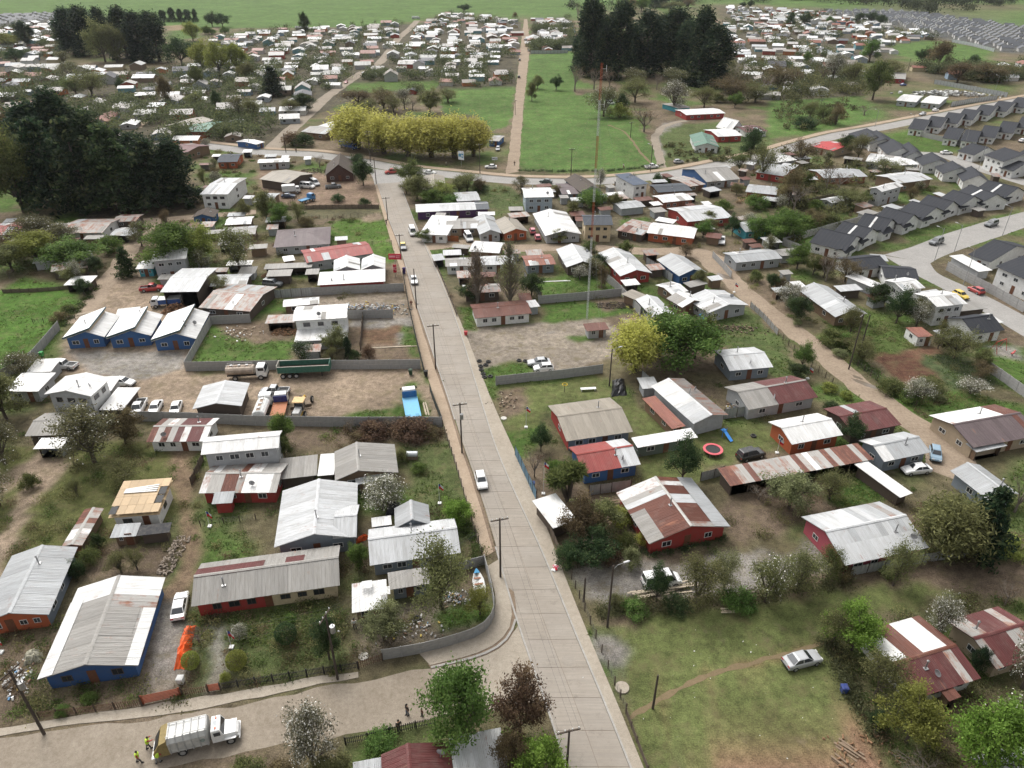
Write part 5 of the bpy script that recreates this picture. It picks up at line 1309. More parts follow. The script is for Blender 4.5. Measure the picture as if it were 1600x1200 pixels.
def pole(bx, by, hpx, arms=1, lamp=0, rz=0.3, mat=None, label=None, key=None, r=1.0):
    g = G(bx, by); h = max(4.0, min(12.0, height_for(g.y, by - hpx)))
    root = ob('utility_pole' if not lamp else 'street_lamp', None, None, (g.x, g.y, 0), rz)
    ob('pole', POLE_M if mat is None else mat, root, (0, 0, 0), 0, (r, r, h))
    for k in range(arms):
        a = ob('crossarm', ARM_M, root, (0, .13, h - .35 - .9 * k), 0)
        for x in (-.95, -.35, .35, .95): ob('insulator', INS_M, a, (x, 0, .06))
    if lamp: ob('lamp_arm', LARM_M, root, (0, 0, h - .6)); ob('lamp_head', LHEAD_M, root, (0, 0, h - .6))
    tag(root, label or rel_label('wooden utility pole' if not lamp else 'street lamp', bx, by), 'pole' if not lamp else 'street lamp', 'utility poles' if not lamp else 'street lamps')
    if key: POLES[key] = (g.x, g.y, h, rz)
    return root
mb = MB(); mb.bar((0, 0, -.2), (0, 0, 1), .09, .06, 8); LAMPPOST = mb.mesh('lamp_post', flat('lamp_post_grey', (0.33, 0.33, 0.33), .6))
def do_poles():
    pole(69,1147,100,2,0,1.2,label='heavily wired pole at lower left pavement',key='a',r=1.2)
    pole(528,1062,102,1,0,1.3,label='wired pole before long red and cream house',key='b')
    pole(884,1225,84,1,0,.25,label='pole at bottom edge of main street',key='m0')
    pole(782,902,92,1,0,.25,label='first pole left of street below white car',key='m1')
    pole(722,708,78,1,0,.25,label='pole on left kerb below dirt yard',key='m2')
    pole(681,577,70,1,0,.25,label='pole on left kerb beside green trailer yard',key='m3')
    pole(651,482,62,0,0,.25,label='bare pole beside white car on street',key='m4')
    pole(627,406,40,1,0,.25,label='pole beside the taxi with yellow roof',key='m5')
    pole(606,344,36,1,0,.25,label='pole above the taxi on left kerb',key='m6')
    pole(588,287,40,0,0,.25,label='pole at left of street junction',key='m7')
    pole(579,253,48,2,0,.6,label='double-armed pole under yellow willow',key='m8')
    pole(750,271,46,1,0,.2,label='pole beside blue billboard')
    pole(892,276,44,1,0,.1,label='pole at front edge of big green field')
    pole(1016,268,42,0,1,2.6,label='lamp pole beside white pickup at field')
    pole(949,980,96,0,1,.3,label='lamp pole left of gravel parking')
    pole(1020,1107,52,0,0,.2,label='short post standing in bottom lawn')
    pole(952,603,58,0,1,.3,label='lamp pole below yellow willow in lot')
    pole(1326,577,86,1,0,.8,label='leaning pole pair by dug garden, front one')
    pole(1340,562,70,0,0,.8,label='leaning pole pair by dug garden, rear one')
    pole(447,238,30,0,0,.2,label='pole at left road corner')
    pole(912,1000-60,30,0,0,.2,label='short post at gravel parking fence')
    pole(918+112,1,1,0,0) if False else None
    for bx,by,h_ in ((1460,407,50),(1491,393,42),(1566,369,46),(1528,267,44),(1505,234,34),(1421,209,30),(1367,198,26),(1522,160,24),(1505,445,56),(1555,140,22)): pole(bx,by,h_,0,1,2.3,LAMPPOST)
    for bx,by,h_ in ((1358,98,24),(1260,80,16),(1418,112,20),(1440,165,24),(1300,60,14),(1200,50,14),(836,60,26),(1280,178,22),(805,180,24),(758,60,16),(640,90,18),(310,35+80,26),(985,1015-800,24)): pole(bx,by,h_,1,0,.5)
    for k in ('a', 'b', 'm2'):
        gx_, gy_, h, rz = POLES[k]; mb = MB(); mb.bar((0, 0, 0), (0, 0, .9), .28, None, 10); mb.bar((.1, 0, .9), (.1, 0, 1.1), .05, None, 6)
        pr = [o for o in COL.objects if o.name.startswith('utility_pole') and abs(o.location.x - gx_) < .01][0]; ob('transformer', mb.mesh('transformer', STEEL), pr, (.1, -.45, h - 2.6))
    def wire(name, keys, x, label, drop=.35):
        mb = MB(); P0 = POLES[keys[0]]
        pts = []
        for k in keys:
            gx_, gy_, h, rz = POLES[k]; pts.append(Vector((gx_ + x * math.cos(rz), gy_ + x * math.sin(rz), h - drop + .3)))
        for a, b_ in zip(pts, pts[1:]):
            prev = a
            for i in range(1, 9):
                t = i / 8; p = a.lerp(b_, t); p.z -= 4 * t * (1 - t) * (a - b_).length * .018
                mb.bar(prev, p, .008, None, 3, cap=False); prev = p
        tag(ob('overhead_wire', mb.mesh('overhead_wire', DARK)), label, 'wire', 'overhead wires')
    ms = ['m0', 'm1', 'm2', 'm3', 'm4', 'm5', 'm6', 'm7', 'm8']
    for x, l in ((-.95, 'left'), (.35, 'middle'), (.95, 'right')): wire('w', ms, x, '%s overhead wire along the main street poles' % l)
    for x, l in ((-.95, 'upper'), (.35, 'middle'), (.95, 'lower')): wire('w', ['a', 'b', 'm1'], x, '%s overhead wire above the gravel street' % l)

# ------------------------------------------------------------------ lattice mast
def mast():
    g = G(917, 497); h = height_for(g.y, 98)
    root = ob('radio_mast', None, None, (g.x, g.y, 0)); tag(root, 'tall red and white lattice radio mast beside kiosk', 'mast')
    R_ = .21; corner = [(R_ * math.cos(a), R_ * math.sin(a)) for a in (math.pi / 2, math.pi * 7 / 6, math.pi * 11 / 6)]
    # colour bands from the top: red, white, red, white ...
    tops = [98, 156, 212, 263, 315, 370, 425, 497]; cols = ['r', 'w', 'r', 'w', 'r', 'w', 'w']
    mats = {'r': flat('mast_red', (0.36, 0.085, 0.035), .6), 'w': flat('mast_white', (0.55, 0.56, 0.56), .6)}
    zs = [height_for(g.y, y) for y in tops]
    for i, c in enumerate(cols):
        z1, z0 = zs[i], max(0, zs[i + 1]); mb = MB()
        for x, y in corner: mb.bar((x, y, z0), (x, y, z1), .028, None, 5)
        n = max(1, int((z1 - z0) / .7)); dz = (z1 - z0) / n
        for k in range(n):
            for j in range(3):
                a, b_ = corner[j], corner[(j + 1) % 3]
                mb.bar((a[0], a[1], z0 + k * dz), (b_[0], b_[1], z0 + (k + 1) * dz), .015, None, 3, cap=False)
                mb.bar((a[0], a[1], z0 + k * dz), (b_[0], b_[1], z0 + k * dz), .015, None, 3, cap=False)
        ob('mast_section', mb.mesh('mast_section', mats[c]), root)
    mb = MB()
    for ang in (.6, 2.7, 4.8):
        for f in (.45, .92): mb.bar((0, 0, h * f), (math.cos(ang) * h * .32, math.sin(ang) * h * .32, 0), .012, None, 3, cap=False)
    ob('guy_wire', mb.mesh('guy_wire', STEEL), root)
    for z in (h * .98, h * .86, h * .6):
        mb = MB(); mb.bar((0, 0, z), (.9, .1, z), .025, None, 4); mb.bar((.9, .1, z - .5), (.9, .1, z + .6), .04, None, 6); ob('antenna', mb.mesh('antenna', FRAME_W), root)
mast()
# ------------------------------------------------------------------ vehicles
CARS = {
 # length, half width, body stations (x, top z, half width factor), cabin base x0,x1, top x0,x1, z base, z top
 'sedan': (4.4, .85, [(-2.2,.62,.84),(-2.12,.92,.94),(-1.5,1.0,1),(.9,.97,1),(1.7,.86,.97),(2.1,.72,.9),(2.2,.5,.8)], -1.75,.98,-1.02,.22,.95,1.42),
 'hatch': (3.8, .82, [(-1.9,.62,.86),(-1.84,.95,.95),(-1.3,1.0,1),(.75,.98,1),(1.45,.88,.97),(1.82,.70,.9),(1.9,.5,.8)], -1.78,.92,-1.42,.2,.96,1.48),
 'suv': (4.6, .92, [(-2.3,.7,.9),(-2.25,1.05,.97),(-1.6,1.1,1),(1.0,1.1,1),(1.85,1.02,.98),(2.2,.85,.92),(2.3,.55,.82)], -2.2,1.12,-2.0,.35,1.06,1.76),
 'van': (4.9, .95, [(-2.45,.7,.95),(-2.42,1.1,1),(-1.6,1.15,1),(1.3,1.15,1),(2.0,1.0,.97),(2.35,.8,.92),(2.45,.55,.85)], -2.4,1.75,-2.34,.95,1.1,2.05),
 'pickup': (5.2, .90, [(-2.6,.62,.94),(-2.58,.78,.97),(-.75,.80,1),(-.65,1.05,1),(1.2,1.06,1),(2.1,.98,.97),(2.5,.8,.92),(2.6,.55,.82)], -.68,1.3,-.42,.6,1.02,1.72)}
CARM = {}
def wheel_meshes(r, w):
    mb = MB(); mb.cyl((0, 0, 0), (0, 1, 0), r, w, 16); t = mb.mesh('tyre', RUBBER)
    mb = MB(); mb.cyl((0, 0, 0), (0, 1, 0), r * .62, w + .03, 10); return t, mb.mesh('rim', RIM)
def car_meshes(kind):
    if kind in CARM: return CARM[kind]
    L_, w, st, b0, b1, t0, t1, zb, zt = CARS[kind]
    d = {}
    mb = MB(); rings = []
    for x, z, f in st:
        ww = w * f; lo = .26 if abs(x) < L_ / 2 - .2 else .34
        rings.append([(x, -ww * .94, lo), (x, -ww, (lo + z) / 2), (x, -ww * .97, z - .10), (x, -ww * .86, z), (x, ww * .86, z), (x, ww * .97, z - .10), (x, ww, (lo + z) / 2), (x, ww * .94, lo)])
    mb.loft(rings)
    d['body'] = mb.mesh('body', PAINT)
    wb, wt = w * .90, w * .70
    ring = lambda x0, x1, ww, z: [(x0, -ww, z), (x1, -ww, z), (x1, ww, z), (x0, ww, z)]
    mb = MB(); mb.loft([ring(b0, b1, wb, zb - .06), ring(t0, t1, wt, zt), ring(t0 + .12, t1 - .12, wt - .1, zt + .035)])
    d['cabin'] = mb.mesh('cabin', PAINT)
    B = [Vector(p) for p in ring(b0, b1, wb, zb)]; Tt = [Vector(p) for p in ring(t0, t1, wt, zt)]
    def pane(a, b_, c, e, name, m=.08, split=1):
        out_ = []
        for k in range(split):
            f = lambda u, v: (a.lerp(b_, u)).lerp(e.lerp(c, u), v)
            u0 = (k + m) / split; u1 = (k + 1 - m) / split; q = [f(u0, .14), f(u1, .14), f(u1, .90), f(u0, .90)]
            n = (q[1] - q[0]).cross(q[3] - q[0]).normalized()
            mb = MB(); mb.loft([[p + n * -.02 for p in q], [p + n * .014 for p in q]]); out_.append(mb.mesh(name, GLASS))
        return out_
    d['side_window'] = pane(B[0], B[1], Tt[1], Tt[0], 'side_window', .07, 3 if kind in ('suv', 'van') else 2) + pane(B[2], B[3], Tt[3], Tt[2], 'side_window', .07, 3 if kind in ('suv', 'van') else 2)
    d['windscreen'] = pane(B[1], B[2], Tt[2], Tt[1], 'windscreen', .06)
    d['rear_window'] = pane(B[3], B[0], Tt[0], Tt[3], 'rear_window', .06)
    d['tyre'], d['rim'] = wheel_meshes(.32 if kind not in ('suv', 'pickup', 'van') else .37, .21)
    mb = MB(); mb.box(-.04, .05, -.17, .17, -.07, .07); d['headlight'] = mb.mesh('headlight', flat('headlight', (.75, .75, .72), .15))
    d['tail_light'] = mb.mesh('tail_light', flat('tail_light', (.4, .02, .02), .2))
    mb = MB(); mb.box(-.06, .06, -w * .8, w * .8, -.09, .09); d['bumper'] = mb.mesh('bumper', DARK)
    if kind == 'pickup':
        mb = MB(); mb.box(-2.5, -.78, -w * .84, w * .84, .80, .815); d['cargo_bed'] = mb.mesh('cargo_bed', DARK)
        mb = MB(); mb.box(-2.58, -.72, -w * .97, -w * .86, .7, 1.06); d['bed_side'] = mb.mesh('bed_side', PAINT)
        mb = MB(); mb.box(-2.59, -2.5, -w * .86, w * .86, .7, 1.05); d['tailgate'] = mb.mesh('tailgate', PAINT)
    CARM[kind] = d
    return d
def car(kind, x, y, fx, fy, color, label, roofc=None, bed=None):
    d = car_meshes(kind); L_, w, st = CARS[kind][:3]
    g = G(x, y); f = G(fx, fy); rz = math.atan2(f.y - g.y, f.x - g.x)
    root = ob('parked_car' if kind not in ('pickup', 'van') else ('pickup' if kind == 'pickup' else 'van'), None, None, (g.x, g.y, .02), rz)
    ob('body', d['body'], root, (0, 0, 0), 0, None, color)
    ob('cabin', d['cabin'], root, (0, 0, 0), 0, None, roofc or color)
    for k in ('side_window', 'windscreen', 'rear_window'):
        for m_ in d[k]: ob(k, m_, root)
    r_ = .37 if kind in ('suv', 'pickup', 'van') else .32
    for sx in (-.30, .31):
        for sy in (-1, 1):
            t_ = ob('wheel', d['tyre'], root, (L_ * sx, sy * (w - .10), r_)); ob('rim', d['rim'], t_)
    for sy in (-1, 1):
        ob('headlight', d['headlight'], root, (L_ / 2 - .10, sy * w * .62, .66)); ob('tail_light', d['tail_light'], root, (-L_ / 2 + .04, sy * w * .68, .76))
    ob('bumper', d['bumper'], root, (L_ / 2 - .02, 0, .42)); ob('bumper', d['bumper'], root, (-L_ / 2 + .02, 0, .42))
    if kind == 'pickup':
        ob('cargo_bed', d['cargo_bed'], root); ob('tailgate', d['tailgate'], root, (0, 0, 0), 0, None, color)
        for s in (1, -1): ob('bed_side', d['bed_side'], root, (0, 0, 0), 0, (1, s, 1), color)
    tag(root, label, {'pickup': 'pickup', 'van': 'van', 'suv': 'car'}.get(kind, 'car'))
    return root
WH=(.78,.78,.77); SI=(.42,.43,.44); BK=(.015,.016,.018); GY=(.12,.13,.14); RD=(.42,.03,.03); BL=(.04,.10,.30); LB=(.22,.33,.42); PK=(.55,.13,.16)
car('sedan',283,952,287,930,WH,'white sedan parked beside long red and cream house')
car('hatch',752,756,757,776,WH,'white hatchback driving down the main street')
car('sedan',1252,1036,1275,1030,SI,'silver sedan parked on the bottom lawn')
car('suv',1172,715,1195,709,BK,'black off-roader parked on lawn beside trampoline')
car('sedan',1430,738,1410,740,WH,'white sedan parked below white and zinc roofed house')
car('hatch',1460,714,1462,726,LB,'light blue car at end of dirt lane')
car('van',1033,913,1052,910,WH,'white van half hidden behind hedge by gravel parking')
car('sedan',842,570,826,571,SI,'silver sedan in gravel lot, rear of two')
car('hatch',849,579,834,580,WH,'white hatchback in gravel lot, front of two')
car('sedan',647,441,649,450,WH,'white sedan driving on upper main street')
car('sedan',630,388,632,398,GY,'dark taxi with yellow roof on main street',roofc=(.72,.55,.06))
car('van',645,366,649,376,WH,'white van parked at main street kerb')
car('pickup',613,271,603,272,RD,'red pickup at street junction')
car('sedan',672,272,684,273,WH,'white car behind bushes on cross street')
car('sedan',853,286,842,285,(.02,.05,.045),'dark green car on cross street')
car('pickup',1018,263,1030,262,WH,'white pickup parked beside big green field')
car('hatch',1060,255,1070,254,SI,'grey hatchback right of white field pickup')
car('sedan',767,263,757,263,WH,'white car parked at dirt road mouth')
car('hatch',778,235,776,242,SI,'silver car beside blue-walled hut')
car('pickup',218,642,212,653,WH,'white pickup left in yard car row')
car('sedan',244,642,238,653,WH,'white sedan in middle of yard car row')
car('sedan',276,643,272,654,WH,'white sedan right in yard car row')
car('sedan',194,601,202,602,WH,'white car beside white annex roof')
car('pickup',101,575,88,574,WH,'white pickup under open white carport')
car('pickup',238,454,252,453,RD,'red pickup before cyan wing')
car('pickup',430,616,412,616,SI,'silver work pickup with crane gear in yard')
car('suv',427,447,440,448,GY,'grey off-roader beside firewood shed')
car('sedan',221,320,216,324,WH,'white car under dark grove')
car('van',481,294,492,295,WH,'white van in brown house yard')
car('sedan',451,309,462,309,(.03,.06,.12),'dark blue car in brown house yard')
car('pickup',521,294,533,293,GY,'dark pickup beside brown house')
car('van',492,289,498,292,(.6,.6,.6),'small pale van at leaning barn')
car('hatch',832,364,829,356,PK,'upper pink car beside orange house')
car('hatch',840,374,838,366,PK,'lower pink car beside orange house')
car('van',732,375,736,381,WH,'white van parked in front of grey house')
car('pickup',1127,379,1127,387,WH,'pale pickup parked at lane bend')
car('suv',1548,353,1538,356,GY,'dark off-roader on upper estate street')
car('suv',1462,381,1450,385,GY,'dark off-roader parked at lower estate row')
car('hatch',1524,457,1516,453,RD,'red hatchback on estate street')
car('hatch',1500,465,1508,469,(.72,.50,.04),'yellow car beside two-storey white house')
car('sedan',1478,241,1488,241,WH,'white sedan on upper estate street')
car('sedan',1558,399,1570,395,WH,'white car behind estate corner house')
car('sedan',1461,174,1470,172,WH,'white sedan beside compound on upper road')
car('sedan',1441,180,1432,182,SI,'silver sedan beside compound on upper road')
car('sedan',1411,134,1420,133,BL,'blue car beside red house above compound')
car('sedan',1597,232-10,1606,220,WH,'white car at upper estate edge')
car('hatch',541,130,536,133,RD,'red car on far left road')
car('van',953,163,960,163,WH,'white vehicle under blossom at field edge')
car('suv',1118,215+4,1124,216,GY,'dark car hidden beside green-roofed house') if False else None
car('hatch',820,63,821,58,WH,'white car far up the dirt road')
car('hatch',812,95,813,88,GY,'dark car halfway up the dirt road')
car('hatch',811,122,811,114,BK,'black car at lower dirt road edge')
car('hatch',826,80,826,72,WH,'white car beside far grey wall')

def parts_truck(label, name, x, y, fx, fy, cat='truck'):
    g = G(x, y); f = G(fx, fy)
    root = ob(name, None, None, (g.x, g.y, .02), math.atan2(f.y - g.y, f.x - g.x)); tag(root, label, cat)
    return root
TW = wheel_meshes(.50, .30)
def add_wheels(root, xs, w=1.05, r=.50):
    for x in xs:
        for s in (-1, 1):
            t_ = ob('wheel', TW[0], root, (x, s * w, r), 0, (r / .5, 1, r / .5)); ob('rim', TW[1], t_)
def part(root, name, mat, *boxes, color=None):
    mb = MB()
    for q in boxes: mb.box(*q)
    return ob(name, mb.mesh(name, mat), root, (0, 0, 0), 0, None, color)
def cab_over(root, x0, x1, w, z0, z1, color):
    mb = MB(); r = lambda xa, xb, ww, z: [(xa, -ww, z), (xb, -ww, z), (xb, ww, z), (xa, ww, z)]
    mb.loft([r(x0, x1, w, z0), r(x0, x1 + .02, w, z0 + (z1 - z0) * .5), r(x0 + .03, x1 - .28, w * .93, z1 - .08), r(x0 + .12, x1 - .42, w * .85, z1)])
    ob('cab', mb.mesh('cab', PAINT), root, (0, 0, 0), 0, None, color)
    zm = z0 + (z1 - z0) * .54
    mb = MB(); q = [(x1 + .03, -w * .86, zm), (x1 + .03, w * .86, zm), (x1 - .24, w * .80, z1 - .14), (x1 - .24, -w * .80, z1 - .14)]
    mb.loft([[(a - .05, b_, c) for a, b_, c in q], q]); ob('windscreen', mb.mesh('windscreen', GLASS), root)
    for s in (-1, 1):
        mb = MB(); mb.box(x0 + .35, x1 - .30, s * w * .955 - .03, s * w * .955 + .03, zm, z1 - .2); ob('side_window', mb.mesh('side_window', GLASS), root)
        mb = MB(); mb.box(x1 - .03, x1 + .05, s * w * .7 - .16, s * w * .7 + .16, z0 + .12, z0 + .28); ob('headlight', mb.mesh('headlight', MATS['headlight']), root)
        mb = MB(); mb.box(x1 - .05, x1 + .05, s * (w + .22) - .1, s * (w + .22) + .1, zm, zm + .4); mb.bar((x1 - .1, s * w * .9, zm + .3), (x1, s * (w + .2), zm + .3), .02); ob('mirror', mb.mesh('mirror', DARK), root)
    part(root, 'bumper', DARK, (x1 - .1, x1 + .08, -w, w, z0 - .3, z0 - .02))
OLV = flat('hopper_olive', (0.26, 0.20, 0.085), .6); BODYW = flat('packer_white', (0.52, 0.52, 0.50), .5, .1, .3, .9)
def garbage_truck():
    rt = parts_truck('white refuse collection truck on the gravel street', 'garbage_truck', 311, 1161, 350, 1151.5); rt.scale = (.88, .88, .9)
    part(rt, 'chassis', DARK, (-4.2, 4.0, -.45, .45, .55, .85))
    mb = MB(); mb.loft([[(-2.7, -1.2, .95), (-2.7, 1.2, .95), (-2.7, 1.25, 2.6), (-2.7, .95, 3.15), (-2.7, -.95, 3.15), (-2.7, -1.25, 2.6)], [(1.45, -1.2, .95), (1.45, 1.2, .95), (1.45, 1.25, 2.6), (1.45, .95, 3.15), (1.45, -.95, 3.15), (1.45, -1.25, 2.6)]])
    ob('packer_body', mb.mesh('packer_body', BODYW), rt)
    for i in range(6):
        x = -2.6 + i * .78; mb = MB()
        for s in (-1, 1): mb.box(x, x + .10, s * 1.27 - .05, s * 1.27 + .05, .95, 2.6)
        mb.box(x, x + .10, -.98, .98, 3.14, 3.24); mb.bar((x + .05, 1.27, 2.6), (x + .05, .95, 3.18), .06); mb.bar((x + .05, -1.27, 2.6), (x + .05, -.95, 3.18), .06)
        ob('rib', mb.mesh('rib', flat('rib_grey', (.42, .42, .41), .5)), rt)
    mb = MB()
    for s in (-1, 1): mb.bar((-2.7, s * .85, 3.36), (1.4, s * .85, 3.36), .045)
    ob('top_rail', mb.mesh('top_rail', BODYW), rt)
    mb = MB(); mb.loft([[(-2.7, -1.22, .8), (-2.7, 1.22, .8), (-2.7, 1.22, 3.1), (-2.7, -1.22, 3.1)], [(-3.5, -1.22, .8), (-3.5, 1.22, .8), (-3.5, 1.22, 2.75), (-3.5, -1.22, 2.75)], [(-4.35, -1.2, .8), (-4.35, 1.2, .8), (-4.35, 1.2, 1.4), (-4.35, -1.2, 1.4)]])
    hp = ob('hopper', mb.mesh('hopper', OLV), rt)
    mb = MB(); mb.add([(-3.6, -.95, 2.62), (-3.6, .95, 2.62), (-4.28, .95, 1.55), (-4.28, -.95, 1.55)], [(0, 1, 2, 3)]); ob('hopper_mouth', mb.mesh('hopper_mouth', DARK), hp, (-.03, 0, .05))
    part(rt, 'rear_step', STEEL, (-4.7, -4.35, -1.1, 1.1, .55, .62))
    mb = MB(); r = lambda xa, xb, ww, z: [(xa, -ww, z), (xb, -ww, z), (xb, ww, z), (xa, ww, z)]
    mb.loft([r(1.75, 3.05, 1.1, .8), r(1.75, 3.05, 1.1, 1.75), r(1.8, 2.75, 1.02, 2.6), r(1.9, 2.62, .92, 2.68)]); ob('cab', mb.mesh('cab', PAINT), rt, (0, 0, 0), 0, None, WH)
    mb = MB(); mb.loft([[(3.05, -1.05, .75), (3.05, 1.05, .75), (3.05, .95, 1.7), (3.05, -.95, 1.7)], [(4.2, -.95, .75), (4.2, .95, .75), (4.2, .80, 1.5), (4.2, -.80, 1.5)], [(4.5, -.85, .75), (4.5, .85, .75), (4.5, .7, 1.25), (4.5, -.7, 1.25)]])
    ob('bonnet', mb.mesh('bonnet', PAINT), rt, (0, 0, 0), 0, None, WH)
    mb = MB(); q = [(3.08, -.98, 1.78), (3.08, .98, 1.78), (2.80, .9, 2.5), (2.80, -.9, 2.5)]; mb.loft([[(a - .05, b_, c) for a, b_, c in q], q]); ob('windscreen', mb.mesh('windscreen', GLASS), rt)
    for s in (-1, 1):
        part(rt, 'side_window', GLASS, (2.05, 2.75, s * 1.065 - .03, s * 1.065 + .03, 1.75, 2.35)); part(rt, 'beacon', flat('beacon', (.55, .10, .04), .3), (2.2, 2.4, s * .65 - .14, s * .65 + .14, 2.68, 2.8))
        part(rt, 'fender', PAINT, (3.0, 4.25, s * 1.12 - .14, s * 1.12 + .14, 1.0, 1.12), color=WH); part(rt, 'headlight', MATS['headlight'], (4.35, 4.52, s * .8 - .12, s * .8 + .12, .85, 1.05))
    part(rt, 'bumper', STEEL, (4.45, 4.62, -1.1, 1.1, .45, .72)); part(rt, 'roof_hatch', flat('hatch_grey', (.4, .42, .43), .5), (2.0, 2.4, -.3, .3, 2.68, 2.73))
    mb = MB(); mb.cyl((0, 0, 0), (0, 1, 0), .26, .02, 16); ob('round_emblem', mb.mesh('round_emblem', flat('emblem', (.25, .30, .28), .6)), rt, (.9, -1.265, 1.95))
    add_wheels(rt, (-1.5, 3.6), 1.02)
    return rt
garbage_truck()
def tanker(label, x, y, fx, fy, tank_mat, cabc, L_=7.0):
    rt = parts_truck(label, 'tanker_truck', x, y, fx, fy)
    part(rt, 'chassis', DARK, (-L_ / 2, L_ / 2 - .4, -.45, .45, .6, .85))
    cab_over(rt, L_ / 2 - 1.7, L_ / 2, 1.1, .7, 2.6, cabc)
    mb = MB(); n = 14
    rg = lambda x, f: [(x, 1.1 * f * math.cos(i * 2 * math.pi / n), 1.75 + .85 * f * math.sin(i * 2 * math.pi / n)) for i in range(n)]
    mb.loft([rg(-L_ / 2, .85), rg(-L_ / 2 + .15, 1), rg(L_ / 2 - 2.3, 1), rg(L_ / 2 - 2.15, .85)]); ob('tank', mb.mesh('tank', tank_mat), rt)
    mb = MB()
    for s in (-.45, .45): mb.bar((-L_ / 2 + .2, s, 2.95), (L_ / 2 - 2.4, s, 2.95), .03); 
    for k in range(5):
        for s in (-.45, .45): mb.bar((-L_ / 2 + .3 + k * 1.05, s, 2.5), (-L_ / 2 + .3 + k * 1.05, s, 2.95), .03)
    ob('handrail', mb.mesh('handrail', FRAME_W), rt)
    part(rt, 'walkway', flat('walkway', (.30, .22, .16), .7), (-L_ / 2 + .3, L_ / 2 - 2.5, -.3, .3, 2.58, 2.64))
    for k in range(3): mb = MB(); mb.bar((-L_ / 2 + 1 + k * 1.4, 0, 2.6), (-L_ / 2 + 1 + k * 1.4, 0, 2.76), .26, None, 10); ob('hatch', mb.mesh('hatch', STEEL), rt)
    add_wheels(rt, (-L_ / 2 + 1.6, L_ / 2 - 1.0))
tanker('dirty white water tanker behind pale warehouse', 388, 590, 410, 589, flat('tank_dirty', (.42, .34, .27), .5, .1, .5, .7), WH, 7.2)
tanker('clean white tanker parked beside rust flatbed', 413, 646, 424, 618, flat('tank_white', (.74, .74, .72), .4), WH, 6.6)
def flatbed(label, x, y, fx, fy, cabc, bedc, backc, L_=6.6, w=1.15):
    rt = parts_truck(label, 'flatbed_truck', x, y, fx, fy)
    part(rt, 'chassis', DARK, (-L_ / 2 + .1, L_ / 2 - .4, -.4, .4, .6, .95))
    cab_over(rt, L_ / 2 - 1.6, L_ / 2, w - .08, .7, 2.5, cabc)
    part(rt, 'load_bed', MATTE, (-L_ / 2, L_ / 2 - 1.85, -w, w, .98, 1.12), color=bedc)
    part(rt, 'headboard', MATTE, (L_ / 2 - 1.85, L_ / 2 - 1.75, -w, w, 1.12, 2.3), color=backc)
    for s in (-1, 1): part(rt, 'side_rail', MATTE, (-L_ / 2, L_ / 2 - 1.85, s * w - .05, s * w + .05, 1.12, 1.2), color=bedc)
    add_wheels(rt, (-L_ / 2 + 1.5, L_ / 2 - 1.0), .98, .46)
    return rt
fb = flatbed('white-cabbed flatbed with bright blue deck', 643, 640, 637, 610, WH, (.16, .42, .62), (.02, .13, .33), 8.2, 1.25)
for s in (-.7, .7): part(fb, 'ramp', MATTE, (-4.08, -3.3, s - .3, s + .3, 1.14, 1.22), color=(.10, .30, .45))
flatbed('rust-decked flatbed with dark blue headboard', 438, 646, 445, 618, WH, (.40, .16, .08), (.02, .03, .16), 7.4, 1.15)
def tipper():
    rt = parts_truck('green tipper semi-trailer with brown load bed', 'tipper_trailer', 478, 586, 500, 585, 'trailer')
    part(rt, 'chassis', DARK, (-4.6, 4.4, -.5, .5, .95, 1.2))
    grn = flat('tipper_green', (.05, .14, .105), .6); brn = flat('tipper_inside', (.13, .075, .06), .8)
    for s in (-1, 1):
        sd = part(rt, 'side_wall', grn, (-4.7, 4.7, s * 1.22 - .05, s * 1.22 + .05, 1.25, 2.5))
        for k in range(7): part(rt, 'rib', grn, (-4.6 + k * 1.5, -4.5 + k * 1.5, s * 1.3 - .05, s * 1.3 + .05, 1.25, 2.5))
        part(rt, 'top_rail', flat('rail_pale', (.45, .43, .38), .6), (-4.7, 4.7, s * 1.25 - .06, s * 1.25 + .06, 2.5, 2.58))
    part(rt, 'floor', brn, (-4.6, 4.6, -1.17, 1.17, 1.22, 1.5)); part(rt, 'tail_gate', flat('gate_pale', (.42, .40, .34), .6), (-4.82, -4.72, -1.25, 1.25, 1.2, 2.7)); part(rt, 'front_wall', grn, (4.62, 4.72, -1.17, 1.17, 1.25, 2.8))
    add_wheels(rt, (-3.9, -2.7, -1.5), 1.0); part(rt, 'landing_leg', DARK, (3.0, 3.15, -.7, -.55, .02, .95), (3.0, 3.15, .55, .7, .02, .95))
tipper()
def grader():
    rt = parts_truck('yellow motor grader beside rust flatbed', 'motor_grader', 472, 644, 484, 618, 'grader')
    ye = flat('grader_yellow', (.55, .34, .05), .5); rf = flat('grader_roof', (.62, .42, .20), .6)
    part(rt, 'engine_hood', flat('hood_grey', (.38, .38, .37), .5), (-3.4, -1.3, -.55, .55, 1.0, 1.95)); part(rt, 'rear_frame', ye, (-3.9, -1.2, -.7, .7, .7, 1.0))
    part(rt, 'cab', GLASS, (-1.25, .1, -.7, .7, 1.1, 2.75)); part(rt, 'cab_roof', rf, (-1.5, .35, -.95, .95, 2.75, 2.9))
    mb = MB(); mb.bar((0, 0, 1.6), (2.6, 0, 1.75), .16, .14, 6); mb.bar((2.6, 0, 1.75), (3.3, 0, 1.1), .14, .12, 6); ob('front_frame', mb.mesh('front_frame', ye), rt)
    mb = MB(); mb.box(1.0, 1.12, -1.8, 1.8, .12, .75); ob('blade', mb.mesh('blade', flat('blade_steel', (.12, .09, .06), .6)), rt, (0, 0, 0), .35)
    part(rt, 'ladder', ye, (-3.98, -3.9, -.4, .4, .5, 1.4)); add_wheels(rt, (-3.0, -1.7, 3.2), 1.0, .62)
grader()
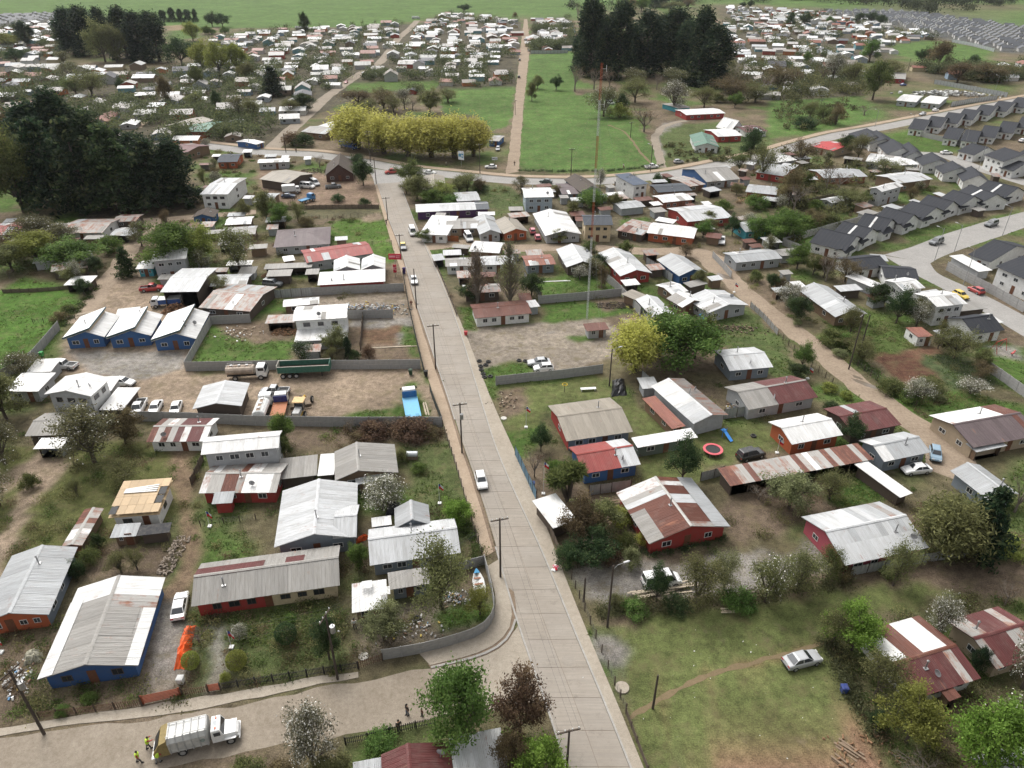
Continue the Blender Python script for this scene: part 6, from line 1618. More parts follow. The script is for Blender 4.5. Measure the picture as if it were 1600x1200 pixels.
def box_truck(label, x, y, fx, fy, cabc, boxc, L_=6.0, h=2.7):
    rt = parts_truck(label, 'box_truck', x, y, fx, fy)
    part(rt, 'chassis', DARK, (-L_ / 2, L_ / 2 - .3, -.4, .4, .55, .85)); cab_over(rt, L_ / 2 - 1.5, L_ / 2, 1.0, .65, 2.2, cabc)
    part(rt, 'cargo_box', MATTE, (-L_ / 2, L_ / 2 - 1.6, -1.08, 1.08, .9, h), color=boxc); part(rt, 'roof_rim', FRAME_W, (-L_ / 2 - .02, L_ / 2 - 1.58, -1.1, 1.1, h, h + .05))
    part(rt, 'rear_door', FRAME_W, (-L_ / 2 - .04, -L_ / 2, -.95, .95, 1.0, h - .1)); add_wheels(rt, (-L_ / 2 + 1.2, L_ / 2 - .9), .92, .42)
box_truck('white box truck in brown house yard', 456, 302, 470, 301, WH, (.72, .72, .70), 5.6)
box_truck('white-cabbed blue truck inside firewood workshop', 262, 478, 249, 479, WH, (.03, .09, .28), 6.2, 1.9)
box_truck('blue freight truck parked under willow', 545, 232, 562, 236, (.03, .10, .35), (.04, .12, .38), 9.0, 2.6)
box_truck('pale bus-like truck at far field edge', 650, 30, 655, 30, (.7, .7, .7), (.6, .6, .6), 9.0, 2.9)
flatbed('blue flatbed trailer truck in brown house yard', 480, 316, 490, 313, (.05, .2, .42), (.10, .27, .45), (.05, .2, .4), 5.4, 1.0)
# ------------------------------------------------------------------ trees
def quads_mesh(name, centers, sizes, vals, mats, mi=None, seed=0, stretch=1.0, updown=0.0):
    rng = np.random.RandomState(seed); n = len(centers)
    a = rng.normal(size=(n, 3)); a[:, 2] = a[:, 2] * (1 - updown) - updown * 1.5
    a /= np.linalg.norm(a, axis=1)[:, None]
    b_ = rng.normal(size=(n, 3)); b_ -= a * (a * b_).sum(1)[:, None]; b_ /= np.linalg.norm(b_, axis=1)[:, None]
    s = np.asarray(sizes)[:, None]; c = np.asarray(centers)
    P = np.stack([c - a * s * stretch, c + b_ * s * .6, c + a * s * stretch, c - b_ * s * .6], 1).reshape(-1, 3)
    me = bpy.data.meshes.new(name)
    me.vertices.add(n * 4); me.vertices.foreach_set('co', P.astype(np.float32).ravel())
    me.loops.add(n * 4); me.loops.foreach_set('vertex_index', np.arange(n * 4, dtype=np.int32))
    me.polygons.add(n); me.polygons.foreach_set('loop_start', np.arange(0, n * 4, 4, dtype=np.int32))
    at_ = me.attributes.new('rnd', 'FLOAT', 'POINT'); at_.data.foreach_set('value', np.repeat(np.asarray(vals), 4).astype(np.float32))
    for m_ in mats: me.materials.append(m_)
    if mi is not None: me.polygons.foreach_set('material_index', np.asarray(mi, dtype=np.int32))
    me.update()
    return me

def tree_data(kind, seed):
    """unit tree (crown about 1 wide, aspect high): trunk mesh, crown mesh, aspect"""
    r = random.Random(seed * 77 + sum(map(ord, kind))); rng = np.random.RandomState(seed + sum(map(ord, kind)))
    mb = MB(); cen = []; siz = []; val = []; mi = []
    def clump(p, n, sg, size, base=.5, sz=1.0, dv=.16):
        b0 = base + r.uniform(-.30, .32)
        pts = rng.normal(size=(n, 3)) * np.array([sg, sg, sg * sz]) + np.array(p)
        pts[:, 2] = np.maximum(pts[:, 2], .01)
        cen.extend(pts); siz.extend(size * rng.uniform(.6, 1.3, n)); val.extend(np.clip(b0 + rng.normal(size=n) * dv, 0, 1))
    bark = BARK; stretch = 1.2; updown = 0.0
    if kind in ('round', 'blossom', 'blossomw', 'sparse'):
        asp = 1.05; top = .22
        mb.bar((0, 0, -.02), (0, 0, top), .035, .028, 6)
        nl = 11
        for i in range(nl):
            az = i * 2.4 + r.uniform(-.4, .4); el = r.uniform(.25, 1.45); ph = (i + .5) / nl
            R_ = r.uniform(.30, .43)
            e = (R_ * math.cos(az) * math.cos(el), R_ * math.sin(az) * math.cos(el), .52 + .5 * math.sin(el) * r.uniform(.75, 1.0))
            if i % 4 == 3: e = (e[0] * 1.05, e[1] * 1.05, r.uniform(.34, .5))
            mb.bar((0, 0, top), e, .016, .006, 4)
            for k in range(6):
                q = tuple(e[j] + r.gauss(0, .095) for j in range(3))
                mb.bar(e if k % 2 else (e[0] * .6, e[1] * .6, top + (e[2] - top) * .6), q, .006, .002, 3, cap=False)
                if kind == 'round': clump(q, 125, .062, .0185)
                elif kind.startswith('blossom'): clump(q, 100, .064, .0150)
                else: clump(q, 90, .072, .0148)
        for k in range(12):
            q = (r.gauss(0, .16), r.gauss(0, .16), r.uniform(.45, .85)); clump(q, 70 if kind == 'round' else 30, .07, .018, .3)
    elif kind == 'bush':
        asp = .72
        for i in range(34):
            az = r.uniform(0, 6.28); rr_ = .42 * math.sqrt(r.random()); zz = .62 * math.sqrt(max(.05, 1 - (rr_ / .46) ** 2)) * r.uniform(.45, 1.0)
            q = (rr_ * math.cos(az), rr_ * math.sin(az), zz)
            if i % 3 == 0: mb.bar((0, 0, -.02), q, .012, .004, 3)
            clump(q, 110, .07, .022)
    elif kind == 'bare':
        asp = 1.15; bark = PALEBARK
        def grow(p, d, l, rad, lev):
            e = p + d * l
            mb.bar(p, e, rad, rad * .62, 4 if lev < 2 else 3, cap=False)
            if lev == 4:
                if r.random() < .55: clump(e, 3, .03, .014, .4)
                return
            for _ in range(3 if lev else 6):
                dd = (d + Vector((r.gauss(0, .5), r.gauss(0, .5), r.gauss(.12, .34)))).normalized()
                grow(e if r.random() < .6 else p + d * l * .6, dd, l * r.uniform(.6, .82), rad * .52, lev + 1)
        grow(Vector((0, 0, -.02)), Vector((0, 0, 1)), .30, .03, 0)
    elif kind == 'poplar':
        asp = 3.0; bark = PALEBARK
        mb.bar((0, 0, -.05), (0, 0, 2.7), .05, .012, 5)
        for i in range(110):
            z = r.uniform(.1, 2.5); az = r.uniform(0, 6.28); l = r.uniform(.5, .95) * (1 - z / 4.2); sp = r.uniform(.22, .5)
            e = Vector((math.cos(az) * l * sp, math.sin(az) * l * sp, z + l))
            mb.bar((0, 0, z), e, .014, .004, 3, cap=False)
            for k in range(3):
                q = Vector((0, 0, z)).lerp(e, r.uniform(.4, 1)); mb.bar(q, q + Vector((r.gauss(0, .1), r.gauss(0, .1), .25)), .006, .002, 3, cap=False)
            clump(e, 16, .06, .020, .5, 2.2)
    elif kind == 'pine':
        asp = 1.35
        mb.bar((0, 0, -.02), (0, 0, 1.2), .04, .01, 6)
        lv = 15
        for j in range(lv):
            t = (j + .3) / lv; z = .10 + 1.2 * t; rad = .52 * (1 - t) ** .75 * r.uniform(.8, 1.1) + .03
            for k in range(8 if j < 10 else 5):
                az = r.uniform(0, 6.28); rr_ = rad * r.uniform(.72, 1.1)
                e = Vector((rr_ * math.cos(az), rr_ * math.sin(az), z - .06 * rr_ / .5 + r.uniform(-.03, .05)))
                mb.bar((0, 0, z), e, .010, .003, 3, cap=False)
                for q in (.45, .7, .92):
                    clump(Vector((0, 0, z)).lerp(e, q), 16, .05, .030, .45 + .25 * (q - .6), .5)
    elif kind == 'cypress':
        asp = 2.6; stretch = 1.5
        mb.bar((0, 0, -.05), (0, 0, 2.4), .06, .012, 6)
        for i in range(190):
            t = r.random() ** .9; z = .10 + 2.4 * t
            prof = .50 * (1 - t) ** .38 * (0.75 + .25 * math.sin(t * 9 + seed)) + .06
            az = r.uniform(0, 6.28); rr_ = prof * r.uniform(.55, 1.08)
            q = (rr_ * math.cos(az), rr_ * math.sin(az), z)
            if i % 3 == 0: mb.bar((0, 0, max(0, z - .25)), q, .012, .004, 3, cap=False)
            clump(q, 38, .062, .034, .45, 1.9)
    elif kind == 'willow':
        asp = 1.0; stretch = 2.0; updown = .35
        mb.bar((0, 0, -.02), (0, 0, .14), .05, .05, 7)
        for i in range(40):
            az = i * 2.4 + r.uniform(-.3, .3); sp = .44 * math.sqrt((i + .5) / 40); z = .98 * math.sqrt(max(.12, 1 - (sp / .52) ** 2)) * r.uniform(.86, 1.02)
            e = Vector((sp * math.cos(az), sp * math.sin(az), z)); m_ = Vector((e.x * .45, e.y * .45, z * .5))
            mb.bar((0, 0, .12), m_, .012, .008, 4, cap=False); mb.bar(m_, e, .008, .003, 3, cap=False)
            for k in range(6): clump(m_.lerp(e, .05 + .19 * k), 42, .055, .016, .42 + .05 * k, 1.6)
    elif kind == 'ball':
        asp = 1.0
        mb.bar((0, 0, -.02), (0, 0, .2), .05, .05, 6)
        p = rng.normal(size=(2600, 3)); p /= np.linalg.norm(p, axis=1)[:, None]; p *= rng.uniform(.42, .5, 2600)[:, None]; p[:, 2] = p[:, 2] + .52
        cen.extend(p); siz.extend(rng.uniform(.02, .04, 2600)); val.extend(rng.uniform(.2, .8, 2600))
    elif kind == 'yucca':
        asp = 1.1; stretch = 4.0
        for k in range(5):
            e = Vector((r.gauss(0, .14), r.gauss(0, .14), r.uniform(.55, .9))); mb.bar((0, 0, -.02), e, .04, .03, 6)
            p = rng.normal(size=(170, 3)); p /= np.linalg.norm(p, axis=1)[:, None]; p[:, 2] = np.abs(p[:, 2]) * .8 - .2
            cen.extend(p * .2 + np.array(e)); siz.extend([.045] * 170); val.extend(rng.uniform(.2, .9, 170))
    tm = mb.mesh(kind + '_trunk', bark) if mb.v else None
    if cen:
        if kind.startswith('blossom'): mi = (np.random.RandomState(seed).rand(len(cen)) < (.05 if kind == 'blossom' else .20)).astype(int)
        else: mi = None
        cm = quads_mesh(kind + '_crown', np.array(cen), siz, val, [LEAF, BLOSSOM], mi, seed, stretch, updown)
    else: cm = None
    return tm, cm, asp
TREES = {}
def tree_kind(kind, i):
    k = (kind, i)
    if k not in TREES: TREES[k] = tree_data(kind, i)
    return TREES[k]
LOOK = {'round': 'leafy green tree', 'blossom': 'pale budding tree', 'blossomw': 'white blossoming tree', 'sparse': 'thinly leaved tree', 'bush': 'rounded bush', 'bare': 'bare branching tree', 'poplar': 'bare upright poplar', 'pine': 'dark broad conifer',
        'cypress': 'tall dark cypress', 'willow': 'fresh spring willow', 'ball': 'clipped round shrub', 'yucca': 'spiky-leaved cabbage tree'}
TC = dict(g=(0.085,0.140,0.034), lime=(0.130,0.205,0.036), dg=(0.036,0.062,0.025), ol=(0.125,0.130,0.055), pale=(0.165,0.180,0.090), yel=(0.320,0.305,0.085), br=(0.115,0.090,0.050), dk=(0.021,0.040,0.020), rb=(0.120,0.080,0.052),
          og=(0.085,0.105,0.035), bl=(0.120,0.120,0.062), yg=(0.180,0.200,0.050), blk=(0.017,0.031,0.017), wt=(0.15,0.15,0.10))
CNAME = dict(g='', lime='bright lime', dg='dark', ol='olive', pale='pale', yel='yellow', br='brownish', dk='', rb='reddish brown', og='', bl='', yg='yellow-green', blk='', wt='whitish')
TREE_N = [0]
def T(kind, bx, by, w, h, c='g', label=None):
    TREE_N[0] += 1; n = TREE_N[0]
    g = G(bx, by); s = scale_at(by)
    width = w / s * 1.06; Hm = h / s; al = math.atan2(HC, g.y); bb = width * math.sin(al)
    lo, hi = .4 * width, 60.0                   # height whose crown outline tops out at the pixel row by - h
    for _ in range(24):
        hgt = (lo + hi) / 2
        top = min(PX((g.x, g.y + .46 * width * math.cos(f), hgt * (.56 + .44 * math.sin(f))))[1] for f in (.4, .7, 1.0, 1.3, 1.57))
        if top < by - h: hi = hgt
        else: lo = hgt
    if kind == 'blossom' and c == 'wt': kind = 'blossomw'
    tm, cm, asp = tree_kind(kind, n % 3)
    cat = 'bush' if kind in ('bush', 'ball') else 'tree'
    nm = {'bush': 'bush', 'ball': 'topiary_shrub', 'pine': 'conifer', 'cypress': 'cypress', 'willow': 'willow', 'poplar': 'poplar', 'yucca': 'cabbage_tree'}.get(kind, 'tree')
    root = ob(nm, None, None, (g.x, g.y, 0), (n * 2.1) % 6.28)
    sc_ = (width, width, hgt / asp)
    if tm: ob('trunk' if cat == 'tree' else 'stem', tm, root, (0, 0, 0), 0, sc_)
    if cm: ob('crown', cm, root, (0, 0, 0), 0, sc_, TC[c])
    if label is None:
        look = (CNAME[c] + ' ' + LOOK[kind]).strip()
        label = rel_label(look, bx, by - h * .4)
    tag(root, label, cat)
    return root
TREE_LIST = [
# dark grove left
('pine',86,326,100,150,'dk'),('pine',140,329,96,150,'dk'),('pine',192,326,92,136,'dg'),('pine',245,323,96,112,'dk'),('cypress',284,318,60,100,'dk'),('round',38,332,84,110,'og'),('cypress',72,278,72,120,'dk'),('cypress',112,274,70,134,'dk'),('cypress',150,270,60,100,'dg'),('pine',195,275,70,78,'dk'),('round',20,268,60,90,'br'),('cypress',228,292,56,84,'dk'),('round',265,300,50,60,'dg'),
# top-left grove
('cypress',118,86,46,74,'dk'),('cypress',142,88,40,78,'dk'),('round',165,97,46,60,'ol'),('round',183,98,40,52,'ol'),('cypress',168,84,26,72,'blk'),('cypress',200,92,40,82,'dk'),('cypress',224,96,44,78,'blk'),('cypress',250,97,44,78,'dk'),('round',285,103,48,42,'dg'),('round',105,85,30,42,'dg'),('cypress',256,34,14,18,'dg'),('cypress',270,34,13,22,'dg'),('cypress',283,34,12,20,'dg'),('cypress',295,35,14,20,'dg'),('cypress',306,34,9,20,'dg'),('round',45,76,30,38,'dk'),('round',332,42,22,20,'dg'),('round',348,42,24,20,'dg'),('round',302,64,28,26,'yg'),('round',322,54,18,12,'g'),('round',352,54,16,12,'g'),('bush',330,54,20,10,'g'),
('round',318,112,36,42,'yg'),('round',344,118,42,50,'yg'),('round',372,116,38,42,'yg'),('round',386,125,30,24,'ol'),('round',12,76,50,16,'yg'),('round',478,56,18,32,'dg'),('pine',428,150,40,48,'blk'),('round',26,98,30,22,'dg'),('blossom',100,100,26,18,'bl'),('blossom',112,122,34,24,'bl'),('sparse',145,150,60,40,'ol'),('sparse',120,150,40,30,'og'),('bush',190,138,16,18,'dg'),('round',310,140,26,36,'og'),('round',262,165,24,40,'br'),('round',305,170,30,22,'ol'),('round',340,172,16,30,'dg'),('blossom',375,185,36,30,'bl'),('sparse',395,190,30,34,'ol'),('bush',345,186,26,14,'yg'),
# willows
('willow',560,232,92,66,'yel'),('willow',600,240,76,62,'yel'),('willow',638,245,80,62,'yel'),('willow',674,246,80,64,'yel'),('willow',710,246,80,66,'yel'),('willow',740,244,62,58,'yel'),('bare',528,216,30,22,'br'),('sparse',560,170,60,28,'br'),('sparse',600,172,50,32,'br'),('blossom',632,170,26,28,'wt'),('round',672,178,34,34,'ol'),('sparse',700,160,40,20,'ol'),('sparse',578,178,34,22,'ol'),('bare',645,172,30,26,'rb'),('sparse',615,176,36,24,'ol'),('round',475,175,40,26,'dg'),('sparse',455,180,30,24,'ol'),('bush',458,228,36,24,'rb'),('bush',475,228,40,22,'dg'),
# cypress grove
('cypress',922,118,48,120,'dk'),('cypress',965,122,52,120,'dk'),('cypress',1008,118,58,102,'dk'),('cypress',1052,114,56,100,'dk'),('cypress',1088,132,46,120,'dk'),('cypress',1112,136,60,98,'dk'),('cypress',1072,124,50,90,'dk'),('cypress',945,122,40,96,'dk'),('cypress',940,108,36,80,'blk'),('cypress',1032,112,40,88,'dk'),('cypress',985,112,36,72,'blk'),('cypress',908,112,34,66,'dk'),('bare',898,143,42,54,'rb'),('bare',928,140,44,50,'rb'),('bare',952,136,42,44,'rb'),('round',869,141,18,20,'dg'),('round',840,139,18,20,'ol'),('round',831,158,18,26,'ol'),('bare',1026,140,30,34,'rb'),
('blossom',990,136,40,28,'bl'),('sparse',992,160,50,36,'ol'),('blossom',1052,172,44,42,'wt'),('blossom',1052,136,44,28,'bl'),('bare',1006,206,66,58,'rb'),('blossom',943,182,50,42,'bl'),('round',970,180,22,32,'dg'),('bush',968,184,40,24,'yg'),('sparse',1100,168,40,30,'ol'),('sparse',1140,158,60,36,'br'),('bare',1155,140,60,44,'rb'),('bare',1195,148,56,44,'rb'),('sparse',1180,160,50,30,'ol'),('bush',1120,160,30,16,'og'),('round',1148,168,22,20,'g'),('sparse',1215,140,50,36,'br'),('bare',1240,138,50,50,'rb'),('blossom',1300,128,40,42,'wt'),('round',1260,100,16,18,'g'),('bare',1285,130,40,40,'rb'),('sparse',1330,136,40,36,'ol'),('round',1363,156,44,58,'og'),('round',1358,96,34,30,'g'),('sparse',1265,185,30,24,'ol'),('sparse',1285,190,34,24,'og'),('sparse',1305,195,26,30,'br'),('bush',1255,200,40,20,'dg'),('bare',1350,180,40,24,'br'),
('round',1465,106,44,36,'br'),('round',1440,100,24,22,'dg'),('bush',1522,100,20,16,'dg'),('round',1342,36,20,14,'dg'),('round',1360,36,18,16,'dg'),('round',1375,40,18,16,'dg'),('round',1234,42,16,20,'dg'),('round',1256,42,18,20,'dg'),('round',1295,38,12,12,'g'),('sparse',1390,120,50,24,'ol'),('sparse',1495,130,50,30,'br'),('sparse',1540,128,60,24,'br'),('sparse',1570,122,40,20,'ol'),
('bare',903,30,26,32,'rb'),('bare',945,26,30,28,'rb'),('sparse',985,22,24,24,'br'),('round',1002,18,22,20,'g'),('cypress',1022,12,16,26,'dg'),('cypress',1035,12,16,24,'dg'),('sparse',1050,18,30,14,'ol'),('round',1062,14,16,10,'ol'),('sparse',1075,12,26,12,'br'),('round',1160,12,10,8,'dg'),('round',1172,12,12,10,'dg'),('sparse',805,30,10,10,'rb'),('round',725,18,20,10,'dg'),
# middle right shrubs
('bare',1240,330,60,66,'rb'),('round',1232,320,46,50,'br'),('bare',1290,300,44,62,'rb'),('bare',1310,300,40,46,'rb'),('round',1228,378,60,44,'g'),('round',1215,362,40,30,'g'),('sparse',1190,280,40,50,'ol'),('round',1172,250,40,44,'dg'),('sparse',1155,268,34,26,'og'),('sparse',1250,255,40,34,'br'),('round',1320,240,30,26,'dg'),('sparse',1340,250,40,36,'ol'),('sparse',1382,275,50,26,'ol'),('bush',1260,360,50,26,'g'),('bush',1290,352,46,24,'og'),('sparse',1320,325,50,30,'ol'),('bush',1275,330,30,20,'g'),('bush',1180,325,40,24,'g'),('round',1200,372,34,22,'g'),('bush',1130,330,30,20,'g'),
('willow',992,580,86,84,'yel'),('round',1062,575,110,84,'g'),('round',1030,560,80,66,'g'),('round',1085,560,66,60,'og'),('poplar',746,474,52,92,'rb'),('poplar',797,474,58,104,'ol'),('willow',925,325,48,30,'g'),('round',980,300,24,22,'dg'),('round',895,340,24,24,'ol'),('bush',870,306,18,18,'br'),('bush',1028,285,16,16,'dg'),('bush',1046,288,16,12,'dg'),('round',1098,372,26,24,'g'),('round',1106,350,24,20,'ol'),('round',920,402,30,24,'og'),('bush',940,428,28,16,'g'),('round',1182,375,40,34,'g') ,('round',1245,420,40,34,'g'),('bare',1290,440,50,60,'rb'),('round',1205,450,22,22,'dg'),('bush',1180,440,24,20,'og'),('bush',1215,450,26,22,'br'),('round',1245,500,40,36,'dg'),('bush',1245,508,16,12,'pale'),('round',1270,430,26,26,'og'),('sparse',1320,440,40,34,'br'),('round',1370,480,40,34,'dg'),('round',1400,505,40,46,'dg'),('sparse',1440,500,50,34,'ol'),('bush',1300,535,50,26,'og'),('bush',1325,540,44,24,'g'),('sparse',1490,560,60,46,'ol'),('sparse',1465,545,30,40,'ol'),('bush',1310,555,26,12,'pale'),('bush',1395,612,50,20,'og'),('bush',1420,625,40,18,'g'),('bush',1465,625,24,12,'pale'),('bush',1455,606,46,16,'og'),('sparse',1530,590,40,26,'br'),('round',1252,575,30,34,'g'),('round',1245,592,34,24,'dg'),('bush',1295,610,30,16,'yg'),('bush',1320,622,20,14,'yg'),('bush',1300,640,30,16,'dg'),
# left
('round',10,655,80,66,'ol'),('blossom',8,725,66,62,'bl'),('blossom',0,790,60,58,'bl'),('blossom',148,722,100,84,'bl'),('round',198,695,54,50,'br'),('sparse',195,755,60,40,'ol'),('bush',50,762,30,26,'og'),('sparse',122,775,24,26,'ol'),('blossom',40,590,60,40,'bl'),('round',275,420,96,66,'g'),('round',310,410,60,50,'yg'),('blossom',375,425,58,66,'ol'),('round',60,412,86,48,'yg'),('blossom',55,385,80,44,'bl'),('round',115,418,90,44,'g'),('blossom',100,385,60,34,'bl'),('blossom',222,385,36,36,'bl'),('pine',200,432,34,48,'dg'),('round',20,425,60,40,'ol'),('bush',175,395,40,30,'g'),('round',132,460,26,24,'dg'),('bush',95,500,30,16,'br'),('bush',108,486,26,12,'og'),
('round',418,348,34,48,'ol'),('round',440,355,40,34,'g'),('bush',478,352,26,16,'br'),('round',568,290,34,38,'dg'),('round',560,265,30,22,'dg'),('bare',500,262,34,26,'br'),('bush',530,315,24,14,'dg'),('bush',570,322,22,14,'dg'),('round',640,290,40,34,'og'),('round',652,312,44,36,'ol'),('sparse',690,310,46,26,'yg'),('sparse',730,300,50,28,'ol'),('round',675,318,40,22,'g'),('bush',750,298,30,14,'dg'),('bush',705,320,36,18,'g'),
('blossom',475,572,36,38,'dg'),('cypress',545,560,12,34,'dk'),('round',525,552,40,36,'ol'),('bush',578,560,24,24,'rb'),('bush',555,562,24,18,'dg'),('sparse',520,565,26,22,'ol'),('round',445,700,36,52,'g'),('round',446,715,30,30,'og'),('blossom',598,795,76,54,'wt'),('round',715,818,46,38,'lime'),('sparse',690,950,100,104,'ol'),('round',600,1000,64,54,'pale'),('round',562,888,32,38,'g'),('round',515,1030,48,62,'dg'),('sparse',750,960,46,44,'yg'),('bush',630,720,22,22,'ol'),('bush',655,735,28,16,'g'),('bare',550,680,30,34,'br'),('bare',610,676,36,36,'br'),('bush',585,680,60,18,'rb'),('bush',640,680,70,18,'rb'),('bush',672,680,40,18,'br'),('bush',560,690,40,16,'br'),
('ball',449,1002,32,30,'dg'),('ball',301,1043,26,26,'yg'),('ball',372,1043,30,28,'yg'),('blossom',375,1000,28,26,'wt'),('bush',355,1066,20,20,'yg'),('bare',312,1005,56,56,'rb'),('bush',140,1095,26,18,'g'),('bush',100,1115,24,18,'g'),('bush',455,968,24,14,'g'),('bush',120,900,30,30,'dg'),('bush',145,880,36,30,'og'),('bush',155,855,24,26,'dg'),('sparse',190,895,40,34,'ol'),('sparse',215,890,30,34,'ol'),
('round',722,1165,112,122,'g'),('round',812,1150,80,92,'rb'),('round',838,1225,84,80,'lime'),('round',800,1215,60,70,'br'),('blossom',492,1205,84,104,'wt'),('round',520,1225,70,50,'ol'),('bush',440,1215,60,36,'br'),('bush',385,1212,60,30,'og'),('bush',600,1165,60,16,'g'),
# right near
('bare',835,745,50,66,'rb'),('round',845,705,30,36,'dg'),('yucca',888,785,66,66,'og'),('yucca',868,755,40,40,'g'),('round',905,850,60,66,'br'),('round',935,835,66,56,'ol'),('bush',968,815,50,32,'yg'),('round',925,880,70,50,'dg'),('bush',980,858,40,34,'og'),('bush',985,885,36,36,'pale'),('bush',1002,850,26,22,'yel'),('bush',890,880,50,40,'dg'),('bush',950,875,44,36,'rb'),('round',1065,755,48,62,'dg'),('round',1232,795,70,58,'pale'),('bare',1185,780,60,40,'rb'),('round',1327,695,36,40,'dg'),('sparse',1295,780,54,44,'ol'),('pine',1522,868,86,118,'dk'),('willow',1470,870,110,100,'ol'),('sparse',1395,915,56,66,'ol'),('bare',1585,800,66,96,'br'),('bush',1560,860,70,24,'yg'),('blossom',1195,940,70,70,'ol'),('sparse',1085,945,76,76,'ol'),('sparse',1130,925,60,60,'pale'),('sparse',1245,925,66,66,'ol'),('sparse',1290,905,40,50,'og'),('bush',1150,945,60,24,'g'),('bush',1060,950,50,20,'dg'),('bush',990,955,50,26,'g'),('round',1025,940,36,50,'dg'),('sparse',960,950,24,24,'ol'),('bush',1310,900,40,30,'br'),
('round',1330,1015,76,66,'lime'),('sparse',1300,1005,60,56,'ol'),('sparse',1368,1085,80,70,'ol'),('round',1415,1160,84,80,'yg'),('round',1370,1135,30,26,'dg'),('round',1527,1210,116,112,'lime'),('blossom',1596,1075,76,110,'wt'),('blossom',1575,1150,80,66,'pale'),('blossom',1460,1000,50,66,'wt'),('bare',1440,1215,100,66,'br'),('bare',1570,945,50,50,'rb'),('round',1522,1050,28,36,'dk'),('sparse',1450,1140,36,34,'pale'),('bush',1390,900,30,20,'og'),('bare',1480,960,40,30,'br'),
]
def do_trees():
    for q in TREE_LIST: T(*q)
# ------------------------------------------------------------------ people
SKIN = flat('skin', (0.42, 0.26, 0.18), .6, 0, .08); HAIR = flat('hair', (0.02, 0.015, 0.012), .7)
def skinned(name, verts, edges, radii, mat, root_i=0):
    me = bpy.data.meshes.new(name); me.from_pydata(verts, edges, [])
    o = bpy.data.objects.new(name, me); COL.objects.link(o)
    m_ = o.modifiers.new('skin', 'SKIN'); m_.use_smooth_shade = True
    if not me.skin_vertices: 
        bm = bmesh.new(); bm.from_mesh(me); bm.verts.layers.skin.verify(); bm.to_mesh(me); bm.free()
    for i, r_ in enumerate(radii): me.skin_vertices[0].data[i].radius = (r_, r_)
    me.skin_vertices[0].data[root_i].use_root = True
    s = o.modifiers.new('sub', 'SUBSURF'); s.levels = 1; s.render_levels = 1
    dg = bpy.context.evaluated_depsgraph_get(); dg.update()
    res = bpy.data.meshes.new_from_object(o.evaluated_get(dg)); res.name = name; res.materials.clear(); res.materials.append(mat)
    bpy.data.objects.remove(o)
    return res
POSES = {}
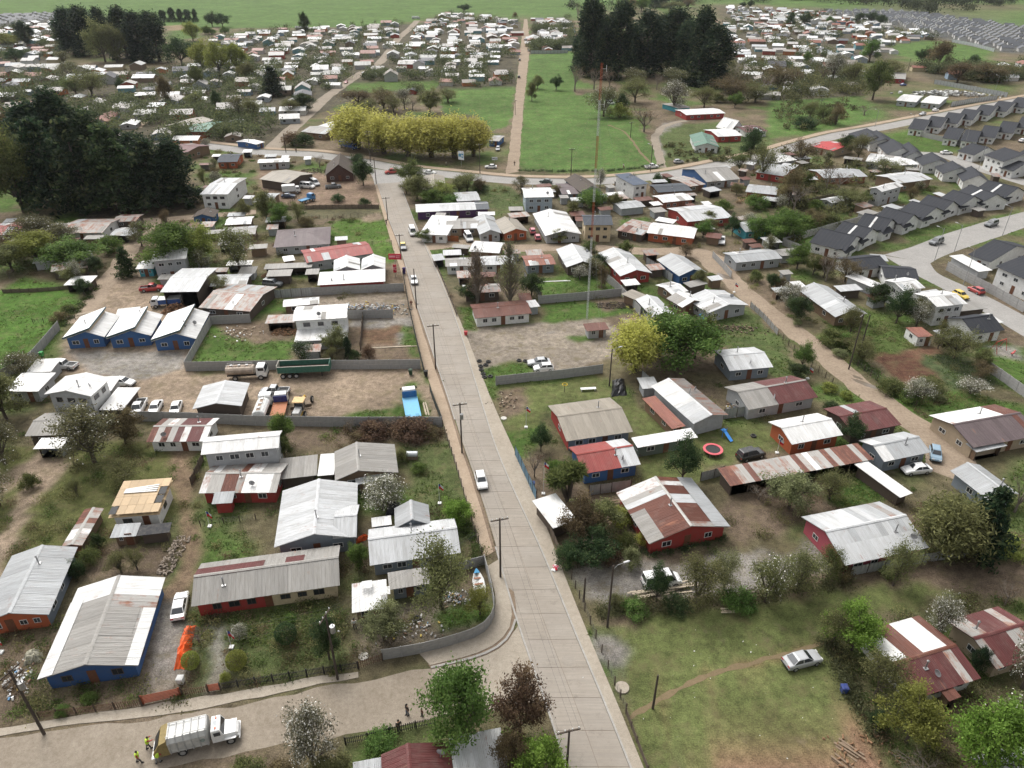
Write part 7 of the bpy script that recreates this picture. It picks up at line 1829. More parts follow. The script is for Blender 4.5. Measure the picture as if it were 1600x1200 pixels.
def pose(kind):
    """kind: stand / walk / reach / bend; figure faces +x, 1.72 m tall"""
    if kind in POSES: return POSES[kind]
    st = {'stand': .06, 'walk': .24, 'reach': .18, 'bend': .16}[kind]; lean = {'stand': 0, 'walk': .05, 'reach': .14, 'bend': .30}[kind]
    hip = (0, 0, .92); waist = (lean * .3, 0, 1.1); chest = (lean * .8, 0, 1.32 - lean * .1); neck = (lean * 1.1, 0, 1.47 - lean * .25); head0 = (lean * 1.25 + .02, 0, 1.56 - lean * .3); head1 = (lean * 1.35 + .03, 0, 1.68 - lean * .35)
    hand = {'stand': [(.04, .0, -.55)] * 2, 'walk': [(.18, 0, -.5), (-.16, 0, -.5)], 'reach': [(.50, -.05, -.10), (.46, .05, -.22)], 'bend': [(.30, 0, -.48), (.34, 0, -.44)]}[kind]
    V = [hip, waist, chest, neck, head0, head1]; E = [(0, 1), (1, 2), (2, 3), (3, 4), (4, 5)]; Rr = [.135, .125, .15, .06, .09, .085]
    arms = []
    for s, hd in zip((-1, 1), hand):
        sh = (chest[0], s * .20, chest[2] + .06); h_ = (sh[0] + hd[0], sh[1] + s * .06 + hd[1], sh[2] + hd[2]); el = ((sh[0] + h_[0]) / 2 - .04, (sh[1] + h_[1]) / 2 + s * .05, (sh[2] + h_[2]) / 2 - .03); fg = (h_[0] + (h_[0] - el[0]) * .35, h_[1], h_[2] + (h_[2] - el[2]) * .35)
        b = len(V); V += [sh, el, h_, fg]; E += [(2, b), (b, b + 1), (b + 1, b + 2), (b + 2, b + 3)]; Rr += [.07, .05, .038, .03]; arms.append((sh, el, h_))
    legs = []
    for s, dx in ((-1, st), (1, -st)):
        th_ = (0, s * .10, .86); kn = (dx * .55 + .03, s * .11, .48); an = (dx, s * .11, .09); toe = (dx + .17, s * .12, .04)
        b = len(V); V += [th_, kn, an, toe]; E += [(0, b), (b, b + 1), (b + 1, b + 2), (b + 2, b + 3)]; Rr += [.095, .065, .045, .04]; legs.append((th_, kn, an, toe))
    d = {'body': skinned('body', V, E, Rr, SKIN)}
    V = [hip, waist, chest, (neck[0], 0, neck[2] - .04)]; E = [(0, 1), (1, 2), (2, 3)]; Rr = [.155, .15, .175, .08]
    for sh, el, h_ in arms:
        b = len(V); V += [sh, el, tuple(Vector(el).lerp(Vector(h_), .85))]; E += [(2, b), (b, b + 1), (b + 1, b + 2)]; Rr += [.088, .068, .055]
    d['shirt'] = skinned('shirt', V, E, Rr, MATTE)
    V = [(0, 0, .98), (0, 0, .90)]; E = [(0, 1)]; Rr = [.15, .15]
    for th_, kn, an, toe in legs:
        b = len(V); V += [th_, kn, an]; E += [(1, b), (b, b + 1), (b + 1, b + 2)]; Rr += [.112, .085, .068]
    d['trousers'] = skinned('trousers', V, E, Rr, MATTE)
    mb = MB(); hc = Vector(head1); rg = []
    for z, r_ in ((-.05, .105), (.02, .115), (.08, .085), (.11, .02)): rg.append([(hc.x - .02 + r_ * math.cos(i * .785), hc.y + r_ * math.sin(i * .785), hc.z + z) for i in range(8)])
    mb.loft(rg); d['hair'] = mb.mesh('hair', HAIR)
    mb = MB()
    for th_, kn, an, toe in legs: mb.loft([[(an[0] - .09, an[1] - .05, 0), (an[0] - .09, an[1] + .05, 0), (an[0] - .08, an[1] + .045, .12), (an[0] - .08, an[1] - .045, .12)], [(an[0] + .06, an[1] - .055, 0), (an[0] + .06, an[1] + .055, 0), (an[0] + .05, an[1] + .05, .12), (an[0] + .05, an[1] - .05, .12)], [(toe[0] + .04, toe[1] - .04, 0), (toe[0] + .04, toe[1] + .04, 0), (toe[0] + .03, toe[1] + .035, .06), (toe[0] + .03, toe[1] - .035, .06)]])
    d['shoes'] = mb.mesh('shoes', DARK)
    POSES[kind] = d
    return d
def person(x, y, fx, fy, shirt, trousers, label, kind='stand', vest=None, s=1.0):
    d = pose(kind); g = G(x, y); f = G(fx, fy)
    root = ob('person', None, None, (g.x, g.y, .02), math.atan2(f.y - g.y, f.x - g.x), (s, s, s)); tag(root, label, 'person')
    ob('body', d['body'], root); ob('shirt', d['shirt'], root, (0, 0, 0), 0, None, shirt); ob('trousers', d['trousers'], root, (0, 0, 0), 0, None, trousers); ob('hair', d['hair'], root); ob('shoes', d['shoes'], root)
    if vest:
        lean = {'stand': 0, 'walk': .05, 'reach': .14, 'bend': .30}[kind]; mb = MB()
        rg = [[(lean * .3 + rx * math.cos(i * .628), ry * math.sin(i * .628), z) for i in range(10)] for z, rx, ry in ((.92, .185, .215), (1.1, .18, .21))] + [[(lean * .8 + rx * math.cos(i * .628), ry * math.sin(i * .628), z) for i in range(10)] for z, rx, ry in ((1.36, .20, .25), (1.47, .10, .16))]
        mb.loft(rg); ob('vest', mb.mesh('vest', MATTE), root, (0, 0, 0), 0, None, vest)
VEST = (.50, .72, .05)
person(233,1170,243,1164,(.35,.03,.03),(.10,.10,.10),'refuse worker in yellow vest reaching into truck','reach',VEST)
person(218,1191,226,1189,(.35,.03,.03),(.10,.10,.10),'refuse worker in yellow vest farthest behind truck','walk',VEST)
person(248,1192,256,1184,(.35,.03,.03),(.22,.22,.22),'refuse worker in yellow vest at truck corner with bag','bend',VEST)
person(637,1117,630,1122,(.02,.02,.022),(.10,.13,.18),'person in black jacket and jeans on gravel street','stand')
person(624,1142,618,1130,(.025,.025,.03),(.06,.06,.07),'person in dark clothes beside low iron fence','stand')
person(660,1119,654,1123,(.10,.03,.03),(.05,.05,.05),'small person in dark red near green tree','stand',None,.72)
person(555,983,556,976,(.65,.65,.66),(.04,.04,.05),'person in white top under shed roof','stand')
person(643,480,645,470,(.14,.03,.02),(.10,.05,.04),'person in brown-red walking on left footpath','walk')
person(604,351,606,360,(.03,.03,.035),(.03,.03,.035),'person in black on upper footpath','walk')
person(804,259,803,268,(.03,.03,.03),(.03,.03,.03),'person in black on dirt road mouth','walk')
person(697,259,706,260,(.45,.42,.38),(.12,.10,.09),'person in pale clothes below willow','walk')
person(463,238,464,240,(.10,.06,.05),(.05,.05,.05),'person at far left road corner','stand')
person(974,263,980,262,(.55,.50,.48),(.25,.10,.10),'person by field gate','stand')

# ------------------------------------------------------------------ small things
def disc(name, label, x, y, r, mat, cat, z=.02, h=.05, n=20):
    g = G(x, y); mb = MB(); mb.bar((0, 0, 0), (0, 0, h), r, None, n); mb.bar((0, 0, h), (0, 0, h + .012), r * .8, None, n)
    return tag(ob(name, mb.mesh(name, mat), None, (g.x, g.y, z)), label, cat)
disc('manhole_cover', 'round manhole cover in the lower street', 888, 1032, .75, SLAB, 'manhole', .035, .012)
disc('well_cover', 'round concrete well cover by pavement fence', 972, 1075, .75, PAVE, 'cover', 0, .15)
disc('well_cover', 'pale round cover on upper yard lawn', 787, 654, .5, flat('pale_conc', (.5, .48, .44), .9), 'cover', 0, .12)
disc('well_cover', 'white round cover beside picket fence', 568, 1026, .55, flat('pale_conc', (.5, .48, .44), .9), 'cover', 0, .12)
disc('manhole_cover', 'manhole beside curved wall', 676, 1030, .5, PAVE, 'manhole', .10, .02)
def trampoline():
    g = G(1113, 708); rt = ob('trampoline', None, None, (g.x, g.y, 0)); tag(rt, 'round trampoline with pink padded rim', 'trampoline')
    n = 20; rg = lambda r, z: [(r * math.cos(i * 2 * math.pi / n), r * math.sin(i * 2 * math.pi / n), z) for i in range(n)]
    mb = MB(); mb.loft([rg(1.55, .72), rg(1.55, .82), rg(1.15, .82), rg(1.15, .72)], cap=False); ob('padded_rim', mb.mesh('padded_rim', flat('pink_pad', (.62, .12, .14), .6)), rt)
    mb = MB(); mb.add(rg(1.18, .75), [tuple(range(n))]); ob('jumping_mat', mb.mesh('jumping_mat', DARK), rt)
    for k in range(6): mb = MB(); a = k * math.pi / 3; mb.bar((1.45 * math.cos(a), 1.45 * math.sin(a), 0), (1.45 * math.cos(a), 1.45 * math.sin(a), .74), .03); ob('leg', mb.mesh('leg', STEEL), rt)
trampoline()
def boat():
    g = G(748, 915); rt = ob('rowing_boat', None, None, (g.x, g.y, .05), 1.75); tag(rt, 'white and blue rowing boat stored in garden', 'boat')
    mb = MB(); st = [(-2.1, .55, .55), (-1, .75, .5), (.5, .72, .52), (1.5, .42, .62), (2.1, .04, .75)]
    mb.loft([[(x, -w * .45, .05), (x, w * .45, .05), (x, w, h), (x, w - .08, h), (x, 0, .2), (x, -w + .08, h), (x, -w, h)] for x, w, h in st]); ob('hull', mb.mesh('hull', flat('boat_white', (.6, .6, .58), .5)), rt)
    for x in (-1.3, -.3, .7): mb = MB(); mb.box(x, x + .25, -.6, .6, .42, .46); ob('thwart', mb.mesh('thwart', flat('thwart_brown', (.30, .14, .09), .7)), rt)
    mb = MB(); mb.loft([[(1.5, -.43, .6), (1.5, .43, .6), (1.5, .4, .66), (1.5, -.4, .66)], [(2.15, -.05, .75), (2.15, .05, .75), (2.15, .04, .8), (2.15, -.04, .8)]]); ob('bow_deck', mb.mesh('bow_deck', flat('boat_blue', (.05, .25, .45), .5)), rt)
boat()
def tarp_heap(label, px, mat, h, name='tarpaulin'):
    P = [G(x, y) for x, y in px]; c = sum(P, Vector()) / len(P); r = random.Random(5)
    n = 6; V = []; L_ = (P[2] + P[3]) / 2 - (P[0] + P[1]) / 2
    mb = MB(); rows = 12; cols = 9; vs = []
    for i in range(rows):
        for j in range(cols):
            u, v = i / (rows - 1), j / (cols - 1); p = P[0].lerp(P[3], u).lerp(P[1].lerp(P[2], u), v) - c
            e = min(u, 1 - u, v, 1 - v); z = h * min(1, e * 5) * r.uniform(.7, 1.05) + .03
            vs.append((p.x + r.gauss(0, .06), p.y + r.gauss(0, .06), z))
    mb.add(vs, [(i * cols + j, i * cols + j + 1, (i + 1) * cols + j + 1, (i + 1) * cols + j) for i in range(rows - 1) for j in range(cols - 1)])
    return tag(ob(name, mb.mesh(name, mat), None, (c.x, c.y, 0)), label, 'tarpaulin')
tarp_heap('bright orange tarpaulin over a woodpile', [(272,1046),(292,1046),(306,978),(292,978)], flat('orange_tarp', (.72, .12, .03), .45, 0, .2), 1.3)
tarp_heap('black tarpaulin heap beside blossom tree', [(602,806),(624,806),(624,785),(606,785)], flat('black_tarp', (.02, .02, .022), .35), .8)
tarp_heap('dark plastic sheet over heap by shed', [(955,620),(980,618),(975,592),(957,594)], flat('black_tarp', (.02, .02, .022), .35), 1.0)
tarp_heap('pale cloth heap beside blue house', [(37,1040),(66,1034),(66,1018),(42,1020)], flat('pale_tarp', (.36, .34, .26), .8), 1.0)
tarp_heap('orange sheet left of T-roofed house', [(555,852),(575,842),(574,836),(556,846)], flat('orange_tarp', (.72, .12, .03), .45, 0, .2), .7)
def logs(label, x, y, w, d, h, n=120, mat=None, seed=1):
    g = G(x, y); r = random.Random(seed); mb = MB()
    for i in range(n):
        t = r.random(); px_ = r.uniform(-w / 2, w / 2); py_ = r.uniform(-d / 2, d / 2); z = r.uniform(0, h) * max(0.08, 1 - (abs(px_) / (w / 2)) ** 2) * max(.15, 1 - (abs(py_) / (d / 2)) ** 2)
        a = r.uniform(0, 3.14); l = r.uniform(.2, .5); v = Vector((math.cos(a) * l, math.sin(a) * l, r.uniform(-.15, .15)))
        mb.bar(Vector((px_, py_, z + .08)) - v * .5, Vector((px_, py_, z + .08)) + v * .5, r.uniform(.06, .12), None, 6)
    return stuff(ob('woodpile', mb.mesh('woodpile', mat or flat('firewood', (.26, .15, .085), .9, 0, .4, 5)), None, (g.x, g.y, 0)), label, 'woodpile')
logs('heap of split firewood before blue truck', 278, 487, 6.5, 3.0, 2.0, 420, None, 1)
logs('firewood stacked under grey shed roof', 430, 432, 6.5, 2.0, 1.8, 260, None, 2)
logs('scrap wood heap by zinc lean-to', 272, 868, 2.0, 7.0, 1.2, 160, flat('scrapwood', (.30, .25, .20), .9, 0, .4, 4), 3)
logs('scattered timber beams at lawn corner', 1352, 1180, 7, 4, .4, 40, None, 4)
logs('lumber pile beside barn', 490, 268, 9, 5, 1.0, 160, DARKWOOD, 5)
logs('firewood heap behind patched lean-to', 445, 520, 5, 3, 1.0, 140, None, 6)
logs('timber pile beside blue gable house', 1175, 312, 9, 4, 1.2, 160, flat('fresh_timber', (.40, .27, .15), .9, 0, .3, 3), 7)
logs('brush pile in second grass plot', 962, 478, 8, 3, .7, 160, BARK, 8)
def rubble(label, x, y, w, d, n, h=.6, seed=1, cols=None, sz=.6):
    g = G(x, y); r = random.Random(seed); cols = cols or [flat('rub_pale', (.42, .41, .39), .9), flat('rub_grey', (.3, .29, .27), .9), flat('rub_brown', (.25, .16, .11), .9), flat('rub_yellow', (.5, .38, .10), .8), STEEL, flat('rub_blue', (.12, .25, .42), .7)]
    mb = MB()
    for i in range(n):
        x_, y_ = r.gauss(0, w / 4), r.gauss(0, d / 4); s = r.uniform(.08, .45) * sz; z = r.uniform(0, h) * math.exp(-(x_ / w * 2.5) ** 2 - (y_ / d * 2.5) ** 2)
        a = r.uniform(0, 3.1); c_, s_ = math.cos(a), math.sin(a); t = r.uniform(.03, .2) * sz
        q = [(-s, -s * .5), (s, -s * .45), (s * .9, s * .5), (-s * .8, s * .55)]; q = [(x_ + p * c_ - e * s_, y_ + p * s_ + e * c_) for p, e in q]; tl = r.uniform(-.15, .15)
        mb.loft([[(p, e, z + .02) for p, e in q], [(p, e, z + .02 + t + (tl * k * .3 + .15) * sz) for k, (p, e) in enumerate(q)]], mi=r.choices(range(len(cols)), [5, 4, 3, 1, 2, 1][:len(cols)])[0])
    return stuff(ob('rubble', mb.mesh('rubble', cols), None, (g.x, g.y, 0)), label, 'rubble')
rubble('heap of white building rubble beside shop wall', 577, 485, 15, 6, 700, 1.0, 1)
rubble('scattered yard junk beside shed roof', 640, 985, 9, 4, 90, .4, 2, None, .45)
rubble('rubbish heap beside rowing boat', 712, 935, 3.5, 2.5, 120, .5, 3, None, .4)
rubble('junk beside brown garage at left', 25, 1065, 4, 5, 90, .4, 4, None, .45)
rubble('scrap heap along dirt lane plot', 1145, 515, 11, 4, 120, .4, 7, [WOOD, DARKWOOD, WOOD])
rubble('scrap behind rusty workshop', 1150, 640, 4, 5, 90, .6, 8)
rubble('stones and planks on upper yard', 790, 628, 6, 7, 60, .2, 9, [WOOD, flat('rub_tan', (.4, .33, .24), .9), DARKWOOD])
rubble('junk in lumber yard grass', 375, 520, 10, 6, 90, .4, 10, [WOOD, flat('rub_tan', (.4, .33, .24), .9), FRAME_W])
rubble('white litter pieces on bottom lawn', 1190, 1090, 30, 26, 28, .0, 12, [FRAME_W], .22)
rubble('flower bouquets laid on the pavement', 867, 889, .8, .8, 30, .3, 13, [flat('petal_pink', (.7, .12, .22), .7), FRAME_W, flat('petal_red', (.5, .03, .05), .7)])
rubble('stacks of pale pipes and blocks in walled compound', 1480, 148, 34, 14, 200, 1.8, 15, [FRAME_W, flat('rub_grey', (.3, .29, .27), .9), STEEL], 2.6)
# tyres
mb = MB(); n = 14
for i in range(n):
    pass
def torus(R_, r_, n=16, m=6):
    mb = MB(); v = [((R_ + r_ * math.cos(j * 2 * math.pi / m)) * math.cos(i * 2 * math.pi / n), (R_ + r_ * math.cos(j * 2 * math.pi / m)) * math.sin(i * 2 * math.pi / n), r_ + r_ * math.sin(j * 2 * math.pi / m)) for i in range(n) for j in range(m)]
    mb.add(v, [(i * m + j, ((i + 1) % n) * m + j, ((i + 1) % n) * m + (j + 1) % m, i * m + (j + 1) % m) for i in range(n) for j in range(m)]); return mb
TYRE = torus(.36, .15).mesh('old_tyre', flat('old_rubber', (.045, .044, .042), .85))
for k, (x, y, st_) in enumerate(((749,565,0),(751,573,0),(752,579,1),(755,585,0),(757,590,0),(759,571,0),(763,566,0),(766,589,0),(811,564,0),(821,565,0),(1177,682,0),(653-2,968,0))):
    g = G(x, y); tag(ob('old_tyre', TYRE, None, (g.x, g.y, .01 + .02 * st_)), rel_label('old black tyre', x, y), 'tyre', 'old tyres')
# flags
def flag(x, y, hpx, label, fr=1.0):
    g = G(x, y); h = max(2.5, height_for(g.y, y - hpx)); rt = ob('flagpole', None, None, (g.x, g.y, 0)); tag(rt, label, 'flag')
    mb = MB(); mb.bar((0, 0, 0), (0, 0, h), .035, .025, 8); mb.box(-.25, .25, -.25, .25, 0, .2); ob('pole', mb.mesh('pole', FRAME_W), rt)
    def cloth(z0, z1, x0, x1, mat, nm):
        mb = MB(); k = 8; v = []
        for z in (z0, z1):
            for i in range(k + 1): t = i / k; xx = x0 + (x1 - x0) * t; v.append((xx * .75, .12 * math.sin(xx * 6), z - .35 * xx))
        mb.add(v, [(i, i + 1, k + 2 + i, k + 1 + i) for i in range(k)]); ob(nm, mb.mesh(nm, mat), rt)
    cloth(h - .9, h - .5, .03, .9, flat('flag_red', (.55, .02, .03), .8), 'red_band'); cloth(h - .5, h - .1, .33, .9, FRAME_W, 'white_band'); cloth(h - .5, h - .1, .03, .33, flat('flag_blue', (.02, .05, .25), .8), 'blue_canton')
flag(822,668,33,'flag on lawn before beige-roofed house'); flag(849,772,50,'flag at yard beside blue house with red roof'); flag(687,787,31,'flag beside pale T-roofed house')
flag(2,1020,24,'flag before red-fronted house at left edge'); flag(362,1012,26,'flag in garden before long house'); flag(328,823,24,'flag by red house garden gate'); flag(1214,708,22,'flag beside red-walled white-roofed house'); flag(1147,462-5,14,'flag beside dirt lane bend'); flag(1262,592,18,'flag beside maroon half roof')
# signs
def sign(label, x, y, z0, w, h, mats, rz, cat='sign'):
    g = G(x, y); rt = ob('sign', None, None, (g.x, g.y, 0), rz); tag(rt, label, cat)
    mb = MB(); mb.bar((0, .06, 0), (0, .06, z0 + h), .07, None, 8); ob('post', mb.mesh('post', STEEL), rt)
    mb = MB(); mb.box(-w / 2, w / 2, -.06, .04, z0, z0 + h); ob('panel', mb.mesh('panel', mats[0]), rt)
    mb = MB(); r = random.Random(4)
    for k, (u0, u1, v0, v1) in enumerate(((.05, .55, .35, .72), (.6, .92, .55, .75), (.6, .9, .25, .42))): mb.box(-w / 2 + w * u0, -w / 2 + w * u1, -.075, -.06, z0 + h * v0, z0 + h * v1)
    ob('printed_mark', mb.mesh('printed_mark', mats[1]), rt)
    return rt
SRED = flat('sign_red', (.55, .025, .05), .5); SPINK = flat('sign_pale_red', (.75, .30, .34), .5); SBLUE = flat('sign_blue', (.12, .30, .45), .5); SWH = flat('sign_white', (.72, .75, .77), .5)
s_ = sign('red shop sign board on post by footpath', 619, 427, 3.6, 3.0, 1.4, (SRED, SPINK), 0.0)
sign('tall red banner below shop sign', 618, 433, 1.2, .8, 2.0, (SRED, SPINK), 0.2); sign('pale blue billboard under willow row', 721, 261, 2.6, 2.4, 3.0, (SWH, SBLUE), -.5, 'billboard'); sign('white notice board beside dirt road', 773, 255, 1.2, 2.0, 1.0, (SWH, flat('sgrey', (.2, .2, .2), .6)), 0)
def bin_(label, x, y, c, h=1.1):
    g = G(x, y); rt = ob('waste_bin', None, None, (g.x, g.y, .05)); tag(rt, label, 'bin')
    mb = MB(); r = lambda e, z: [(-e, -e, z), (e, -e, z), (e, e, z), (-e, e, z)]; mb.loft([r(.26, .06), r(.34, h)]); ob('body', mb.mesh('body', MATTE), rt, (0, 0, 0), 0, None, c)
    mb = MB(); mb.loft([r(.37, h), r(.36, h + .06), r(.2, h + .12)]); ob('lid', mb.mesh('lid', MATTE), rt, (0, 0, 0), 0, None, tuple(v * .7 for v in c))
bin_('purple bin on left footpath', 632, 428, (.06, .03, .16), 1.5); bin_('dark green bin by yard wall', 642, 586, (.03, .07, .04)); bin_('red bin at gravel lot entrance', 728, 524, (.55, .05, .06), .8); bin_('bright green bin by boundary wall', 66, 557, (.05, .42, .10), .9); bin_('black bin at yard gate post', 666, 588, (.02, .02, .02)); bin_('blue barrel beside blue fence', 832, 762, (.03, .08, .25), .9)
bin_('dark blue bin at lawn fence', 1317, 1082, (.03, .06, .25), .9); bin_('white barrel by driveway plants', 284, 1068, (.7, .7, .68), .9)
# playground
def play(label, x, y, c, kind):
    g = G(x, y); rt = ob('playground_toy', None, None, (g.x, g.y, 0), .5); tag(rt, label, 'playground')
    mt = MATTE
    if kind == 'slide':
        mb = MB()
        for sx in (-.4, .4): mb.bar((sx, 0, 0), (sx, 0, 1.5), .05); 
        mb.box(-.4, .4, -.05, .6, 1.1, 1.18); ob('frame', mb.mesh('frame', mt), rt, (0, 0, 0), 0, None, c)
        mb = MB(); mb.add([(-.3, 0, 1.1), (.3, 0, 1.1), (.3, -1.8, .15), (-.3, -1.8, .15)], [(0, 1, 2, 3)]); mb.box(-.34, -.3, -.1, .0, 1.0, 1.3); ob('chute', mb.mesh('chute', mt), rt, (0, 0, 0), 0, None, tuple(min(1, v * 1.3) for v in c))
    elif kind == 'swing':
        mb = MB()
        for sx in (-1.6, 1.6):
            mb.bar((sx, -.8, 0), (sx, 0, 2.3), .05); mb.bar((sx, .8, 0), (sx, 0, 2.3), .05)
        mb.bar((-1.6, 0, 2.3), (1.6, 0, 2.3), .06); ob('frame', mb.mesh('frame', mt), rt, (0, 0, 0), 0, None, c)
        for sx in (-.6, .6): mb = MB(); mb.box(sx - .25, sx + .25, -.1, .1, .5, .54); mb.bar((sx - .22, 0, .54), (sx - .22, 0, 2.3), .012); mb.bar((sx + .22, 0, .54), (sx + .22, 0, 2.3), .012); ob('swing_seat', mb.mesh('swing_seat', DARK), rt)
    else:
        mb = MB(); mb.bar((0, 0, 0), (0, 0, .5), .12); ob('spring', mb.mesh('spring', STEEL), rt)
        mb = MB(); mb.loft([[(-.5, -.12, .5), (-.5, .12, .5), (-.5, .12, .7), (-.5, -.12, .7)], [(.2, -.15, .5), (.2, .15, .5), (.2, .15, .8), (.2, -.15, .8)], [(.55, -.1, .75), (.55, .1, .75), (.55, .08, 1.15), (.55, -.08, 1.15)]]); ob('rider', mb.mesh('rider', mt), rt, (0, 0, 0), 0, None, c)
play('red swing frame in corner playground', 1559, 548, (.45, .05, .04), 'swing'); play('red spring rider in corner playground', 1581, 556, (.55, .10, .10), 'rider'); play('wooden swing frame in upper park', 1434, 222, (.14, .10, .07), 'swing'); play('blue slide beside trampoline yard wall', 1131, 682, (.03, .20, .55), 'slide'); play('blue slide at wooden gabled house', 1096, 500, (.03, .25, .40), 'slide')
def bench_frame():
    g = G(919, 610); rt = ob('bench', None, None, (g.x, g.y, 0), .1); tag(rt, 'white metal bench frame on lawn', 'bench')
    mb = MB(); mb.box(-1.4, 1.4, -.35, .35, .4, .46); ob('seat', mb.mesh('seat', FRAME_W), rt)
    for sx in (-1.2, 1.2): mb = MB(); mb.box(sx - .05, sx + .05, -.3, .3, 0, .4); ob('leg', mb.mesh('leg', FRAME_W), rt)
bench_frame()
def hoop(x, y):
    g = G(x, y); rt = ob('hoop_stand', None, None, (g.x, g.y, 0)); tag(rt, 'yellow ring stand on upper yard lawn', 'hoop')
    mb = MB(); mb.bar((0, 0, 0), (0, 0, 1.6), .05, None, 6); ob('post', mb.mesh('post', DARKWOOD), rt)
    me_ = torus(.45, .07).mesh('ring', flat('ring_yellow', (.5, .36, .03), .6)); ob('ring', me_, rt, (0, 0, 1.6))
hoop(882, 613)
# pallets and planks on the low shed roof, gate slab on the yard ramp
g = G(570, 932, 2.6)
for k, (dx, dy) in enumerate(((0, 1.6), (2.3, .6))):
    mb = MB()
    for i in range(6): mb.box(-.6, .6, -.6 + i * .21, -.6 + i * .21 + .12, .05, .09)
    mb.box(-.6, -.5, -.6, .6, 0, .05); mb.box(.5, .6, -.6, .6, 0, .05)
    tag(ob('pallet', mb.mesh('pallet', FRAME_W), None, (g.x + dx, g.y + dy, 2.85), .2), ('left' if not k else 'right') + ' white pallet lying on low shed roof', 'pallet')
# planks laid along hedge, stacked boards
def planks(label, pa, pb, n, w, mat, seed=1):
    a, b_ = G(*pa), G(*pb); c = (a + b_) / 2; r = random.Random(seed); d = b_ - a; ang = math.atan2(d.y, d.x)
    rt = ob('plank_stack', None, None, (c.x, c.y, 0), ang); tag(rt, label, 'planks')
    for i in range(n):
        mb = MB(); l = d.length * r.uniform(.35, .5); y = r.uniform(-w, w); mb.box(-l, l, y - .1, y + .1, .02 + i * .035, .05 + i * .035); ob('plank', mb.mesh('plank', mat), rt, (r.uniform(-.3, .3), 0, 0), r.gauss(0, .06))
planks('pale slab planks along hedge by gravel parking', (985,935), (1090,915), 14, .5, flat('pale_plank', (.45, .38, .29), .9))
planks('loose dark beams on lawn corner', (1300,1165), (1345,1195), 8, 1.5, WOOD, 3); planks('planks beside blue flatbed', (663,628), (668,650), 5, .3, flat('pale_plank', (.45, .38, .29), .9), 4); planks('boards at foot of three blue houses shelter', (118,496), (150,490), 10, 1.0, flat('pale_plank', (.45, .38, .29), .9), 5); planks('white boards on plot grass', (835,441), (893,439), 3, .2, FRAME_W, 6); planks('board strip below excavated plot', (580,543), (655,541), 4, .3, flat('pale_plank', (.45, .38, .29), .9), 7)
planks('flat board lying on bottom lawn', (1127,955), (1150,955), 4, .35, flat('pale_plank', (.45, .38, .29), .9), 8); planks('brown boards beside patched red house', (955,785), (975,783), 5, .4, WOOD, 9)
# water tank and small hutch
def tank_():
    g = G(644, 716); rt = ob('water_tank', None, None, (g.x, g.y, 0), 0); tag(rt, 'grey barrel-roofed tank in garden by footpath', 'tank')
    mb = MB(); n = 10; mb.loft([[(x, .55 * math.cos(i * math.pi / n), .7 + .55 * math.sin(i * math.pi / n)) for i in range(n + 1)] for x in (-.9, .9)]); ob('shell', mb.mesh('shell', ZINC), rt); mb = MB(); mb.box(-.85, .85, -.5, .5, 0, .7); ob('stand', mb.mesh('stand', WOOD), rt)
tank_()
# ------------------------------------------------------------------ far houses
def far_mesh(seed, dark=False):
    r = random.Random(seed); w, d, h = r.uniform(3.4, 5.6), r.uniform(2.8, 4.0), r.uniform(2.0, 2.6)
    if dark: w, d, h = 4.0, 3.0, 2.5
    rise = d * r.uniform(.26, .44) if not dark else 1.7; o = .35
    mb = MB(); pr = [(-d, 0), (d, 0), (d, h), (0, h + rise), (-d, h)]
    v = [(-w, y, z) for y, z in pr] + [(w, y, z) for y, z in pr]
    mb.add(v, [tuple(reversed((i, 5 + i, 5 + (i + 1) % 5, (i + 1) % 5))) for i in range(5)] + [(0, 1, 2, 3, 4), (9, 8, 7, 6, 5)])
    wm = mb.mesh('far_wall', WALL_OC)
    k = rise / d; pr = [(-d - o, h - o * k + .06), (0, h + rise + .06), (d + o, h - o * k + .06), (d + o, h - o * k + .16), (0, h + rise + .17), (-d - o, h - o * k + .16)]
    mb2 = MB(); v = [(-w - o, y, z) for y, z in pr] + [(w + o, y, z) for y, z in pr]
    mb2.add(v, [(i, (i + 1) % 6, 6 + (i + 1) % 6, 6 + i) for i in range(6)] + [(0, 5, 4, 1), (1, 4, 3, 2), (6, 7, 10, 11), (7, 8, 9, 10)])
    rm = mb2.mesh('far_roof', SHEET if not dark else SHINGLE)
    wins = [(x, -d - .01, 1.45, 0) for x in (-w * .55, w * .5)] + [(-w - .01, 0, 1.45, -math.pi / 2), (w + .01, 0, 1.45, math.pi / 2)]
    return (mb, mb2, wm, rm, wins)
FARV = [far_mesh(i) for i in range(6)]; FARD = far_mesh(99, True)
ROADS = [(CROSS, 9)]
FORBID = [poly_ground(p) for p, c in ZONES[5:18]]
FORBID += [poly_ground(p) for p in ([(95,15),(300,12),(310,105),(95,105)], [(-20,235),(205,232),(310,270),(310,335),(-20,335)], [(525,150),(760,165),(760,250),(525,250)], [(895,0),(1135,0),(1135,140),(895,140)], [(455,206),(485,178),(640,55),(655,28),(640,26),(600,88),(430,225)], [(785,275),(815,275),(832,28),(812,28)])]
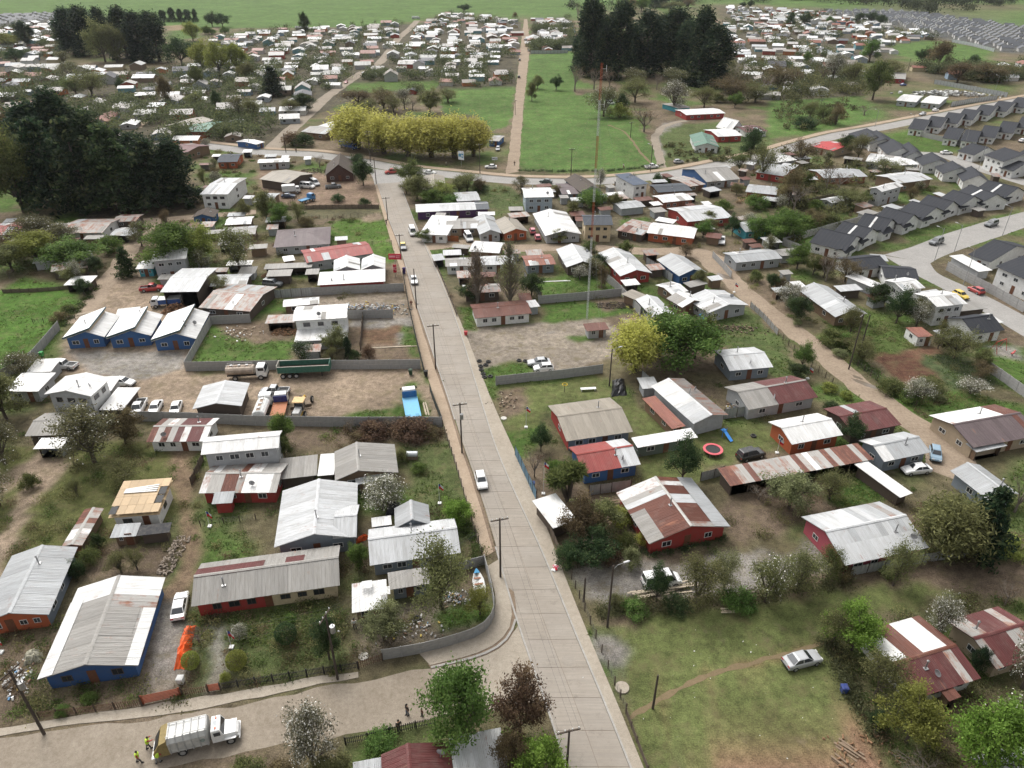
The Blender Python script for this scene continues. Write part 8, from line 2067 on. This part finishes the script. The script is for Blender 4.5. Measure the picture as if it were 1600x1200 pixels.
ZF = [
 ([(0,42),(92,36),(100,104),(310,108),(330,60),(470,46),(635,38),(635,52),(605,88),(550,118),(475,176),(425,220),(330,222),(255,226),(200,228),(-40,228),(-40,60)], .15, 16.5, 19, 'left-hand far settlement'),
 ([(655,38),(700,22),(812,34),(812,60),(806,100),(798,138),(690,140),(655,152),(560,128),(608,98),(622,72)], .05, 15.5, 17.5, 'central far settlement'),
 ([(832,32),(890,30),(900,55),(893,82),(830,82)], 0.0, 13, 13, 'far cluster right of the dirt road'),
 ([(1140,12),(1290,20),(1400,42),(1480,62),(1390,72),(1400,88),(1340,100),(1350,140),(1200,156),(1145,85),(1130,30)], -.2, 15.5, 17.5, 'right-hand far settlement'),
 ([(1430,110),(1545,108),(1640,95),(1640,118),(1560,130),(1470,126)], -.2, 15, 16, 'houses below the far pasture'),
]
ZDARK = [([(1288,19),(1400,19),(1520,34),(1640,52),(1640,84),(1560,80),(1480,60),(1400,40),(1300,26)], -.35, 10.5, 17, 'distant dark-roofed estate'), ([(-60,30),(60,24),(98,22),(98,32),(40,40),(-60,48)], .15, 11, 17, 'distant estate at left field edge')]
cand = []
rr = random.Random(42)
houses_xy = [(f[0], f[1]) for f in FOOT]; trees_xy = []
def gen(zones, dark):
    for pts, rot, sx, sy, zn in zones:
        P = poly_ground(pts); c = P.mean(0); R_ = np.abs(P - c).max() * 1.5
        n1, n2 = int(R_ / sx) + 1, int(R_ / sy) + 1; cr, sr = math.cos(rot), math.sin(rot); XY = []
        for i in range(-n1, n1 + 1):
            for j in range(-n2, n2 + 1):
                u, v = i * sx + (0 if dark else rr.gauss(0, sx * .16)), j * sy + (0 if dark else rr.gauss(0, sy * .14))
                XY.append((c[0] + u * cr - v * sr, c[1] + u * sr + v * cr))
        XY = np.array(XY); m_ = inside(P, XY[:, 0], XY[:, 1])
        if not dark:
            for Q in FORBID: m_ &= ~inside(Q, XY[:, 0], XY[:, 1])
        for (x, y) in XY[m_]:
            if not dark and (rr.random() < .10 or any((x - a) ** 2 + (y - b_) ** 2 < 130 for a, b_ in houses_xy)): continue
            cand.append((y, x, rot + (rr.gauss(0, .08) + rr.choice((0, 0, math.pi / 2)) if not dark else rr.choice((math.pi / 2, math.pi / 2, 0))), zn, dark))
gen(ZF, False); gen(ZDARK, True)
cand.sort()
WALLS = [(.55,.54,.52),(.5,.48,.44),(.30,.07,.05),(.42,.16,.07),(.30,.33,.36),(.22,.30,.38),(.20,.15,.11),(.45,.38,.24),(.6,.6,.58),(.16,.30,.33),(.35,.35,.34)]
WNAME = ['white','pale','red','orange','grey','blue-grey','brown','cream','white','teal','grey']
ROOFS = [((.72,.72,.71),'white'),((.40,.38,.36),'grey'),((.30,.27,.24),'grey'),((.62,.62,.61),'pale'),((.46,.47,.48),'zinc'),((.42,.42,.40),'zinc'),((.42,.40,.38),'grey'),((.24,.10,.07),'rusty'),((.40,.39,.37),'grey'),((.10,.10,.11),'dark'),((.70,.71,.71),'pale')]
NIND = 170; rest = {}
for k, (y, x, rz, zn, dark) in enumerate(cand):
    V_ = FARD if dark else FARV[rr.randrange(6)]; wi = rr.randrange(len(WALLS)); rc, rn = ROOFS[rr.randrange(len(ROOFS))]
    if dark: wi, rc, rn = 0, (.085, .09, .10), 'dark'
    s = rr.uniform(.78, 1.15) if not dark else 1
    if k < NIND:
        rt = ob('house', None, None, (x, y, 0), rz, (s, s, s * rr.choice((1, 1, 1, 1.35)) if not dark else s))
        ob('wall', V_[2], rt, (0, 0, 0), 0, None, WALLS[wi]); ob('roof', V_[3], rt, (0, 0, 0), 0, None, rc)
        if y < 420:
            for (wx_, wy_, wz_, wr_) in V_[4]:
                w_ = ob('window', WM['w' if wi % 2 else 'd'], rt, (wx_, wy_, wz_), wr_); ob('pane', WM['p'], w_)
        tag(rt, 'small %s house with %s roof in %s' % (WNAME[wi], rn, zn), 'house', 'far houses of the settlement')
    else:
        rest.setdefault(dark, []).append((V_, Matrix.Translation((x, y, 0)) @ Matrix.Rotation(rz, 4, 'Z') @ Matrix.Scale(s, 4), WALLS[wi], rc))
for dark, lst in rest.items():
    v = []; f = []; mi = []; mats = []; mk = {}
    def mslot(c, roof):
        key = (round(c[0], 2), round(c[1], 2), roof)
        if key not in mk: mk[key] = len(mats); mats.append(flat('far_%d_%d' % (len(mk), int(dark)), c, .7 if not roof else .5, .0))
        return mk[key]
    for V_, M_, wc, rc in lst:
        for mb_, c, roof in ((V_[0], wc, 0), (V_[1], rc, 1)):
            o_ = len(v); v.extend([tuple(M_ @ Vector(p)) for p in mb_.v]); f.extend([tuple(i + o_ for i in q) for q in mb_.f]); mi.extend([mslot(c, roof)] * len(mb_.f))
    me_ = bpy.data.meshes.new('distant_houses'); me_.from_pydata(v, [], f)
    for m_ in mats: me_.materials.append(m_)
    me_.polygons.foreach_set('material_index', mi)
    stuff(ob('distant_houses', me_), 'mass of tiny distant %s houses' % ('dark-roofed estate' if dark else 'settlement'), 'houses')

do_trees(); do_poles()
# tree masses and scrub far away and between the far houses: too many and too small to count
def scatter(name, label, cat, spots, kinds, seed):
    r = random.Random(seed); CV = []; RV = []; 
    for (x, y, w, h) in spots:
        kd = r.choice(kinds); n = max(40, int(min(260, 20 * w))); rng = np.random.RandomState(r.randrange(10 ** 6))
        p = rng.normal(size=(n, 3)) * np.array([w * .24, w * .24, h * .22]); p[:, 2] = np.abs(p[:, 2] + h * .55); b0 = r.uniform(.25, .75)
        CV.append(p + np.array([x, y, 0])); RV.append(np.clip(b0 + rng.normal(size=n) * .15, 0, 1))
    C_ = np.concatenate(CV); n = len(C_); rng = np.random.RandomState(seed)
    me_ = quads_mesh(name, C_, rng.uniform(.5, 1.0, n) * np.concatenate([np.full(len(c), max(.50, .075 * q[2])) for c, q in zip(CV, spots)]), np.concatenate(RV), [LEAF], None, seed)
    return me_
rs = random.Random(9)
def spots_in(pts, n, w0, w1, h0, h1, forbid=True):
    P = poly_ground(pts); x0, y0 = P.min(0); x1, y1 = P.max(0); out_ = []
    t = 0
    while len(out_) < n and t < n * 30:
        t += 1
        # even over the picture: choose a pixel in the zone
        px_ = rs.uniform(min(p[0] for p in pts), max(p[0] for p in pts)); py_ = rs.uniform(min(p[1] for p in pts), max(p[1] for p in pts))
        g = G(px_, py_)
        if not inside(P, np.array([g.x]), np.array([g.y]))[0]: continue
        if forbid and any(inside(Q, np.array([g.x]), np.array([g.y]))[0] for Q in FORBID): continue
        if any((g.x - f[0]) ** 2 + (g.y - f[1]) ** 2 < (min(f[3], f[4]) + 1.0) ** 2 for f in FOOT): continue
        if forbid and vnoise(np.array([g.x]), np.array([g.y]), 32, 5)[0] < .45: continue
        out_.append((g.x, g.y, rs.uniform(w0, w1), rs.uniform(h0, h1)))
    return out_
sp = []
for z in ZF: sp += spots_in(z[0], 1000 if z[4].startswith('left') else 330, 3, 9, 3, 8)
stuff(ob('garden_trees', scatter('garden_trees', '', '', sp, ['r'], 3), None, (0, 0, 0), 0, None, (.075, .085, .042)), 'small garden trees and scrub among the far houses', 'trees')
sp = spots_in([(1000,-4),(1340,-8),(1640,-8),(1640,12),(1480,8),(1430,14),(1340,8),(1200,4),(1020,8)], 150, 12, 26, 8, 18, False) + spots_in([(1400,10),(1520,12),(1530,26),(1440,24)], 16, 12, 22, 8, 20, False) + spots_in([(885,8),(1010,2),(1060,12),(1000,22),(900,26)], 14, 8, 16, 6, 12, False)
stuff(ob('far_wood', scatter('far_wood', '', '', sp, ['r'], 4), None, (0, 0, 0), 0, None, (.042, .054, .030)), 'dark band of distant trees along the top right horizon', 'trees')
sp = spots_in([(1130,95),(1330,110),(1360,150),(1250,160),(1200,158),(1150,165),(1120,140)], 190, 4, 9, 3.5, 7, False) + spots_in([(1210,165),(1330,160),(1340,185),(1260,205),(1215,205)], 60, 2.5, 5, 1.5, 4, False) + spots_in([(1205,235),(1300,240),(1420,270),(1370,310),(1230,300)], 50, 2, 5, 1.2, 4, False) + spots_in([(1200,290),(1330,300),(1320,350),(1240,385),(1190,360)], 50, 2, 4.5, 1.2, 3, False) + spots_in([(1030,225),(1120,235),(1200,230),(1190,250),(1050,258)], 50, 1.5, 4, .8, 2, False)
stuff(ob('scrub', scatter('scrub', '', '', sp, ['r'], 5), None, (0, 0, 0), 0, None, (.085, .085, .040)), 'rough scrub on the open right-hand plots', 'scrub')

# small sheds and lean-tos in the back yards
rq = random.Random(5); SHEDS = 0
for (cx, cy, rz, hx, hy) in list(FOOT) * 3:
    p0 = PX((cx, cy, 0))
    if not (255 < p0[1] < 560 and -20 < p0[0] < 1620) or hx * hy < 8 or (p0[0] > 1255 and p0[1] < 430 and rq.random() < .8): continue
    for _ in range(14):
        a = rq.uniform(0, 6.28); d = rq.uniform(4.5, 10.5); L_, D = rq.uniform(2.6, 7), rq.uniform(2.2, 4.2)
        x, y = cx + math.cos(a) * (d + hx * .3), cy + math.sin(a) * (d + hy * .3); R_ = max(L_, D) * .55
        if any(abs((x - f[0]) * math.cos(f[2]) + (y - f[1]) * math.sin(f[2])) < f[3] + R_ and abs(-(x - f[0]) * math.sin(f[2]) + (y - f[1]) * math.cos(f[2])) < f[4] + R_ for f in FOOT): continue
        ring = (np.array([x, x + R_ + 1, x - R_ - 1, x, x]), np.array([y, y, y, y + R_ + 1, y - R_ - 1]))
        if any(inside(Q, *ring).any() for Q in ROADPOLY) or any(inside(poly_ground(p), *ring).any() for p, c in ZONES if c not in ((0.135,0.115,0.075),(0.12,0.11,0.065),(0.075,0.110,0.035),FARTOWN)): continue
        if p0[0] < 0 or 715 < p0[0] < 965 and 490 < p0[1] < 600: continue
        k = round(rz / (math.pi / 2)); an = rz - k * math.pi / 2; u = Vector((math.cos(an), math.sin(an), 0)); n = Vector((-u.y, u.x, 0)); c = Vector((x, y, 0)); hh = rq.uniform(1.8, 2.2)
        q = [c - u * L_ / 2 - n * D / 2, c + u * L_ / 2 - n * D / 2, c + u * L_ / 2 + n * D / 2]
        pq = [PX((v.x, v.y, hh)) for v in q[:2]]; rf = rq.choice(['grey', 'zinc', 'white', 'mix', 'old', 'rust', 'pale', 'grey']); wl = rq.choice(['dwood', 'wood', 'zinc', 'grey', 'dwood'])
        pm = PX(c); lb = rel_label({'grey': 'small grey', 'zinc': 'small zinc', 'white': 'small white', 'mix': 'patchy rusty', 'old': 'weathered grey', 'rust': 'small rusty', 'pale': 'small pale'}[rf] + '-roofed shed', pm[0], pm[1])
        H(lb, pq[0], pq[1], D, hh / .84, 'x', rf, wl, rtype='mono', rise=.2, kind='shed', cat='shed', win=0, open_near=rq.random() < .35, sheets=False, chim=False, dish=False); REFS.pop()
        SHEDS += 1; break
# plot fences behind the middle-distance houses
for lab, px_, py_ in list(REFS):
    if not (262 < py_ < 545 and 300 < px_ < 1500) or len(lab.split()) > 9 or (700 < px_ < 965 and py_ > 465) or 'blue white-roofed' in lab: continue
    f = min(FOOT, key=lambda f: (PX((f[0], f[1], 1.5))[0] - px_) ** 2 + (PX((f[0], f[1], 1.5))[1] - py_) ** 2)
    k = round(f[2] / (math.pi / 2)); an = f[2] - k * math.pi / 2; hx, hy = (f[3], f[4]) if k % 2 == 0 else (f[4], f[3]); hx += rq.uniform(2.2, 4.5); hy += rq.uniform(2.5, 5.5); s_ = rq.choice((-1, 1))
    P = [(-s_ * hx, hy), (s_ * hx, hy), (s_ * hx, -hy)]; P = [Vector((f[0] + a * math.cos(an) - b_ * math.sin(an), f[1] + a * math.sin(an) + b_ * math.cos(an), 0)) for a, b_ in P]
    smp = [P[i].lerp(P[i + 1], t / 8) for i in (0, 1) for t in range(9)]; sx_ = np.array([p.x for p in smp]); sy_ = np.array([p.y for p in smp])
    if any(inside(Q, sx_, sy_).any() for Q in ROADPOLY) or any(((np.abs((sx_ - q[0]) * math.cos(q[2]) + (sy_ - q[1]) * math.sin(q[2])) < q[3] + .3) & (np.abs(-(sx_ - q[0]) * math.sin(q[2]) + (sy_ - q[1]) * math.cos(q[2])) < q[4] + .3)).any() for q in FOOT): continue
    kd = rq.choice(['wood', 'wood', 'zinc', 'grey', 'wire']); F({'wood': 'dark board fence', 'zinc': 'zinc sheet fence', 'grey': 'grey board fence', 'wire': 'thin wire fence'}[kd] + ' behind the ' + lab, [PX(p) for p in P], kd, rq.uniform(1.3, 1.9), 2.4)
# undergrowth between the nearer houses
CLEAR = ROADPOLY + [poly_ground([(1345,550),(1415,545),(1475,535),(1500,610),(1400,615)])] + [poly_ground(p) for p, c in ZONES if c in (DIRT, GRAVEL, FIELD, LAWN, SOIL)] + [poly_ground(p) for p in ([(715,545),(722,515),(850,502),(930,494),(962,512),(955,560),(905,580),(840,592),(770,590),(745,578)], [(400,255),(590,280),(594,345),(612,405),(585,405),(570,345),(400,325)], [(640,500),(690,655),(230,655),(100,590),(110,500),(330,500),(540,505)], [(-20,440),(130,450),(100,520),(-20,600)])]
def yard_spots(pts, n, *a):
    out_ = []
    for s in spots_in(pts, int(n * 1.6), *a, False):
        if not any(inside(Q, np.array([s[0]]), np.array([s[1]]))[0] for Q in CLEAR): out_.append(s)
    return out_[:n]
YZ = [[(630,290),(1190,285),(1250,400),(1000,480),(690,470)], [(0,345),(590,342),(620,450),(400,500),(130,470),(0,440)], [(1110,390),(1340,400),(1560,600),(1480,690),(1180,470)], [(310,220),(600,250),(590,350),(320,340)], [(0,600),(310,660),(310,860),(0,900)], [(440,660),(700,665),(760,900),(560,1040),(280,960)], [(800,600),(1000,590),(1420,600),(1600,780),(1600,880),(1300,890),(900,900)], [(1200,230),(1500,300),(1300,400),(1160,300)], [(1280,980),(1600,900),(1600,1200),(1380,1200)], [(0,960),(560,960),(560,1070),(0,1120)]]
def under(label, n, w0, w1, h0, h1, col, seed, lo, hi):
    CV = []; RV = []; SV = []; rg = np.random.RandomState(seed); r = random.Random(seed)
    for z in YZ:
        for x, y, w, h in yard_spots(z, n, w0, w1, h0, h1):
            k = int(90 * w); p = rg.normal(size=(k, 3)) * np.array([w * .26, w * .26, h * .28]); p[:, 2] = np.abs(p[:, 2]) + .04
            CV.append(p + np.array([x, y, 0])); RV.append(np.clip(r.uniform(.25, .8) + rg.normal(size=k) * .15, 0, 1)); SV.append(rg.uniform(lo, hi, k) * max(1, y / 150))
    C2 = np.concatenate(CV); stuff(ob('undergrowth', quads_mesh('undergrowth', C2, np.concatenate(SV), np.concatenate(RV), [LEAF], None, seed), None, (0, 0, 0), 0, None, col), label, 'shrubs')
under('green weeds and low shrubs in the yards', 36, 1.0, 2.6, .4, 1.3, (.085, .120, .036), 51, .06, .13)
under('olive garden shrubs in the yards', 34, 1.2, 3.4, .8, 2.4, (.125, .118, .055), 52, .06, .14)
under('brown twiggy scrub in the yards', 24, 1.0, 3.0, .5, 1.8, (.125, .090, .058), 53, .05, .12)
rs.seed(77); kinds_ = [('sparse', 'ol'), ('blossom', 'bl'), ('sparse', 'br'), ('round', 'og'), ('round', 'ol'), ('bare', 'rb'), ('round', 'dg'), ('blossom', 'wt')]
for z, n in ((YZ[0], 26), (YZ[1], 14), (YZ[2], 12), (YZ[3], 10), (YZ[7], 12)):
    for x, y, w, h in yard_spots(z, n, 3.2, 6.0, 3.0, 5.5):
        p = PX((x, y, 0)); kd, c = rs.choice(kinds_); T(kd, p[0], p[1], w * scale_at(p[1]), p[1] - PX((x, y, h))[1], c)
# ------------------------------------------------------------------ weeds and tall grass on the near plots
rng = np.random.RandomState(21)
XX, YY = X.ravel(), Y.ravel(); gsel = np.where((GREEN.ravel() > 1.20) & (YY > 55) & (YY < 250) & (np.abs(XX) < 150))[0]
prob = 1.0 / np.maximum(40, YY[gsel]) ; prob /= prob.sum()
pick = rng.choice(gsel, 36000, p=prob)
wx_ = XX[pick] + rng.uniform(-.5, .5, len(pick)); wy_ = YY[pick] + rng.uniform(-.5, .5, len(pick))
ok = np.ones(len(pick), bool)
for (cx, cy, rz, hx, hy) in FOOT:
    dx, dy = wx_ - cx, wy_ - cy; lx = dx * math.cos(rz) + dy * math.sin(rz); ly = -dx * math.sin(rz) + dy * math.cos(rz)
    ok &= ~((np.abs(lx) < hx - .2) & (np.abs(ly) < hy - .2))
for Q in ROADPOLY: ok &= ~inside(Q, wx_, wy_)
wx_, wy_ = wx_[ok], wy_[ok]
pt = vnoise(wx_, wy_, 4.0, 33); keep = pt + rng.uniform(-.2, .2, len(pt)) > .42; wx_, wy_, pt = wx_[keep], wy_[keep], pt[keep]
c_ = np.stack([np.repeat(wx_, 3), np.repeat(wy_, 3), np.zeros(len(wx_) * 3)], 1) + rng.normal(size=(len(wx_) * 3, 3)) * np.array([.16, .16, .0]); c_[:, 2] = rng.uniform(.02, .16, len(c_))
stuff(ob('weeds', quads_mesh('weeds', c_, rng.uniform(.07, .20, len(c_)), np.clip(np.repeat(pt, 3) + rng.normal(size=len(c_)) * .15, 0, 1), [LEAF], None, 8, 1.0, .2), None, (0, 0, 0), 0, None, (.075, .115, .032)), 'weeds and tall grass on the plots', 'grass')
# low shrub rows that read as one mass
def row(label, pts, n, w, h, col, seed):
    L_ = ground_line(pts, n); r = random.Random(seed); sp = [(p.x + r.gauss(0, .4), p.y + r.gauss(0, .4), w * r.uniform(.7, 1.3), h * r.uniform(.7, 1.2)) for p in L_]
    CV = []; RV = []; rg = np.random.RandomState(seed)
    for x, y, w_, h_ in sp:
        k = 170; p = rg.normal(size=(k, 3)) * np.array([w_ * .3, w_ * .3, h_ * .3]); p[:, 2] = np.abs(p[:, 2]) + .05; CV.append(p + np.array([x, y, 0])); RV.append(np.clip(r.uniform(.25, .75) + rg.normal(size=k) * .15, 0, 1))
    C2 = np.concatenate(CV); return stuff(ob('hedge', quads_mesh('hedge', C2, rg.uniform(.06, .16, len(C2)), np.concatenate(RV), [LEAF], None, seed), None, (0, 0, 0), 0, None, col), label, 'hedge')
row('green hedge beside dug garden plot', [(1335,560),(1370,592),(1400,616),(1425,630)], 26, 1.6, 1.5, (.085,.125,.04), 1)
row('scrubby hedge along gravel parking', [(930,955),(1000,950),(1080,945),(1160,938),(1260,920),(1330,905)], 60, 2.2, 2.1, (.110,.118,.058), 2)
row('dry brown shrub row below yard wall', [(540,675),(600,677),(690,678)], 26, 1.8, 1.4, (.10,.07,.05), 3)
row('dark hedge at field edge', [(812,267),(880,268),(960,267),(1035,259)], 34, 1.4, .9, (.04,.065,.028), 4)
row('shrub row behind rusty house at lawn', [(1290,1000),(1310,1040),(1330,1080),(1350,1120),(1380,1150)], 24, 1.8, 1.3, (.075,.08,.04), 6)
row('cabbage plants in dug garden', [(1470,560),(1500,578),(1540,600)], 22, 2.2, .5, (.10,.13,.07), 7)
row('weeds along left field wall', [(94,512),(125,480),(150,450)], 18, 1.6, .8, (.06,.09,.03), 8)
row('low hedge below pale T-roofed house', [(726,800),(740,850),(748,880)], 14, 1.2, .8, (.08,.11,.035), 9)
row('flower bushes before patched red house', [(1010,862),(1060,858),(1130,838)], 18, 1.3, .9, (.07,.09,.04), 10)

# ------------------------------------------------------------------ air
mb = MB(); mb.box(-6200, 6200, -400, 9300, -1.0, HC + 6)
hm = bpy.data.materials.new('haze'); hm.use_nodes = True; nt = hm.node_tree; nt.nodes.clear()
o_ = nt.nodes.new("ShaderNodeOutputMaterial"); pv = nt.nodes.new("ShaderNodeVolumePrincipled")
pv.inputs['Color'].default_value = (.80, .84, .88, 1); pv.inputs['Density'].default_value = 0.00004; pv.inputs['Anisotropy'].default_value = .3
nt.links.new(pv.outputs[0], o_.inputs['Volume'])
if HAZE: stuff(ob('haze', mb.mesh('haze', hm)), 'thin pale haze over the town', 'haze')
finish_labels()
